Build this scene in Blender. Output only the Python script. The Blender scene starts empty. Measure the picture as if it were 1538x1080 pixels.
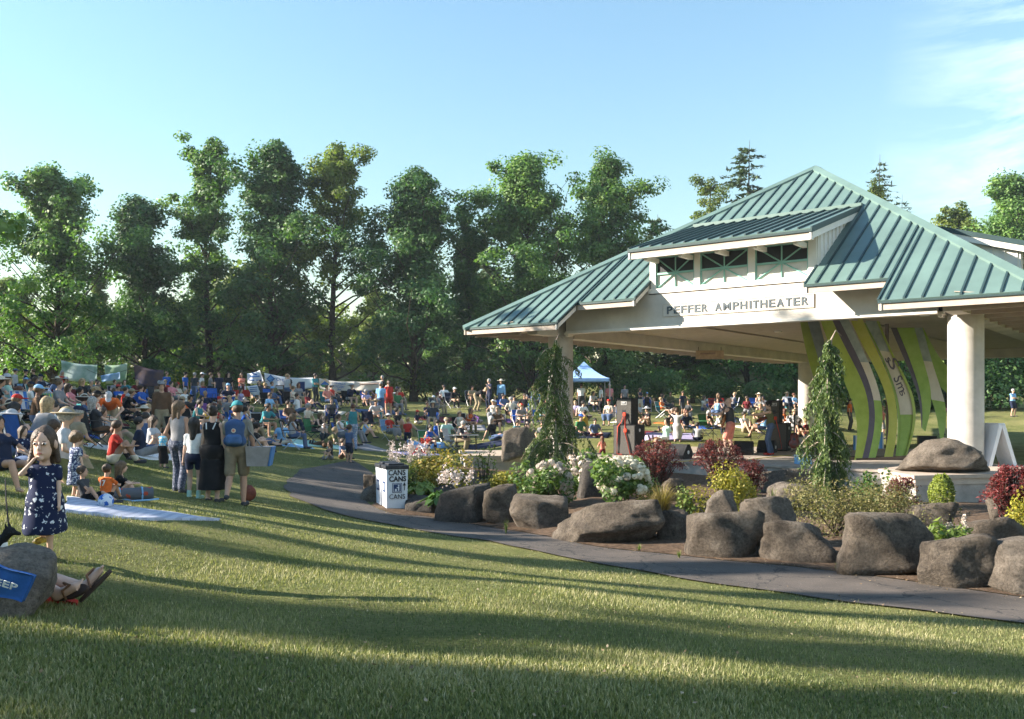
import bpy, bmesh, math, random
import numpy as np
import openvdb as vdb
from mathutils import Vector, Matrix, Euler

# ------------------------------------------------------------------ camera, sky, sun, exposure
scene = bpy.context.scene
COL = scene.collection
FPX, YH, ZC = 1350.0, 604.0, 2.2          # focal length and horizon row of the photograph, camera height
SUN_EL, SUN_AZ = math.radians(23.6), math.radians(180.0)   # sun stands towards -X
cam_d = bpy.data.cameras.new('camera')
cam_d.sensor_fit = 'HORIZONTAL'; cam_d.sensor_width = 36.0
cam_d.lens = 36.0 * FPX / 1538.0
cam_d.shift_y = (YH - 540.0) / 1538.0
cam_d.clip_start = 0.1; cam_d.clip_end = 6000
cam = bpy.data.objects.new('camera', cam_d); COL.objects.link(cam)
cam.location = (0, 0, ZC); cam.rotation_euler = (math.radians(90), 0, 0)
scene.camera = cam

world = bpy.data.worlds.new('World'); scene.world = world; world.use_nodes = True
wn, wl = world.node_tree.nodes, world.node_tree.links
for n in list(wn): wn.remove(n)
sky = wn.new('ShaderNodeTexSky'); sky.sky_type = 'NISHITA'; sky.sun_disc = False
sky.sun_elevation = SUN_EL; sky.sun_rotation = math.radians(-90)
sky.altitude = 60; sky.air_density = 2.0; sky.dust_density = 0.0; sky.ozone_density = 5.8
tc = wn.new('ShaderNodeTexCoord')
# thin cirrus streaks, drawn out along one direction, in the western half of the sky
mp = wn.new('ShaderNodeMapping'); mp.inputs['Rotation'].default_value = (0.25, 0.5, 0.35); mp.inputs['Scale'].default_value = (1.6, 3.0, 9.0)
ns = wn.new('ShaderNodeTexNoise'); ns.inputs['Scale'].default_value = 2.1; ns.inputs['Detail'].default_value = 8; ns.inputs['Roughness'].default_value = 0.62; ns.inputs['Distortion'].default_value = 0.5
cr = wn.new('ShaderNodeValToRGB'); cr.color_ramp.elements[0].position = 0.44; cr.color_ramp.elements[1].position = 0.74
sx = wn.new('ShaderNodeSeparateXYZ')
ms = wn.new('ShaderNodeMapRange'); ms.inputs[1].default_value = 0.36; ms.inputs[2].default_value = 0.56
mm = wn.new('ShaderNodeMath'); mm.operation = 'MULTIPLY'
mx = wn.new('ShaderNodeMix'); mx.data_type = 'RGBA'
mx.inputs[7].default_value = (7.6, 8.2, 8.6, 1)
bg = wn.new('ShaderNodeBackground'); bg.inputs['Strength'].default_value = 0.074
wo = wn.new('ShaderNodeOutputWorld')
wl.new(tc.outputs['Generated'], mp.inputs['Vector']); wl.new(mp.outputs[0], ns.inputs['Vector']); wl.new(ns.outputs['Fac'], cr.inputs[0])
wl.new(tc.outputs['Generated'], sx.inputs[0]); wl.new(sx.outputs['X'], ms.inputs[0])
wl.new(cr.outputs[0], mm.inputs[0]); wl.new(ms.outputs[0], mm.inputs[1]); wl.new(mm.outputs[0], mx.inputs[0])
wl.new(sky.outputs[0], mx.inputs[6]); wl.new(mx.outputs[2], bg.inputs[0]); wl.new(bg.outputs[0], wo.inputs[0])

sun_d = bpy.data.lights.new('sun', 'SUN'); sun_d.energy = 5.0; sun_d.angle = math.radians(0.5); sun_d.color = (1.0, 0.90, 0.77)
sun = bpy.data.objects.new('sun', sun_d); COL.objects.link(sun)
sdir = Vector((-math.cos(SUN_EL), 0.0, math.sin(SUN_EL)))
sun.rotation_euler = sdir.to_track_quat('Z', 'Y').to_euler(); sun.location = (-40, 10, 40)
vs = scene.view_settings
vs.view_transform = 'Standard'; vs.look = 'None'; vs.exposure = 1.9; vs.gamma = 1.0; vs.use_curve_mapping = False
scene.cycles.max_bounces = 6; scene.cycles.transparent_max_bounces = 6
scene.cycles.use_denoising = True
scene.cycles.use_adaptive_sampling = True; scene.cycles.adaptive_threshold = 0.02

RNG = np.random.default_rng(7); random.seed(7)

# ------------------------------------------------------------------ helpers: materials
MATS = {}
def principled(name):
    m = bpy.data.materials.new(name); m.use_nodes = True
    nt = m.node_tree; b = nt.nodes['Principled BSDF']
    return m, nt, b
def mat(name, col, rough=0.8, var=0.12, scale=6.0, bump=0.0, bscale=30.0, metal=0.0, spec=0.3, col2=None, coord='Object', detail=5, rand=0.0):
    """plain procedural surface: base colour with noise variation, optional second colour and fine relief"""
    if name in MATS: return MATS[name]
    m, nt, b = principled(name); N, Lk = nt.nodes, nt.links
    t = N.new('ShaderNodeTexCoord')
    n = N.new('ShaderNodeTexNoise'); n.inputs['Scale'].default_value = scale; n.inputs['Detail'].default_value = detail; n.inputs['Roughness'].default_value = .6
    Lk.new(t.outputs[coord], n.inputs['Vector'])
    r = N.new('ShaderNodeValToRGB'); e = r.color_ramp.elements
    c = np.array(col[:3])
    c2 = np.array(col2[:3]) if col2 is not None else np.clip(c * (1 + 2 * var), 0, 1)
    c1 = c if col2 is not None else c * (1 - 2 * var)
    e[0].position = .3; e[1].position = .7
    e[0].color = (*c1, 1); e[1].color = (*c2, 1)
    Lk.new(n.outputs['Fac'], r.inputs[0])
    out = r.outputs[0]
    if rand > 0:
        oi = N.new('ShaderNodeObjectInfo'); h = N.new('ShaderNodeHueSaturation')
        mr = N.new('ShaderNodeMapRange'); mr.inputs[3].default_value = 1 - rand; mr.inputs[4].default_value = 1 + rand
        Lk.new(oi.outputs['Random'], mr.inputs[0]); Lk.new(mr.outputs[0], h.inputs['Value']); Lk.new(out, h.inputs['Color']); out = h.outputs[0]
    Lk.new(out, b.inputs['Base Color'])
    b.inputs['Roughness'].default_value = rough; b.inputs['Metallic'].default_value = metal
    b.inputs['Specular IOR Level'].default_value = spec
    if bump > 0:
        n2 = N.new('ShaderNodeTexNoise'); n2.inputs['Scale'].default_value = bscale; n2.inputs['Detail'].default_value = 6
        Lk.new(t.outputs[coord], n2.inputs['Vector'])
        bp = N.new('ShaderNodeBump'); bp.inputs['Strength'].default_value = bump; bp.inputs['Distance'].default_value = .02
        Lk.new(n2.outputs['Fac'], bp.inputs['Height']); Lk.new(bp.outputs[0], b.inputs['Normal'])
    MATS[name] = m
    return m
def leaf_mat(name, cols, trans=0.45, rough=0.55, tint=(1.25, 1.5, .55)):
    """foliage: colour from the per-leaf attribute 'r', part of the light passes through the leaf"""
    if name in MATS: return MATS[name]
    m, nt, b = principled(name); N, Lk = nt.nodes, nt.links
    a = N.new('ShaderNodeAttribute'); a.attribute_name = 'r'
    r = N.new('ShaderNodeValToRGB'); e = r.color_ramp.elements
    while len(e) < len(cols): e.new(0.5)
    for i, c in enumerate(cols):
        e[i].position = i / (len(cols) - 1); e[i].color = (*c, 1)
    oi = N.new('ShaderNodeObjectInfo'); h = N.new('ShaderNodeHueSaturation')
    mr = N.new('ShaderNodeMapRange'); mr.inputs[3].default_value = .82; mr.inputs[4].default_value = 1.18
    Lk.new(oi.outputs['Random'], mr.inputs[0]); Lk.new(mr.outputs[0], h.inputs['Value'])
    Lk.new(a.outputs['Fac'], r.inputs[0]); Lk.new(r.outputs[0], h.inputs['Color'])
    Lk.new(h.outputs[0], b.inputs['Base Color']); b.inputs['Roughness'].default_value = rough; b.inputs['Specular IOR Level'].default_value = .35
    tr = N.new('ShaderNodeBsdfTranslucent'); mu = N.new('ShaderNodeMix'); mu.data_type = 'RGBA'; mu.blend_type = 'MULTIPLY'; mu.inputs[0].default_value = 1
    mu.inputs[7].default_value = (*tint, 1)
    Lk.new(h.outputs[0], mu.inputs[6]); Lk.new(mu.outputs[2], tr.inputs[0])
    ms_ = N.new('ShaderNodeMixShader'); ms_.inputs[0].default_value = trans
    Lk.new(b.outputs[0], ms_.inputs[1]); Lk.new(tr.outputs[0], ms_.inputs[2]); Lk.new(ms_.outputs[0], N['Material Output'].inputs[0])
    MATS[name] = m
    return m

# ------------------------------------------------------------------ helpers: meshes and objects
def link(o, parent=None):
    COL.objects.link(o)
    if parent is not None: o.parent = parent
    return o
def tag(o, label=None, cat=None, group=None, kind=None):
    if label: o['label'] = label
    if cat: o['category'] = cat
    if group: o['group'] = group
    if kind: o['kind'] = kind
    return o
def empty(name, loc=(0, 0, 0), rz=0.0, parent=None):
    o = bpy.data.objects.new(name, None); o.empty_display_size = .2
    o.location = loc; o.rotation_euler = (0, 0, rz)
    return link(o, parent)
def raw_mesh(name, V, F, smooth=False, mats=()):
    """V (n,3) array, F list of polygons or an (m,k) int array"""
    me = bpy.data.meshes.new(name)
    V = np.asarray(V, dtype=np.float32)
    if isinstance(F, np.ndarray) and F.ndim == 2:
        k = F.shape[1]; m = F.shape[0]
        me.vertices.add(len(V)); me.vertices.foreach_set('co', V.ravel())
        me.loops.add(m * k); me.loops.foreach_set('vertex_index', F.astype(np.int32).ravel())
        me.polygons.add(m); me.polygons.foreach_set('loop_start', np.arange(0, m * k, k, dtype=np.int32))
        me.update(calc_edges=True)
    else:
        me.from_pydata(V.tolist(), [], [list(f) for f in F]); me.update()
    if smooth: me.polygons.foreach_set('use_smooth', np.ones(len(me.polygons), dtype=bool))
    for mt in mats: me.materials.append(mt)
    return me
def set_attr(me, vals, name='r'):
    a = me.attributes.new(name, 'FLOAT', 'POINT'); a.data.foreach_set('value', np.asarray(vals, dtype=np.float32))
def obj(name, me, parent=None, loc=None, rot=None, scale=None, m=None):
    o = bpy.data.objects.new(name, me)
    if loc is not None: o.location = loc
    if rot is not None: o.rotation_euler = rot
    if scale is not None: o.scale = scale
    link(o, parent)
    if m is not None:
        if len(me.materials) == 0: me.materials.append(m)
        else:
            o.material_slots[0].link = 'OBJECT'; o.material_slots[0].material = m
    return o
class MB:
    """collects simple shapes into one mesh"""
    def __init__(s): s.v = []; s.f = []
    def add(s, V, F):
        n = len(s.v); s.v += [tuple(p) for p in V]; s.f += [tuple(i + n for i in f) for f in F]; return s
    def box(s, lo, hi, M=None, bev=0.0):
        (x0, y0, z0), (x1, y1, z1) = lo, hi
        if bev <= 0:
            V = [(x0, y0, z0), (x1, y0, z0), (x1, y1, z0), (x0, y1, z0), (x0, y0, z1), (x1, y0, z1), (x1, y1, z1), (x0, y1, z1)]
            F = [(3, 2, 1, 0), (4, 5, 6, 7), (0, 1, 5, 4), (1, 2, 6, 5), (2, 3, 7, 6), (3, 0, 4, 7)]
        else:
            bm = bmesh.new(); bmesh.ops.create_cube(bm, size=1)
            for v in bm.verts: v.co = Vector(((x0 + x1) / 2 + v.co.x * (x1 - x0), (y0 + y1) / 2 + v.co.y * (y1 - y0), (z0 + z1) / 2 + v.co.z * (z1 - z0)))
            bmesh.ops.bevel(bm, geom=bm.edges[:], offset=bev, segments=2, affect='EDGES', profile=.6)
            bm.verts.index_update(); V = [v.co[:] for v in bm.verts]; F = [[v.index for v in f.verts] for f in bm.faces]; bm.free()
        if M is not None: V = [tuple(M @ Vector(p)) for p in V]
        return s.add(V, F)
    def tube(s, pts, r, n=8, cap=True, flat=1.0):
        pts = [Vector(p) for p in pts]; rs = r if hasattr(r, '__len__') else [r] * len(pts)
        V = []; F = []
        up = Vector((0, 0, 1))
        for i, p in enumerate(pts):
            t = (pts[min(i + 1, len(pts) - 1)] - pts[max(i - 1, 0)])
            t = t.normalized() if t.length > 1e-9 else Vector((0, 0, 1))
            a = up.cross(t)
            if a.length < 1e-3: a = Vector((1, 0, 0)).cross(t)
            a.normalize(); b = t.cross(a)
            for k in range(n):
                th = 2 * math.pi * k / n
                V.append(p + a * (rs[i] * math.cos(th)) + b * (rs[i] * flat * math.sin(th)))
        for i in range(len(pts) - 1):
            for k in range(n):
                F.append((i * n + k, i * n + (k + 1) % n, (i + 1) * n + (k + 1) % n, (i + 1) * n + k))
        if cap:
            F.append(tuple(range(n - 1, -1, -1))); F.append(tuple((len(pts) - 1) * n + k for k in range(n)))
        return s.add(V, F)
    def prism(s, poly, z0, z1):
        n = len(poly)
        V = [(x, y, z0) for x, y in poly] + [(x, y, z1) for x, y in poly]
        F = [tuple(range(n - 1, -1, -1)), tuple(range(n, 2 * n))] + [(i, (i + 1) % n, n + (i + 1) % n, n + i) for i in range(n)]
        return s.add(V, F)
    def slab(s, poly3, thick):
        """planar polygon in 3D given a thickness downwards along its normal"""
        P = [Vector(p) for p in poly3]; n = len(P)
        nr = Vector((0, 0, 0))
        for i in range(n):
            a, b = P[i], P[(i + 1) % n]
            nr += Vector(((a.y - b.y) * (a.z + b.z), (a.z - b.z) * (a.x + b.x), (a.x - b.x) * (a.y + b.y)))
        nr.normalize()
        Q = [p - nr * thick for p in P]
        return s.add(P + Q, [tuple(range(n)), tuple(range(2 * n - 1, n - 1, -1))] + [(i, n + i, n + (i + 1) % n, (i + 1) % n) for i in range(n)])
    def ribbon(s, a, b): # quad strip between two polylines
        n = len(a); return s.add(list(a) + list(b), [(i, i + 1, n + i + 1, n + i) for i in range(n - 1)])
    def mesh(s, name, m=None, smooth=False):
        me = raw_mesh(name, np.array([tuple(p) for p in s.v], dtype=np.float32), s.f, smooth)
        if m is not None: me.materials.append(m)
        return me
    def build(s, name, m, parent=None, smooth=False, **k):
        return obj(name, s.mesh(name, m, smooth), parent, **k)
def smooth_angle(me, deg=35):
    """smooth shading with hard edges kept"""
    bm = bmesh.new(); bm.from_mesh(me)
    for e in bm.edges:
        if len(e.link_faces) == 2: e.smooth = e.calc_face_angle(0) < math.radians(deg)
    for f in bm.faces: f.smooth = True
    bm.to_mesh(me); bm.free()
def vnoise(P, seed=0, octaves=3):
    """cheap smooth value noise from rotated sines, P (n,3) -> (n,)"""
    g = np.random.default_rng(seed); P = np.asarray(P); out = np.zeros(len(P)); amp = 1.0; fr = 1.0
    for o in range(octaves):
        for k in range(4):
            d = g.normal(size=3); d /= np.linalg.norm(d)
            out += amp * .5 * np.sin(fr * (P @ d) * (1 + .4 * g.random()) + 6.28 * g.random())
        amp *= .5; fr *= 2.05
    return out

# ------------------------------------------------------------------ terrain
_cp = [(769,1080,3.6),(0,1080,3.2),(1538,1080,4.2),(60,825,7.2),(110,905,5.6),(355,757,15.3),(280,745,15.5),(0,735,10.5),(130,752,11),(330,783,10.5),
 (585,766,18.8),(430,735,20),(500,768,17),(620,795,16),(700,808,14.9),(900,848,12.5),(1100,883,10.9),(1300,908,9.9),(1538,938,9.1),(1500,892,10.6),
 (1150,845,12.6),(840,812,14.6),(769,880,8),(1100,960,6.5),(1400,985,6.3),(400,900,7),(600,840,10.5),(200,860,7.5),(470,710,25),(525,693,28),
 (690,678,37),(612,672,38),(800,660,38),(720,655,41),(1017,662,36),(1000,620,56),(1200,625,52),(1522,622,56),(1450,652,50),(1380,652,50),(1290,656,47),
 (0,640,22),(200,690,19.6),(310,665,28),(440,660,34),(560,640,40),(0,605,45),(100,605,48),(300,605,52),(500,605,54),(700,607,56)]
CP = [((x - 769) / FPX * Y, Y, ZC - (y - YH) / FPX * Y) for x, y, Y in _cp]
CP += [(8,28,.1),(12,24,.05),(5,33,.15),(16,32,.2),(0,-5,1.0),(-10,0,1.7),(-20,10,2.0),(-35,10,2.2),(-35,40,2.5),(10,3,.2),(15,10,-.1),(20,18,0.),(30,30,.6),
       (0,75,2.2),(-40,75,2.4),(40,75,1.7),(60,40,1.2),(-60,20,2.4),(0,-30,1.5),(40,0,.2)]
CP = np.array(CP)
def _tps(r2): return np.where(r2 > 1e-12, r2 * np.log(np.maximum(r2, 1e-12)), 0.0)
def _fit():
    n = len(CP); P = CP[:, :2] / 10
    K = _tps(((P[:, None] - P[None]) ** 2).sum(-1)) + np.eye(n) * .02
    A = np.zeros((n + 3, n + 3)); A[:n, :n] = K; A[:n, n] = 1; A[:n, n + 1:] = P; A[n, :n] = 1; A[n + 1:, :n] = P.T
    return np.linalg.solve(A, np.concatenate([CP[:, 2], [0, 0, 0]]))
_W = _fit()
def tz(x, y):
    x = np.asarray(x, dtype=float); y = np.asarray(y, dtype=float); sh = x.shape
    Q = np.stack([x.ravel(), y.ravel()], -1) / 10; P = CP[:, :2] / 10
    out = np.empty(len(Q))
    for i in range(0, len(Q), 20000):
        q = Q[i:i + 20000]
        out[i:i + 20000] = _tps(((q[:, None] - P[None]) ** 2).sum(-1)) @ _W[:-3] + _W[-3] + q @ _W[-2:]
    rad = np.hypot(Q[:, 0] * 10, Q[:, 1] * 10 - 30); t = np.clip((rad - 55) / 40, 0, 1); t = t * t * (3 - 2 * t)
    out = np.clip(out, -.3, 3.2)
    out = out * (1 - t) + 2.0 * t
    q = np.clip((Q[:, 1] * 10 - 78) / 32, 0, 1); out = out + 4.5 * q * q * (3 - 2 * q)   # grassy bank behind the trees
    return out.reshape(sh) if sh else float(out[0])
def at(px, py, Y):
    """point in the world seen at that place of the photograph, Y metres away"""
    return Vector(((px - 769) / FPX * Y, Y, ZC - (py - YH) / FPX * Y))
def hit(px, py, y0=2.0, y1=90.0):
    """where the line of sight through that place meets the ground"""
    Y = np.linspace(y0, y1, 1200); X = (px - 769) / FPX * Y; Z = ZC - (py - YH) / FPX * Y
    d = Z - tz(X, Y); k = np.where(d < 0)[0]
    if len(k) == 0 or k[0] == 0: return Vector((X[-1], Y[-1], tz(X[-1], Y[-1])))
    i = k[0]; t = d[i - 1] / (d[i - 1] - d[i]); yy = Y[i - 1] + t * (Y[i] - Y[i - 1]); xx = (px - 769) / FPX * yy
    return Vector((xx, yy, tz(xx, yy)))
def gat(px, Y):
    x = (px - 769) / FPX * Y; return Vector((x, Y, tz(x, Y)))

# ------------------------------------------------------------------ lawn sheet
def axis(lo, hi, fine, step, far):
    a = list(np.arange(lo, hi + 1e-6, step)); g = step
    while a[-1] < far: g *= 1.25; a.append(a[-1] + g)
    g = step
    while a[0] > -far: g *= 1.25; a.insert(0, a[0] - g)
    return np.array(a)
gx = axis(-34, 34, 1, .45, 1600); gy = axis(1, 62, 1, .45, 1600)
GX, GY = np.meshgrid(gx, gy); GZ = tz(GX, GY)
nx, ny = len(gx), len(gy)
idx = np.arange(nx * ny).reshape(ny, nx)
Fq = np.stack([idx[:-1, :-1], idx[:-1, 1:], idx[1:, 1:], idx[1:, :-1]], -1).reshape(-1, 4)
def lawn_material():
    m, nt, b = principled('lawn_soil_and_turf'); N, Lk = nt.nodes, nt.links
    t = N.new('ShaderNodeTexCoord')
    def noise(sc, det=6, ro=.65):
        n = N.new('ShaderNodeTexNoise'); n.inputs['Scale'].default_value = sc; n.inputs['Detail'].default_value = det; n.inputs['Roughness'].default_value = ro
        Lk.new(t.outputs['Object'], n.inputs['Vector']); return n
    def ramp(n, a, b_, p0, p1):
        r = N.new('ShaderNodeValToRGB'); e = r.color_ramp.elements; e[0].position = p0; e[1].position = p1; e[0].color = (*a, 1); e[1].color = (*b_, 1); Lk.new(n.outputs['Fac'], r.inputs[0]); return r
    a = ramp(noise(.55, 5), (.12, .14, .045), (.235, .22, .095), .35, .68)
    f = ramp(noise(22, 6, .75), (.55, .55, .5), (1.35, 1.35, 1.3), .3, .72)
    dry = ramp(noise(1.7, 7, .7), (0, 0, 0), (1, 1, 1), .56, .72)
    mu = N.new('ShaderNodeMix'); mu.data_type = 'RGBA'; mu.blend_type = 'MULTIPLY'; mu.inputs[0].default_value = 1
    Lk.new(a.outputs[0], mu.inputs[6]); Lk.new(f.outputs[0], mu.inputs[7])
    m2 = N.new('ShaderNodeMix'); m2.data_type = 'RGBA'; m2.inputs[7].default_value = (.22, .19, .085, 1)
    sc = N.new('ShaderNodeMath'); sc.operation = 'MULTIPLY'; sc.inputs[1].default_value = .5
    Lk.new(dry.outputs[0], sc.inputs[0]); Lk.new(sc.outputs[0], m2.inputs[0]); Lk.new(mu.outputs[2], m2.inputs[6]); Lk.new(m2.outputs[2], b.inputs['Base Color'])
    b.inputs['Roughness'].default_value = .95; b.inputs['Specular IOR Level'].default_value = .1
    bp = N.new('ShaderNodeBump'); bp.inputs['Strength'].default_value = .9; bp.inputs['Distance'].default_value = .05
    Lk.new(noise(35, 6, .8).outputs['Fac'], bp.inputs['Height']); Lk.new(bp.outputs[0], b.inputs['Normal'])
    return m
lawn_m = lawn_material()
lawn = obj('lawn', raw_mesh('lawn', np.stack([GX, GY, GZ], -1).reshape(-1, 3), Fq, True, [lawn_m])); tag(lawn, kind='structure')

# ------------------------------------------------------------------ path and planting bed outlines (world XY)
near_px = [(452,706),(432,722),(428,732),(440,747),(480,764),(530,778),(600,792),(700,809),(800,828),(900,848),(1000,866),(1100,882),(1200,896),(1300,909),(1400,921),(1538,938),(1700,962),(2000,1008),(2400,1070)]
far_px = [(530,692),(562,716),(545,738),(552,756),(575,768),(602,775),(640,777),(715,790),(785,801),(880,820),(1000,834),(1100,845),(1200,854),(1300,866),(1400,880),(1538,900),(1700,920),(2000,960),(2400,1012)]
def catmull(P, k=6):
    P = [np.array(p, float) for p in P]; Q = [2 * P[0] - P[1]] + P + [2 * P[-1] - P[-2]]; out = []
    for i in range(1, len(Q) - 2):
        for j in range(k):
            t = j / k; a, b, c, d = Q[i - 1:i + 3]
            out.append(.5 * (2 * b + (c - a) * t + (2 * a - 5 * b + 4 * c - d) * t * t + (3 * b - a - 3 * c + d) * t ** 3))
    out.append(P[-1]); return np.array(out)
near_w = catmull([hit(*p)[:2] for p in near_px]); far_w = catmull([hit(*p)[:2] for p in far_px])
near_w = near_w + vnoise(np.c_[near_w * 3.1, np.zeros(len(near_w))], 3, 2)[:, None] * .035
rows = 8
PT = np.stack([near_w * (1 - t) + far_w * t for t in np.linspace(0, 1, rows)], 0)
PZ = tz(PT[..., 0], PT[..., 1]) + .022
pn = PT.shape[1]; idx = np.arange(rows * pn).reshape(rows, pn)
Fp = np.stack([idx[:-1, :-1], idx[:-1, 1:], idx[1:, 1:], idx[1:, :-1]], -1).reshape(-1, 4)
def asphalt():
    m, nt, b = principled('worn_asphalt'); N, Lk = nt.nodes, nt.links
    t = N.new('ShaderNodeTexCoord')
    def noise(sc, det=6, ro=.65):
        n = N.new('ShaderNodeTexNoise'); n.inputs['Scale'].default_value = sc; n.inputs['Detail'].default_value = det; n.inputs['Roughness'].default_value = ro
        Lk.new(t.outputs['Object'], n.inputs['Vector']); return n
    r = N.new('ShaderNodeValToRGB'); e = r.color_ramp.elements; e[0].position = .3; e[1].position = .7; e[0].color = (.05, .042, .036, 1); e[1].color = (.11, .09, .075, 1); Lk.new(noise(1.3).outputs['Fac'], r.inputs[0])
    g = N.new('ShaderNodeValToRGB'); e = g.color_ramp.elements; e[0].position = .35; e[1].position = .75; e[0].color = (.6, .6, .6, 1); e[1].color = (1.6, 1.55, 1.5, 1); Lk.new(noise(90, 3, .9).outputs['Fac'], g.inputs[0])
    mu = N.new('ShaderNodeMix'); mu.data_type = 'RGBA'; mu.blend_type = 'MULTIPLY'; mu.inputs[0].default_value = 1
    Lk.new(r.outputs[0], mu.inputs[6]); Lk.new(g.outputs[0], mu.inputs[7])
    # pale chips and dried litter
    v = N.new('ShaderNodeTexVoronoi'); v.inputs['Scale'].default_value = 9; Lk.new(t.outputs['Object'], v.inputs['Vector'])
    c = N.new('ShaderNodeMath'); c.operation = 'LESS_THAN'; c.inputs[1].default_value = .055; Lk.new(v.outputs['Distance'], c.inputs[0])
    m2 = N.new('ShaderNodeMix'); m2.data_type = 'RGBA'; m2.inputs[7].default_value = (.3, .26, .21, 1); Lk.new(c.outputs[0], m2.inputs[0]); Lk.new(mu.outputs[2], m2.inputs[6])
    vc = N.new('ShaderNodeTexVoronoi'); vc.feature = 'DISTANCE_TO_EDGE'; vc.inputs['Scale'].default_value = .9   # cracks
    dn = noise(2.5, 4); va_ = N.new('ShaderNodeVectorMath'); va_.operation = 'MULTIPLY_ADD'; va_.inputs[1].default_value = (.5, .5, .5); Lk.new(dn.outputs['Color'], va_.inputs[0]); Lk.new(t.outputs['Object'], va_.inputs[2]); Lk.new(va_.outputs[0], vc.inputs['Vector'])
    ck = N.new('ShaderNodeMath'); ck.operation = 'LESS_THAN'; ck.inputs[1].default_value = .011; Lk.new(vc.outputs['Distance'], ck.inputs[0])
    m3 = N.new('ShaderNodeMix'); m3.data_type = 'RGBA'; m3.inputs[7].default_value = (.022, .02, .018, 1); Lk.new(ck.outputs[0], m3.inputs[0]); Lk.new(m2.outputs[2], m3.inputs[6])
    Lk.new(m3.outputs[2], b.inputs['Base Color']); b.inputs['Roughness'].default_value = .9
    bp = N.new('ShaderNodeBump'); bp.inputs['Strength'].default_value = .5; bp.inputs['Distance'].default_value = .01; Lk.new(noise(120, 3, .8).outputs['Fac'], bp.inputs['Height']); Lk.new(bp.outputs[0], b.inputs['Normal'])
    return m
path = obj('path', raw_mesh('path', np.concatenate([PT, PZ[..., None]], -1).reshape(-1, 3), Fp, True, [asphalt()])); tag(path, kind='structure')
# pavilion frame: u along the front, v into the depth
TH = .653; PU = Vector((math.cos(TH), -math.sin(TH), 0)); PV = Vector((math.sin(TH), math.cos(TH), 0)); PO = Vector((1.624, 30.0, 0))
def uv(u, v, z=0.0): return PO + PU * u + PV * v + Vector((0, 0, z))
def to_uv(p):
    d = Vector((p[0] - PO.x, p[1] - PO.y, 0)); return d.dot(PU), d.dot(PV)
STAGE_Z = .48
bed_front = far_w[far_w[:, 1] < 19.2]
_bk = catmull([tuple(hit(640, 702)[:2]), tuple(uv(-3.6, -2.3)[:2]), tuple(uv(.3, -3.2)[:2]), tuple(uv(2.5, -1.0)[:2]), tuple(uv(8.5, -1.0)[:2]), tuple(uv(10.6, -1.8)[:2]), tuple(uv(12.5, -2.0)[:2]), tuple(uv(17, -2.0)[:2]), tuple(uv(21, -2.5)[:2])], 10)
def resample(P, n):
    d = np.r_[0, np.cumsum(np.linalg.norm(np.diff(P, axis=0), axis=1))]; s = np.linspace(0, d[-1], n)
    return np.c_[np.interp(s, d, P[:, 0]), np.interp(s, d, P[:, 1])]
bf, bb = resample(bed_front, 90), resample(_bk, 90)
rows = 16; tt = np.linspace(0, 1, rows)
BT = np.stack([bf * (1 - t) + bb * t for t in tt], 0)
BZ = np.stack([tz(bf[:, 0], bf[:, 1]) * (1 - t) + (.10 - .16 * np.clip((bb[:, 0] - 5) / 4, 0, 1)) * t for t in tt], 0) + .03
rise = np.sin(np.pi * tt)[:, None]
BZ += rise * (.06 * vnoise(np.c_[BT.reshape(-1, 2) * 1.6, np.zeros(BT[..., 0].size)], 5, 3).reshape(BT.shape[:2]) + .08)
idx = np.arange(rows * 90).reshape(rows, 90); Fb = np.stack([idx[:-1, :-1], idx[:-1, 1:], idx[1:, 1:], idx[1:, :-1]], -1).reshape(-1, 4)
mulch = mat('bark_mulch', (.045, .03, .02), .95, 0, 14, .9, 60, col2=(.16, .11, .075), spec=.1, detail=8)
bed = obj('planting_bed', raw_mesh('planting_bed', np.concatenate([BT, BZ[..., None]], -1).reshape(-1, 3), Fb, True, [mulch])); tag(bed, kind='structure')
def bed_z(x, y):
    d = ((BT.reshape(-1, 2) - np.array([x, y])) ** 2).sum(1); k = np.argsort(d)[:4]; w = 1 / (d[k] + 1e-4)
    return float((BZ.reshape(-1)[k] * w).sum() / w.sum())
def inpoly(P, poly):
    x, y = P[:, 0], P[:, 1]; c = np.zeros(len(P), bool); n = len(poly)
    for i in range(n):
        x0, y0 = poly[i]; x1, y1 = poly[(i + 1) % n]
        c ^= ((y0 > y) != (y1 > y)) & (x < (x1 - x0) * (y - y0) / (y1 - y0 + 1e-12) + x0)
    return c
_in = near_w + (far_w - near_w) / (np.linalg.norm(far_w - near_w, axis=1)[:, None] + 1e-6) * (.07 + .06 * vnoise(np.c_[near_w * 6, np.zeros(len(near_w))], 9, 2))[:, None]
path_poly = np.concatenate([_in, far_w[::-1]]); bed_poly = np.concatenate([bf, bb[::-1]])
NO_GRASS = [path_poly, bed_poly, np.array([tuple(uv(*p)[:2]) for p in [(-3, -2.4), (15, -2.4), (15, 11), (-1, 11)]])]

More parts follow.
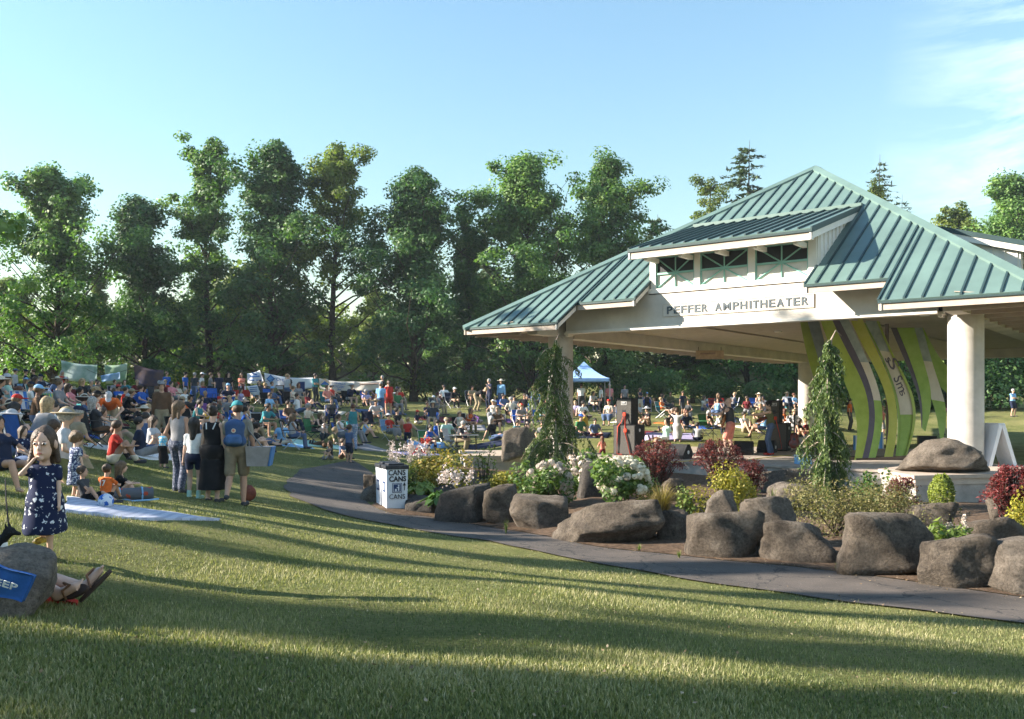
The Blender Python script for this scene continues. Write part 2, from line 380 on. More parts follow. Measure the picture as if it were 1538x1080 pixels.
# ------------------------------------------------------------------ pavilion
roof_m = mat('green_standing_seam_metal', (.105, .165, .145), .45, .09, .7, .03, 8, metal=.0, spec=.5)
edge_and_seam_shade_m = mat('dark_green_trim_and_seam_shade', (.025, .05, .052), .5, .06, 2, spec=.3)  # metal trim; on the seams this dark tone replaces their shadow
cream_m = mat('cream_painted_stucco', (.57, .52, .46), .85, .07, 1.3, .15, 120)
white_m = mat('off_white_painted_wood', (.70, .66, .60), .7, .03, 2, .05, 60)
tan_m = mat('tan_painted_fascia', (.42, .35, .29), .75, .05, 4, .08, 60)
conc_m = mat('pale_column_concrete', (.46, .43, .39), .85, .10, 1.6, .4, 60)
dark_m = mat('dark_opening', (.02, .022, .025), .6, .1, 3)
ceil_m = mat('ceiling_boards_paint', (.40, .335, .27), .75, .06, 3, .05, 40)
green_trim_m = mat('pale_green_window_trim', (.22, .42, .36), .5, .05, 4)
louvre_m = mat('cream_window_panel', (.56, .52, .47), .7, .05, 5, .1, 60)
steel_dark_m = mat('black_steel_bracket', (.02, .021, .025), .5, .1, 5, spec=.4)

pav = empty('amphitheater_pavilion', uv(0, 0, STAGE_Z), -TH)
tag(pav, 'open pavilion with green standing seam roof on round concrete columns', 'pavilion')
def zl(z): return z - STAGE_Z            # world height to pavilion height
A_, B_, SL = 2.16, 2.458, .622           # side and front overhang, roof pitch
L_, M_ = 12.28, 23.58
ZE = zl(4.625)
UA, VA = L_ / 2, 6.987
ZA = ZE + SL * (VA + B_)
S_ = 1.078
N1, N2, N3, N4 = 1.558, 10.838, 3.61, 8.67
DW = -.38                                # dormer wall
VT, ZT = 3.17, ZE + SL * (3.17 + B_)
DEV, DEZ = -1.30, zl(6.78)               # dormer eave
DU0, DU1 = 3.325, 8.85
def rz_(v): return ZE + SL * (v + B_)
roof = empty('roof', parent=pav)
def hipv(u):
    return -B_ + min((u + A_) / (UA + A_), (L_ + A_ - u) / (L_ + A_ - UA)) * (VA + B_)
def panel(pts, name='roof_panel', parent=roof, m=roof_m, th=.03): return MB().slab(pts, th).build(name, m, parent)
pitch = .406
us = sorted(set(np.round(np.concatenate([np.arange(UA, L_ + A_, pitch), np.arange(UA - pitch, -A_, -pitch), [-A_, L_ + A_, N1, N2, N3, N4]]), 4).tolist()))
us2 = [us[0]]
for u in us[1:]:
    if u - us2[-1] < .09 and u not in (N1, N2, N3, N4, L_ + A_): continue
    if u - us2[-1] < .09 and len(us2) > 1 and us2[-1] not in (N1, N2, N3, N4): us2[-1] = u
    else: us2.append(u)
def low_v(u):
    if u < N1 or u > N2: return -B_
    if N3 < u < N4: return VT
    return -B_ + S_
seam_us = []
for u0, u1 in zip(us2[:-1], us2[1:]):
    um = (u0 + u1) / 2; v0 = low_v(um)
    pts = [(u0, v0), (u1, v0)]
    h0, h1 = hipv(u0), hipv(u1)
    if u0 < UA < u1: top = [(u1, h1), (UA, VA), (u0, h0)]
    else: top = [(u1, h1), (u0, h0)]
    pts = [(u0, min(v0, h0)), (u1, min(v0, h1))] + top
    # drop collapsed corners
    q = []
    for p in pts:
        if not q or abs(p[0] - q[-1][0]) + abs(p[1] - q[-1][1]) > 1e-3: q.append(p)
    if len(q) > 2 and abs(q[0][0] - q[-1][0]) + abs(q[0][1] - q[-1][1]) < 1e-3: q.pop()
    if len(q) >= 3: panel([(u, v, rz_(v)) for u, v in q])
    if u0 not in (us2[0],): seam_us.append((u0, max(low_v(u0 - .02), low_v(u0 + .02)) if u0 in (N3, N4) else min(low_v(u0 - .02), low_v(u0 + .02)), h0))
for u, v0, h in seam_us:                      # raised seams between the panels, coloured dark to stand for their shadows
    if h - v0 < .25: continue
    v0 = v0 + .0; w = .024; hh = .045; h -= .16
    V = [(u - w, v0, rz_(v0)), (u + w, v0, rz_(v0)), (u + w, h, rz_(h)), (u - w, h, rz_(h))]
    MB().add(V + [(x, y, z + hh) for x, y, z in V], [(4, 5, 6, 7), (0, 1, 5, 4), (1, 2, 6, 5), (2, 3, 7, 6), (3, 0, 4, 7)]).build('roof_seam', edge_and_seam_shade_m, roof)
# the three other slopes, one sheet each with its seams
VB = M_ + B_; VA2 = M_ - VA
def slope_sheet(poly, a, b, n, inward):
    mb = MB().slab(poly, .03)
    return mb
for side in (0, 1):
    ue = -A_ if side == 0 else L_ + A_
    poly = [(ue, -B_, ZE), (UA, VA, ZA), (UA, VA2, ZA), (ue, VB, ZE)]
    if side: poly = poly[::-1]
    mb = MB().slab([(x, y, z + .001) for x, y, z in poly], .03)
    k = SL * (VA + B_) / (UA + A_)
    v = -B_ + pitch
    while v < VB - .1:
        lim = min(1.0, (v + B_) / (VA + B_), (VB - v) / (VB - VA2)); ui = ue + (UA - ue) * lim
        P = [(ue, v - .02, ZE), (ue, v + .02, ZE), (ui, v + .02, ZE + (ZA - ZE) * lim), (ui, v - .02, ZE + (ZA - ZE) * lim)]
        Q = [(x, y, z + .05) for x, y, z in P]; f = [(4, 5, 6, 7), (0, 1, 5, 4), (1, 2, 6, 5), (2, 3, 7, 6), (3, 0, 4, 7)]
        if side: f = [t[::-1] for t in f]
        mb.add(P + Q, f); v += pitch
    mb.build('side_slope', roof_m, roof)
MB().slab([(L_ + A_, VB, ZE), (-A_, VB, ZE), (UA, VA2, ZA)], .03).build('rear_slope', roof_m, roof)
# hip and ridge caps
def cap(p, q, w=.19, nm='hip_cap'):
    p, q = Vector(p), Vector(q); d = (q - p).normalized(); s = d.cross(Vector((0, 0, 1))).normalized(); u_ = s.cross(d)
    if u_.z < 0: u_ = -u_
    P = []
    for c in (p, q): P += [c + s * w - u_ * (w * .34) + u_ * .05, c + u_ * .085, c - s * w - u_ * (w * .34) + u_ * .05, c - s * w - u_ * (w * .34) - u_ * .03, c + s * w - u_ * (w * .34) - u_ * .03]
    MB().add(P, [(0, 1, 6, 5), (1, 2, 7, 6), (2, 3, 8, 7), (4, 0, 5, 9), (4, 3, 2, 1, 0), (5, 6, 7, 8, 9)]).build(nm, roof_m, roof)
cap((-A_, -B_, ZE), (UA, VA, ZA)); cap((L_ + A_, -B_, ZE), (UA, VA, ZA)); cap((UA, VA, ZA), (UA, VA2, ZA), nm='ridge_cap')
cap((-A_, VB, ZE), (UA, VA2, ZA)); cap((L_ + A_, VB, ZE), (UA, VA2, ZA))
# eave boards: metal drip edge over a tan fascia board
def eave(p, q, inn, drop=.2, off=.03):
    """p->q along the eave (outer, top), inn = inward direction"""
    p, q, inn = Vector(p), Vector(q), Vector(inn)
    d = (q - p)
    for nm, t0, t1, z0, z1, m_ in (('drip_edge', -.012, .05, -.075, -.028, edge_and_seam_shade_m), ('fascia_board', .03, .075, -.03 - drop, -.076, tan_m)):
        V = []
        for c in (p, q):
            for t, z in ((t0, z0), (t1, z0), (t1, z1), (t0, z1)): V.append(c + inn * t + Vector((0, 0, z)))
        MB().add(V, [(0, 1, 5, 4), (1, 2, 6, 5), (2, 3, 7, 6), (3, 0, 4, 7), (3, 2, 1, 0), (4, 5, 6, 7)]).build(nm, m_, roof)
zu = rz_(-B_ + S_)
eave((-A_, -B_, ZE), (N1, -B_, ZE), (0, 1, 0)); eave((N2, -B_, ZE), (L_ + A_, -B_, ZE), (0, 1, 0))
eave((N1, -B_ + S_, zu), (N3, -B_ + S_, zu), (0, 1, 0)); eave((N4, -B_ + S_, zu), (N2, -B_ + S_, zu), (0, 1, 0))
eave((-A_, VB, ZE), (-A_, -B_, ZE), (1, 0, 0)); eave((L_ + A_, -B_, ZE), (L_ + A_, VB, ZE), (-1, 0, 0))
def rake(u, v0, v1, sgn, drop=.2, nm='rake_board'):
    """sloping edge board at u between v0 and v1; sgn = outward side"""
    for n_, t0, t1, z0, z1, m_ in (('drip_edge', -.035, .012, -.07, .03, edge_and_seam_shade_m), (nm, -.075, -.036, -.04 - drop, -.071, white_m)):
        V = []
        for v in (v0, v1):
            for t, z in ((t0, z0), (t1, z0), (t1, z1), (t0, z1)): V.append((u + sgn * t, v, rz_(v) + z))
        MB().add(V, [(0, 1, 5, 4), (1, 2, 6, 5), (2, 3, 7, 6), (3, 0, 4, 7), (3, 2, 1, 0), (4, 5, 6, 7)]).build(n_, m_, roof)
rake(N1, -B_, -B_ + S_, 1); rake(N2, -B_, -B_ + S_, -1); rake(N3, -B_ + S_, DW - .03, 1); rake(N4, -B_ + S_, DW - .03, -1)
# soffit and rafter tails
sof = MB()
sof.slab([(-A_ + .08, VB - .1, ZE - .13), (-A_ + .08, -B_ + .1, ZE - .13), (-.2, -B_ + .1, ZE + .10), (-.2, VB - .1, ZE + .10)][::-1], .015)
sof.slab([(L_ + A_ - .08, -B_ + .1, ZE - .13), (L_ + A_ - .08, VB - .1, ZE - .13), (L_ + .2, VB - .1, ZE + .10), (L_ + .2, -B_ + .1, ZE + .10)][::-1], .015)
sof.build('soffit', tan_m, roof)
for v in np.arange(-1.9, M_ + 1, 1.22):
    for u0, u1 in ((-A_ + .09, -.25), (L_ + A_ - .09, L_ + .25)):
        a, b = min(u0, u1), max(u0, u1); out = ZE - .28; inn = ZE - .30
        za, zb = (out, inn) if u0 == a else (inn, out)
        V = [(a, v - .05, za), (b, v - .05, zb - .0), (b, v - .05, zb + .18), (a, v - .05, za + .14)]
        MB().add(V + [(x, y + .1, z) for x, y, z in V], [(0, 1, 2, 3), (7, 6, 5, 4), (0, 4, 5, 1), (1, 5, 6, 2), (2, 6, 7, 3), (3, 7, 4, 0)]).build('rafter_tail', tan_m, roof)

# columns
def cyl(r, z0, z1, n=40):
    mb = MB(); mb.tube([(0, 0, z0), (0, 0, z0 + .002), (0, 0, z1)], r, n); me = mb.mesh('column', conc_m); smooth_angle(me); return me
colm = cyl(.416, -.45, zl(5.2))
for u, v in ((0, 0), (L_, 0), (0, M_), (L_, M_)): obj('column', colm, pav, loc=(u, v, 0))
# beams: front wall beam carrying the sign, the side beams, the rear beam
ZB = zl(4.45)
fb = MB().box((.55, -.5, ZB), (L_ - .55, -.18, zl(5.46))); fb.build('front_beam', cream_m, pav)
MB().box((.55, -.53, ZB - .03), (L_ - .55, -.15, ZB + .055)).build('beam_moulding', white_m, pav)
for u0, u1 in ((.55, N3 - .02), (N4 + .02, L_ - .55)): MB().box((u0, -.47, zl(5.461)), (u1, -.20, rz_(-.47) - .2)).build('beam_upper', cream_m, pav)
for u0 in (-.25, L_ - .25): MB().box((u0, -.42 if False else .45, zl(4.33)), (u0 + .5, M_ - .45, zl(5.3))).build('side_beam', cream_m, pav)
for u0 in (-.2, L_ - .2): MB().box((u0, -1.6, zl(4.36)), (u0 + .4, -.45, zl(4.62))).build('outrigger_beam', cream_m, pav)
MB().box((.45, M_ - .25, zl(4.32)), (L_ - .45, M_ + .25, zl(5.3))).build('rear_beam', cream_m, pav)
for u0 in (.44, L_ - .55 - .03):   # black steel brackets where the front beam meets the columns
    b_ = MB().box((u0, -.36, zl(4.5)), (u0 + .14, -.1, zl(5.0))); b_.build('beam_bracket', steel_dark_m, pav)
    b2 = MB().box((u0 - .02, -.42, zl(4.40)), (u0 + .16, -.05, zl(4.47))); b2.box((u0 + .02, -.4, zl(4.34)), (u0 + .12, -.08, zl(4.40))); b2.build('corbel', white_m, pav)
# ceiling of long boards
cy = np.arange(-.1, M_ - .3, .62)
for v in cy:
    MB().box((.3, v + .012, zl(4.74)), (L_ - .3, v + .608, zl(4.77))).build('ceiling_board', ceil_m, pav)
MB().box((.26, -.12, zl(4.80)), (L_ - .26, M_ - .2, zl(4.83))).build('ceiling_backing', dark_m, pav)
MB().box((3.6, .0, zl(4.68)), (3.75, M_ - .3, zl(4.739))).build('ceiling_batten', ceil_m, pav); MB().box((8.5, .0, zl(4.68)), (8.65, M_ - .3, zl(4.739))).build('ceiling_batten', ceil_m, pav)
lamp_m = mat('white_lamp_cover', (.85, .85, .83), .4, .02, 3)
for u, v in ((6.3, .9), (9.2, 1.3), (10.6, 3.2), (5.0, 6.4), (8.0, 8.0), (4.0, 2.2)):
    mb = MB(); mb.tube([(u, v, zl(4.70)), (u, v, zl(4.737))], .13, 16); mb.build('ceiling_lamp', lamp_m, pav)

# dormer on the front slope, and its like on the right slope
def dormer(parent):
    d = empty('dormer', parent=parent)
    def zd(v): return DEZ + (ZT - DEZ) * (v - DEV) / (VT - DEV)
    n = 15; w = (DU1 - DU0) / n
    for i in range(n):
        u0, u1 = DU0 + i * w, DU0 + (i + 1) * w
        MB().slab([(u0, DEV, zd(DEV)), (u1, DEV, zd(DEV)), (u1, VT, zd(VT)), (u0, VT, zd(VT))], .035).build('dormer_panel', roof_m, d)
        if i: MB().add([(u0 - .02, DEV, zd(DEV)), (u0 + .02, DEV, zd(DEV)), (u0 + .02, VT, zd(VT)), (u0 - .02, VT, zd(VT)), (u0 - .02, DEV, zd(DEV) + .055), (u0 + .02, DEV, zd(DEV) + .055), (u0 + .02, VT, zd(VT) + .055), (u0 - .02, VT, zd(VT) + .055)],
                       [(4, 5, 6, 7), (0, 1, 5, 4), (1, 2, 6, 5), (2, 3, 7, 6), (3, 0, 4, 7)]).build('dormer_seam', edge_and_seam_shade_m, d)  # seam colour holds the shade beside each rib
    MB().box((DU0, VT - .12, zd(VT) - .02), (DU1, VT + .14, zd(VT) + .085)).build('ridge_flashing', roof_m, d)
    MB().box((DU0 - .01, DEV - .015, zd(DEV) - .10), (DU1 + .01, DEV + .05, zd(DEV) - .034)).build('drip_edge', edge_and_seam_shade_m, d)
    MB().box((DU0 + .0, DEV + .03, zd(DEV) - .2), (DU1 - .0, DEV + .07, zd(DEV) - .101)).build('fascia_board', tan_m, d)
    MB().box((DU0 + .0, DEV + .03, zd(DEV) - .30), (DU1 - .0, DEV + .16, zd(DEV) - .202)).build('fascia_trim', white_m, d)
    for u, sg in ((DU0, 1), (DU1, -1)):                                      # sloping side boards
        for nm, t0, t1, z0, z1, m_ in (('drip_edge', -.012, .03, -.12, .04, edge_and_seam_shade_m), ('rake_board', .012, .06, -.30, -.121, white_m)):
            V = []
            for v in (DEV, VT - .1):
                for t, z in ((t0, z0), (t1, z0), (t1, z1), (t0, z1)): V.append((u + sg * t, v, zd(v) + z))
            F = [(0, 1, 5, 4), (1, 2, 6, 5), (2, 3, 7, 6), (3, 0, 4, 7), (3, 2, 1, 0), (4, 5, 6, 7)]
            MB().add(V, F).build(nm, m_, d)
    MB().slab([(DU0 + .05, DEV + .08, zd(DEV) - .20), (DU0 + .05, DW, zd(DW) - .2), (DU1 - .05, DW, zd(DW) - .2), (DU1 - .05, DEV + .08, zd(DEV) - .20)], .02).build('dormer_soffit', white_m, d)
    for u in np.linspace(DU0 + .5, DU1 - .5, 5): MB().box((u - .06, DEV + .18, zd(DEV) - .36), (u + .06, DW - .002, zd(DEV) - .225)).build('eave_block', white_m, d)
    # side walls with battens
    for u, sg in ((N3, -1), (N4, 1)):
        V = [(u, DW, rz_(DW) - .1), (u, VT - .35, rz_(VT - .35)), (u, VT - .35, zd(VT - .35) - .1), (u, DW, zd(DW) - .19)]
        V2 = [(x + sg * .05, y, z) for x, y, z in V]
        MB().add(V + V2, [(0, 1, 2, 3), (7, 6, 5, 4), (0, 4, 5, 1), (1, 5, 6, 2), (2, 6, 7, 3), (3, 7, 4, 0)]).build('cheek_wall', white_m, d)
        for v in np.arange(DW + .1, VT - .5, .34):
            if zd(v) - .2 - rz_(v) < .12: continue
            MB().box((min(u + sg * .05, u + sg * .08), v - .02, rz_(v) + .02), (max(u + sg * .05, u + sg * .08), v + .02, zd(v) - .2)).build('batten', white_m, d)
    # front wall: posts, header, sill and three windows
    post = [N3, 3.74 + .04, 5.06, 5.24, 6.73, 6.93, 8.45, N4]
    zt_, zs = zl(6.60), zl(5.635)
    for a, b in ((0, 1), (2, 3), (4, 5), (6, 7)): MB().box((post[a], DW - .04, zs), (post[b], DW + .10, zt_)).build('dormer_post', white_m, d)
    MB().box((N3, DW - .038, zt_), (N4, DW + .10, zd(DW) - .2)).build('header', white_m, d)
    MB().box((N3 - .02, DW - .14, zl(5.495)), (N4 + .02, DW + .12, zs)).build('window_sill', white_m, d)
    for a, b in ((1, 2), (3, 4), (5, 6)):
        w_ = empty('window', parent=d)
        u0, u1 = post[a], post[b]; zm = (zs + zt_) / 2 - .02; um = (u0 + u1) / 2
        MB().box((u0, DW + .045, zs), (u1, DW + .06, zm)).build('lower_panel', louvre_m, w_)
        MB().box((u0, DW + .045, zm), (u1, DW + .06, zt_)).build('dark_screen', dark_m, w_)
        fr = MB()
        for lo, hi in (((u0, zs), (u0 + .035, zt_)), ((u1 - .035, zs), (u1, zt_)), ((u0 + .035, zs), (u1 - .035, zs + .035)), ((u0 + .035, zt_ - .035), (u1 - .035, zt_))):
            fr.box((lo[0], DW - .01, lo[1]), (hi[0], DW + .044, hi[1]))
        fr.build('window_frame', green_trim_m, w_)
        MB().box((u0 + .035, DW - .008, zm - .03), (u1 - .035, DW + .03, zm + .03)).build('cross_rail', green_trim_m, w_)
        bars = MB(); c = Vector((um, DW + .018, zm))
        for q in ((u0 + .03, zs + .03), (u1 - .03, zs + .03), (u0 + .03, zt_ - .03), (u1 - .03, zt_ - .03), (um, zs + .03), (um, zt_ - .03)):
            bars.tube([c, (q[0], DW + .018, q[1])], .024, 4)
        bars.build('glazing_bars', green_trim_m, w_)
    return d
dormer(pav)
rd = dormer(pav)       # the dormer of the right-hand slope: turned a quarter and moved along
k_side = (ZA - ZE) / (UA + A_) / SL
rd.rotation_euler = (0, 0, math.radians(90)); rd.location = (L_ - .03 , 2.65, 0)

# the sign: plaque outline and raised letters
sign = empty('sign', parent=pav)
SV = -.5
plm = mat('sign_plaque_paint', (.60, .54, .47), .8, .03, 5)
brd = mat('sign_border_tan', (.50, .44, .37), .7, .04, 6)
letter_m = mat('grey_metal_letters', (.07, .09, .105), .5, .05, 5, spec=.4)
def solve_u(px, v):
    k = (px - 769) / FPX; return (k * (PO.y + v * PV.y) - PO.x - v * PV.x) / (PU.x - k * PU.y)
su0, su1 = solve_u(996.5, SV), solve_u(1222, SV)
sz0, sz1 = zl(4.785), zl(5.125)
MB().box((su0, SV - .018, sz0), (su1, SV - .001, sz1)).build('sign_plaque', plm, sign)
bb_ = MB()
for lo, hi in (((su0 - .02, sz0 - .02), (su1 + .02, sz0)), ((su0 - .02, sz1), (su1 + .02, sz1 + .02)), ((su0 - .02, sz0), (su0, sz1)), ((su1, sz0), (su1 + .02, sz1))): bb_.box((lo[0], SV - .03, lo[1]), (hi[0], SV - .001, hi[1]))
bb_.build('sign_border', brd, sign)
def text_mesh(txt, size, depth, bold=.0, sp=1.0):
    cu = bpy.data.curves.new('t', 'FONT'); cu.body = txt; cu.size = size; cu.extrude = depth; cu.offset = bold; cu.space_character = sp; cu.resolution_u = 3
    o = bpy.data.objects.new('t', cu); COL.objects.link(o)
    dg = bpy.context.evaluated_depsgraph_get(); me = bpy.data.meshes.new_from_object(o.evaluated_get(dg))
    bpy.data.objects.remove(o); bpy.data.curves.remove(cu); return me
def text_on(txt, name, width, height, M4, m, parent, depth=.01, bold=0.0, sp=1.0):
    """flat lettering fitted to width x height, placed by matrix M4 (x right, y up, z out)"""
    me = text_mesh(txt, 1.0, .5, bold, sp); n = len(me.vertices); co = np.empty(n * 3, np.float32); me.vertices.foreach_get('co', co); co = co.reshape(-1, 3)
    lo, hi = co.min(0), co.max(0); s = np.array([width / (hi[0] - lo[0]), height / (hi[1] - lo[1]), depth / max(hi[2] - lo[2], 1e-6)])
    co = (co - lo) * s; me.vertices.foreach_set('co', co.ravel().astype(np.float32)); me.transform(M4); me.update()
    me.materials.clear(); me.materials.append(m); me.name = name
    return obj(name, me, parent)
tw = su1 - su0 - .22
adv = [('P', .62), ('E', .60), ('F', .58), ('F', .58), ('E', .60), ('R', .62), (' ', .50), ('A', .66), ('M', .76), ('P', .62), ('H', .66), ('I', .32), ('T', .58), ('H', .66), ('E', .60), ('A', .66), ('T', .58), ('E', .60), ('R', .62)]
tot = sum(a for _, a in adv); x = su0 + .13
for ch, a in adv:
    w_ = a / tot * tw
    if ch != ' ':
        M4 = Matrix.Translation((x, SV - .019, sz0 + .06)) @ Matrix.Rotation(math.radians(90), 4, 'X')
        text_on(ch, 'letter', w_ * (.80 if ch != 'I' else .42), .225, M4 @ Matrix.Translation((0 if ch != 'I' else w_ * .2, 0, 0)), letter_m, sign, depth=.016, bold=.018 if ch != 'M' else .008)
    x += w_

# ------------------------------------------------------------------ stage floor and its plinths
stage_m = mat('sun_bleached_stage_boards', (.33, .28, .235), .85, .12, 5, .25, 60)
wall_m = mat('stage_wall_concrete', (.30, .275, .25), .9, .12, 3, .4, 50)
capst_m = mat('tan_cap_stone', (.40, .325, .26), .8, .08, 3, .15, 60)
stage = empty('stage', uv(0, 0, 0), -TH); tag(stage, 'low tan stage floor under the pavilion roof', 'stage')
MB().box((1.4, -1.05, -.2), (11.2, 10.5, STAGE_Z - .062)).build('stage_wall', wall_m, stage)
for i, v in enumerate(np.arange(-1.1, 10.4, 1.16)):
    for j, u in enumerate(np.arange(1.3, 11.2, 1.98)):
        MB().box((u + .008, v + .008, STAGE_Z - .06), (u + 1.972, v + 1.152, STAGE_Z), bev=.006).build('stage_slab', stage_m, stage)
def plinth(poly_w, name, label, zt=STAGE_Z):
    p = empty(name, (0, 0, 0)); tag(p, label, 'plinth')
    c = sum((Vector((q[0], q[1], 0)) for q in poly_w), Vector()) / len(poly_w)
    def off(d): return [tuple((Vector((q[0], q[1], 0)) + (Vector((q[0], q[1], 0)) - c).normalized() * d)[:2]) for q in poly_w]
    MB().prism(off(-.08), -.4, zt - .22).build('plinth_wall', wall_m, p)
    MB().prism(off(-.05), zt - .219, zt - .09).build('plinth_band', tan_m, p)
    MB().prism(off(0), zt - .089, zt - .004).build('cap_slab', capst_m, p)
    return p
def st(px, py, z=STAGE_Z):
    Y = (ZC - z) * FPX / (py - YH); return ((px - 769) / FPX * Y, Y)
pl = [st(695, 684.3), st(850, 684.3)]; pl = [pl[0], pl[1], tuple(uv(1.38, -1.0)[:2]), tuple(uv(1.38, 1.2)[:2]), tuple(uv(-1.6, 1.2)[:2]), st(689, 675.6)]
plinth(pl, 'column_plinth', 'low stone-capped plinth round the column at the canopy side of the stage')
PZ_ = .62
pr = [st(1373, 714, PZ_), st(1505, 711.3, PZ_), (13.2, 20.4), tuple(uv(13.4, 1.0)[:2]), tuple(uv(11.35, 1.0)[:2]), st(1318.6, 704, PZ_)]
plinth(pr, 'column_plinth', 'low stone-capped plinth under the big pale boulder and column', PZ_)

# ------------------------------------------------------------------ leaf clouds
def leaves(C, Nrm, size, rng, wid=.62, rnd=.7, fold=.18, aspect_dir=None):
    """diamond leaves: centres C (n,3), preferred normals Nrm, sizes -> V (4n,3), F (n,4)"""
    n = len(C)
    N = Nrm + rng.normal(size=(n, 3)) * rnd; N /= np.linalg.norm(N, axis=1)[:, None] + 1e-9
    T = rng.normal(size=(n, 3)) if aspect_dir is None else aspect_dir + rng.normal(size=(n, 3)) * .35
    T -= (T * N).sum(1)[:, None] * N; T /= np.linalg.norm(T, axis=1)[:, None] + 1e-9
    B = np.cross(N, T); s = np.asarray(size)[:, None] if np.ndim(size) else size
    V = np.stack([C - T * s * .5, C + B * s * wid * .5 - T * s * .08 - N * s * fold * .5, C + T * s * .5, C - B * s * wid * .5 - T * s * .08 - N * s * fold * .5], 1).reshape(-1, 3)
    F = np.arange(4 * n).reshape(n, 4)
    return V, F
bark_m = mat('grey_brown_bark', (.07, .055, .042), .95, .25, 5, .8, 25, spec=.1)
LEAF = {
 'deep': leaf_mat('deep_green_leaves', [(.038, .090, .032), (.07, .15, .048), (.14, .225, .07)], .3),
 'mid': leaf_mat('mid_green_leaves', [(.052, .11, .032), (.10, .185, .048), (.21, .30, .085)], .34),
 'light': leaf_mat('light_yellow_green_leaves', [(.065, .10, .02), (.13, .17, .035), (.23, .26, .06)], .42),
 'needle': leaf_mat('blue_green_needles', [(.035, .065, .032), (.065, .10, .05), (.11, .15, .07)], .2),
}
def gen_tree(seed, H, W, hb, clumps, per, leaf, kind='mid', shape='oval', open_=0.0, lean=0.0, sigma=.62):
    rng = np.random.default_rng(seed)
    tb = MB(); r0 = .012 * H + .06
    def axis_p(t): return np.array([lean * H * t * t + .012 * H * math.sin(5 * t + seed), .012 * H * math.sin(4 * t + 2 * seed), H * t])
    tb.tube([axis_p(t) - (np.array([0, 0, .4]) if t == 0 else 0) for t in np.linspace(0, .96, 9)], [r0 * (1.35 if i == 0 else 1) * (1 - .92 * (i / 8) ** .9) + .015 for i in range(9)], 9)
    nl = max(10, int(clumps / 5.0)); C = []; SZ = []; ph = rng.random(3) * 6.28
    for i in range(nl):
        t = hb + (0.985 - hb) * ((i + rng.random() * .8) / nl) ** .92; q = (t - hb) / (1 - hb)
        if shape == 'oval': pr = (1.02 - q) ** .82 * (.78 + .22 * min(1, q * 3.5)) * 1.22
        elif shape == 'cone': pr = (1.02 - q) ** .66 * (.75 + .25 * min(1, q * 6))
        else: pr = (1.0 - .72 * q) * (.8 + .2 * min(1, q * 5))
        az = i * 2.39996 + rng.normal() * .5
        lob = 1 + .42 * math.sin(2 * az + ph[0] + 7 * q) + .26 * math.sin(3 * az + ph[1] - 11 * q) + .2 * math.sin(17 * q + ph[2])
        ln = W / 2 * max(pr, .10) * lob * rng.uniform(.6, 1.25); el = math.radians(rng.uniform(12, 38) + 34 * q)
        d = np.array([math.cos(az) * math.cos(el), math.sin(az) * math.cos(el), math.sin(el)])
        p0 = axis_p(t * .97 - .02); n_ = 4; pts = []
        for k in range(n_ + 1):
            s = k / n_; pts.append(p0 + d * ln * s + np.array([0, 0, .10 * ln * s * s]) + rng.normal(size=3) * .04 * ln * (s > 0))
        tb.tube(pts, [max(.012, r0 * .36 * (1 - q * .8) * (1 - .85 * k / n_)) for k in range(n_ + 1)], 5, cap=False)
        m = max(2, int(rng.poisson(clumps / nl)))
        for k in range(m):
            s = rng.uniform(.30, 1.05) ** .8
            if rng.random() < open_ * .6: continue
            b = np.array(pts[0]) + (np.array(pts[-1]) - np.array(pts[0])) * min(s, 1.0)
            off = rng.normal(size=3) * np.array([.26, .26, .16]) * (.5 + ln * .42)
            C.append(b + off); SZ.append(rng.uniform(.65, 1.25))
    for k in range(4):                                   # side leaders give the crown a ragged top
        t = rng.uniform(.50, .84); az = rng.random() * 6.283; b = axis_p(t); e = b + np.array([math.cos(az) * W * rng.uniform(.14, .26), math.sin(az) * W * rng.uniform(.14, .26), H * rng.uniform(.10, .17)])
        tb.tube([b, (b * .5 + e * .5) + rng.normal(size=3) * .1, e], [r0 * .25, r0 * .15, .012], 5, cap=False)
        for s_ in np.linspace(.35, 1.05, 6): C.append(b + (e - b) * s_ + rng.normal(size=3) * .22); SZ.append(rng.uniform(.5, .95))
    C.append(axis_p(.985)); SZ.append(.7); C.append(axis_p(.94)); SZ.append(.9)
    C = np.array(C); SZ = np.array(SZ); nC = len(C)
    cnt = rng.poisson(per, nC); ci = np.repeat(np.arange(nC), cnt); n = len(ci)
    g = rng.normal(size=(n, 3)); g /= np.linalg.norm(g, axis=1)[:, None]; g *= (rng.random(n) ** .45)[:, None] * 1.35
    P = C[ci] + g * SZ[ci][:, None] * np.array([sigma, sigma, sigma * .72]) * (W / 6.5) ** .4
    out = P - np.array([0, 0, 1]) * 0; out = P - np.c_[np.zeros(n), np.zeros(n), P[:, 2] * .92]; out = out / (np.linalg.norm(out, axis=1)[:, None] + 1e-6)
    nr = g * .55 + out * .35 + np.array([0, 0, .55])
    V, F = leaves(P, nr, leaf * rng.uniform(.7, 1.3, n), rng, rnd=.5)
    me = raw_mesh('crown', V, F, False, [LEAF[kind]])
    cl = rng.normal(size=nC) * .17
    set_attr(me, np.repeat(np.clip(.42 + cl[ci] + rng.normal(size=n) * .16, 0, 1), 4))
    tm = tb.mesh('trunk', bark_m, True)
    return tm, me
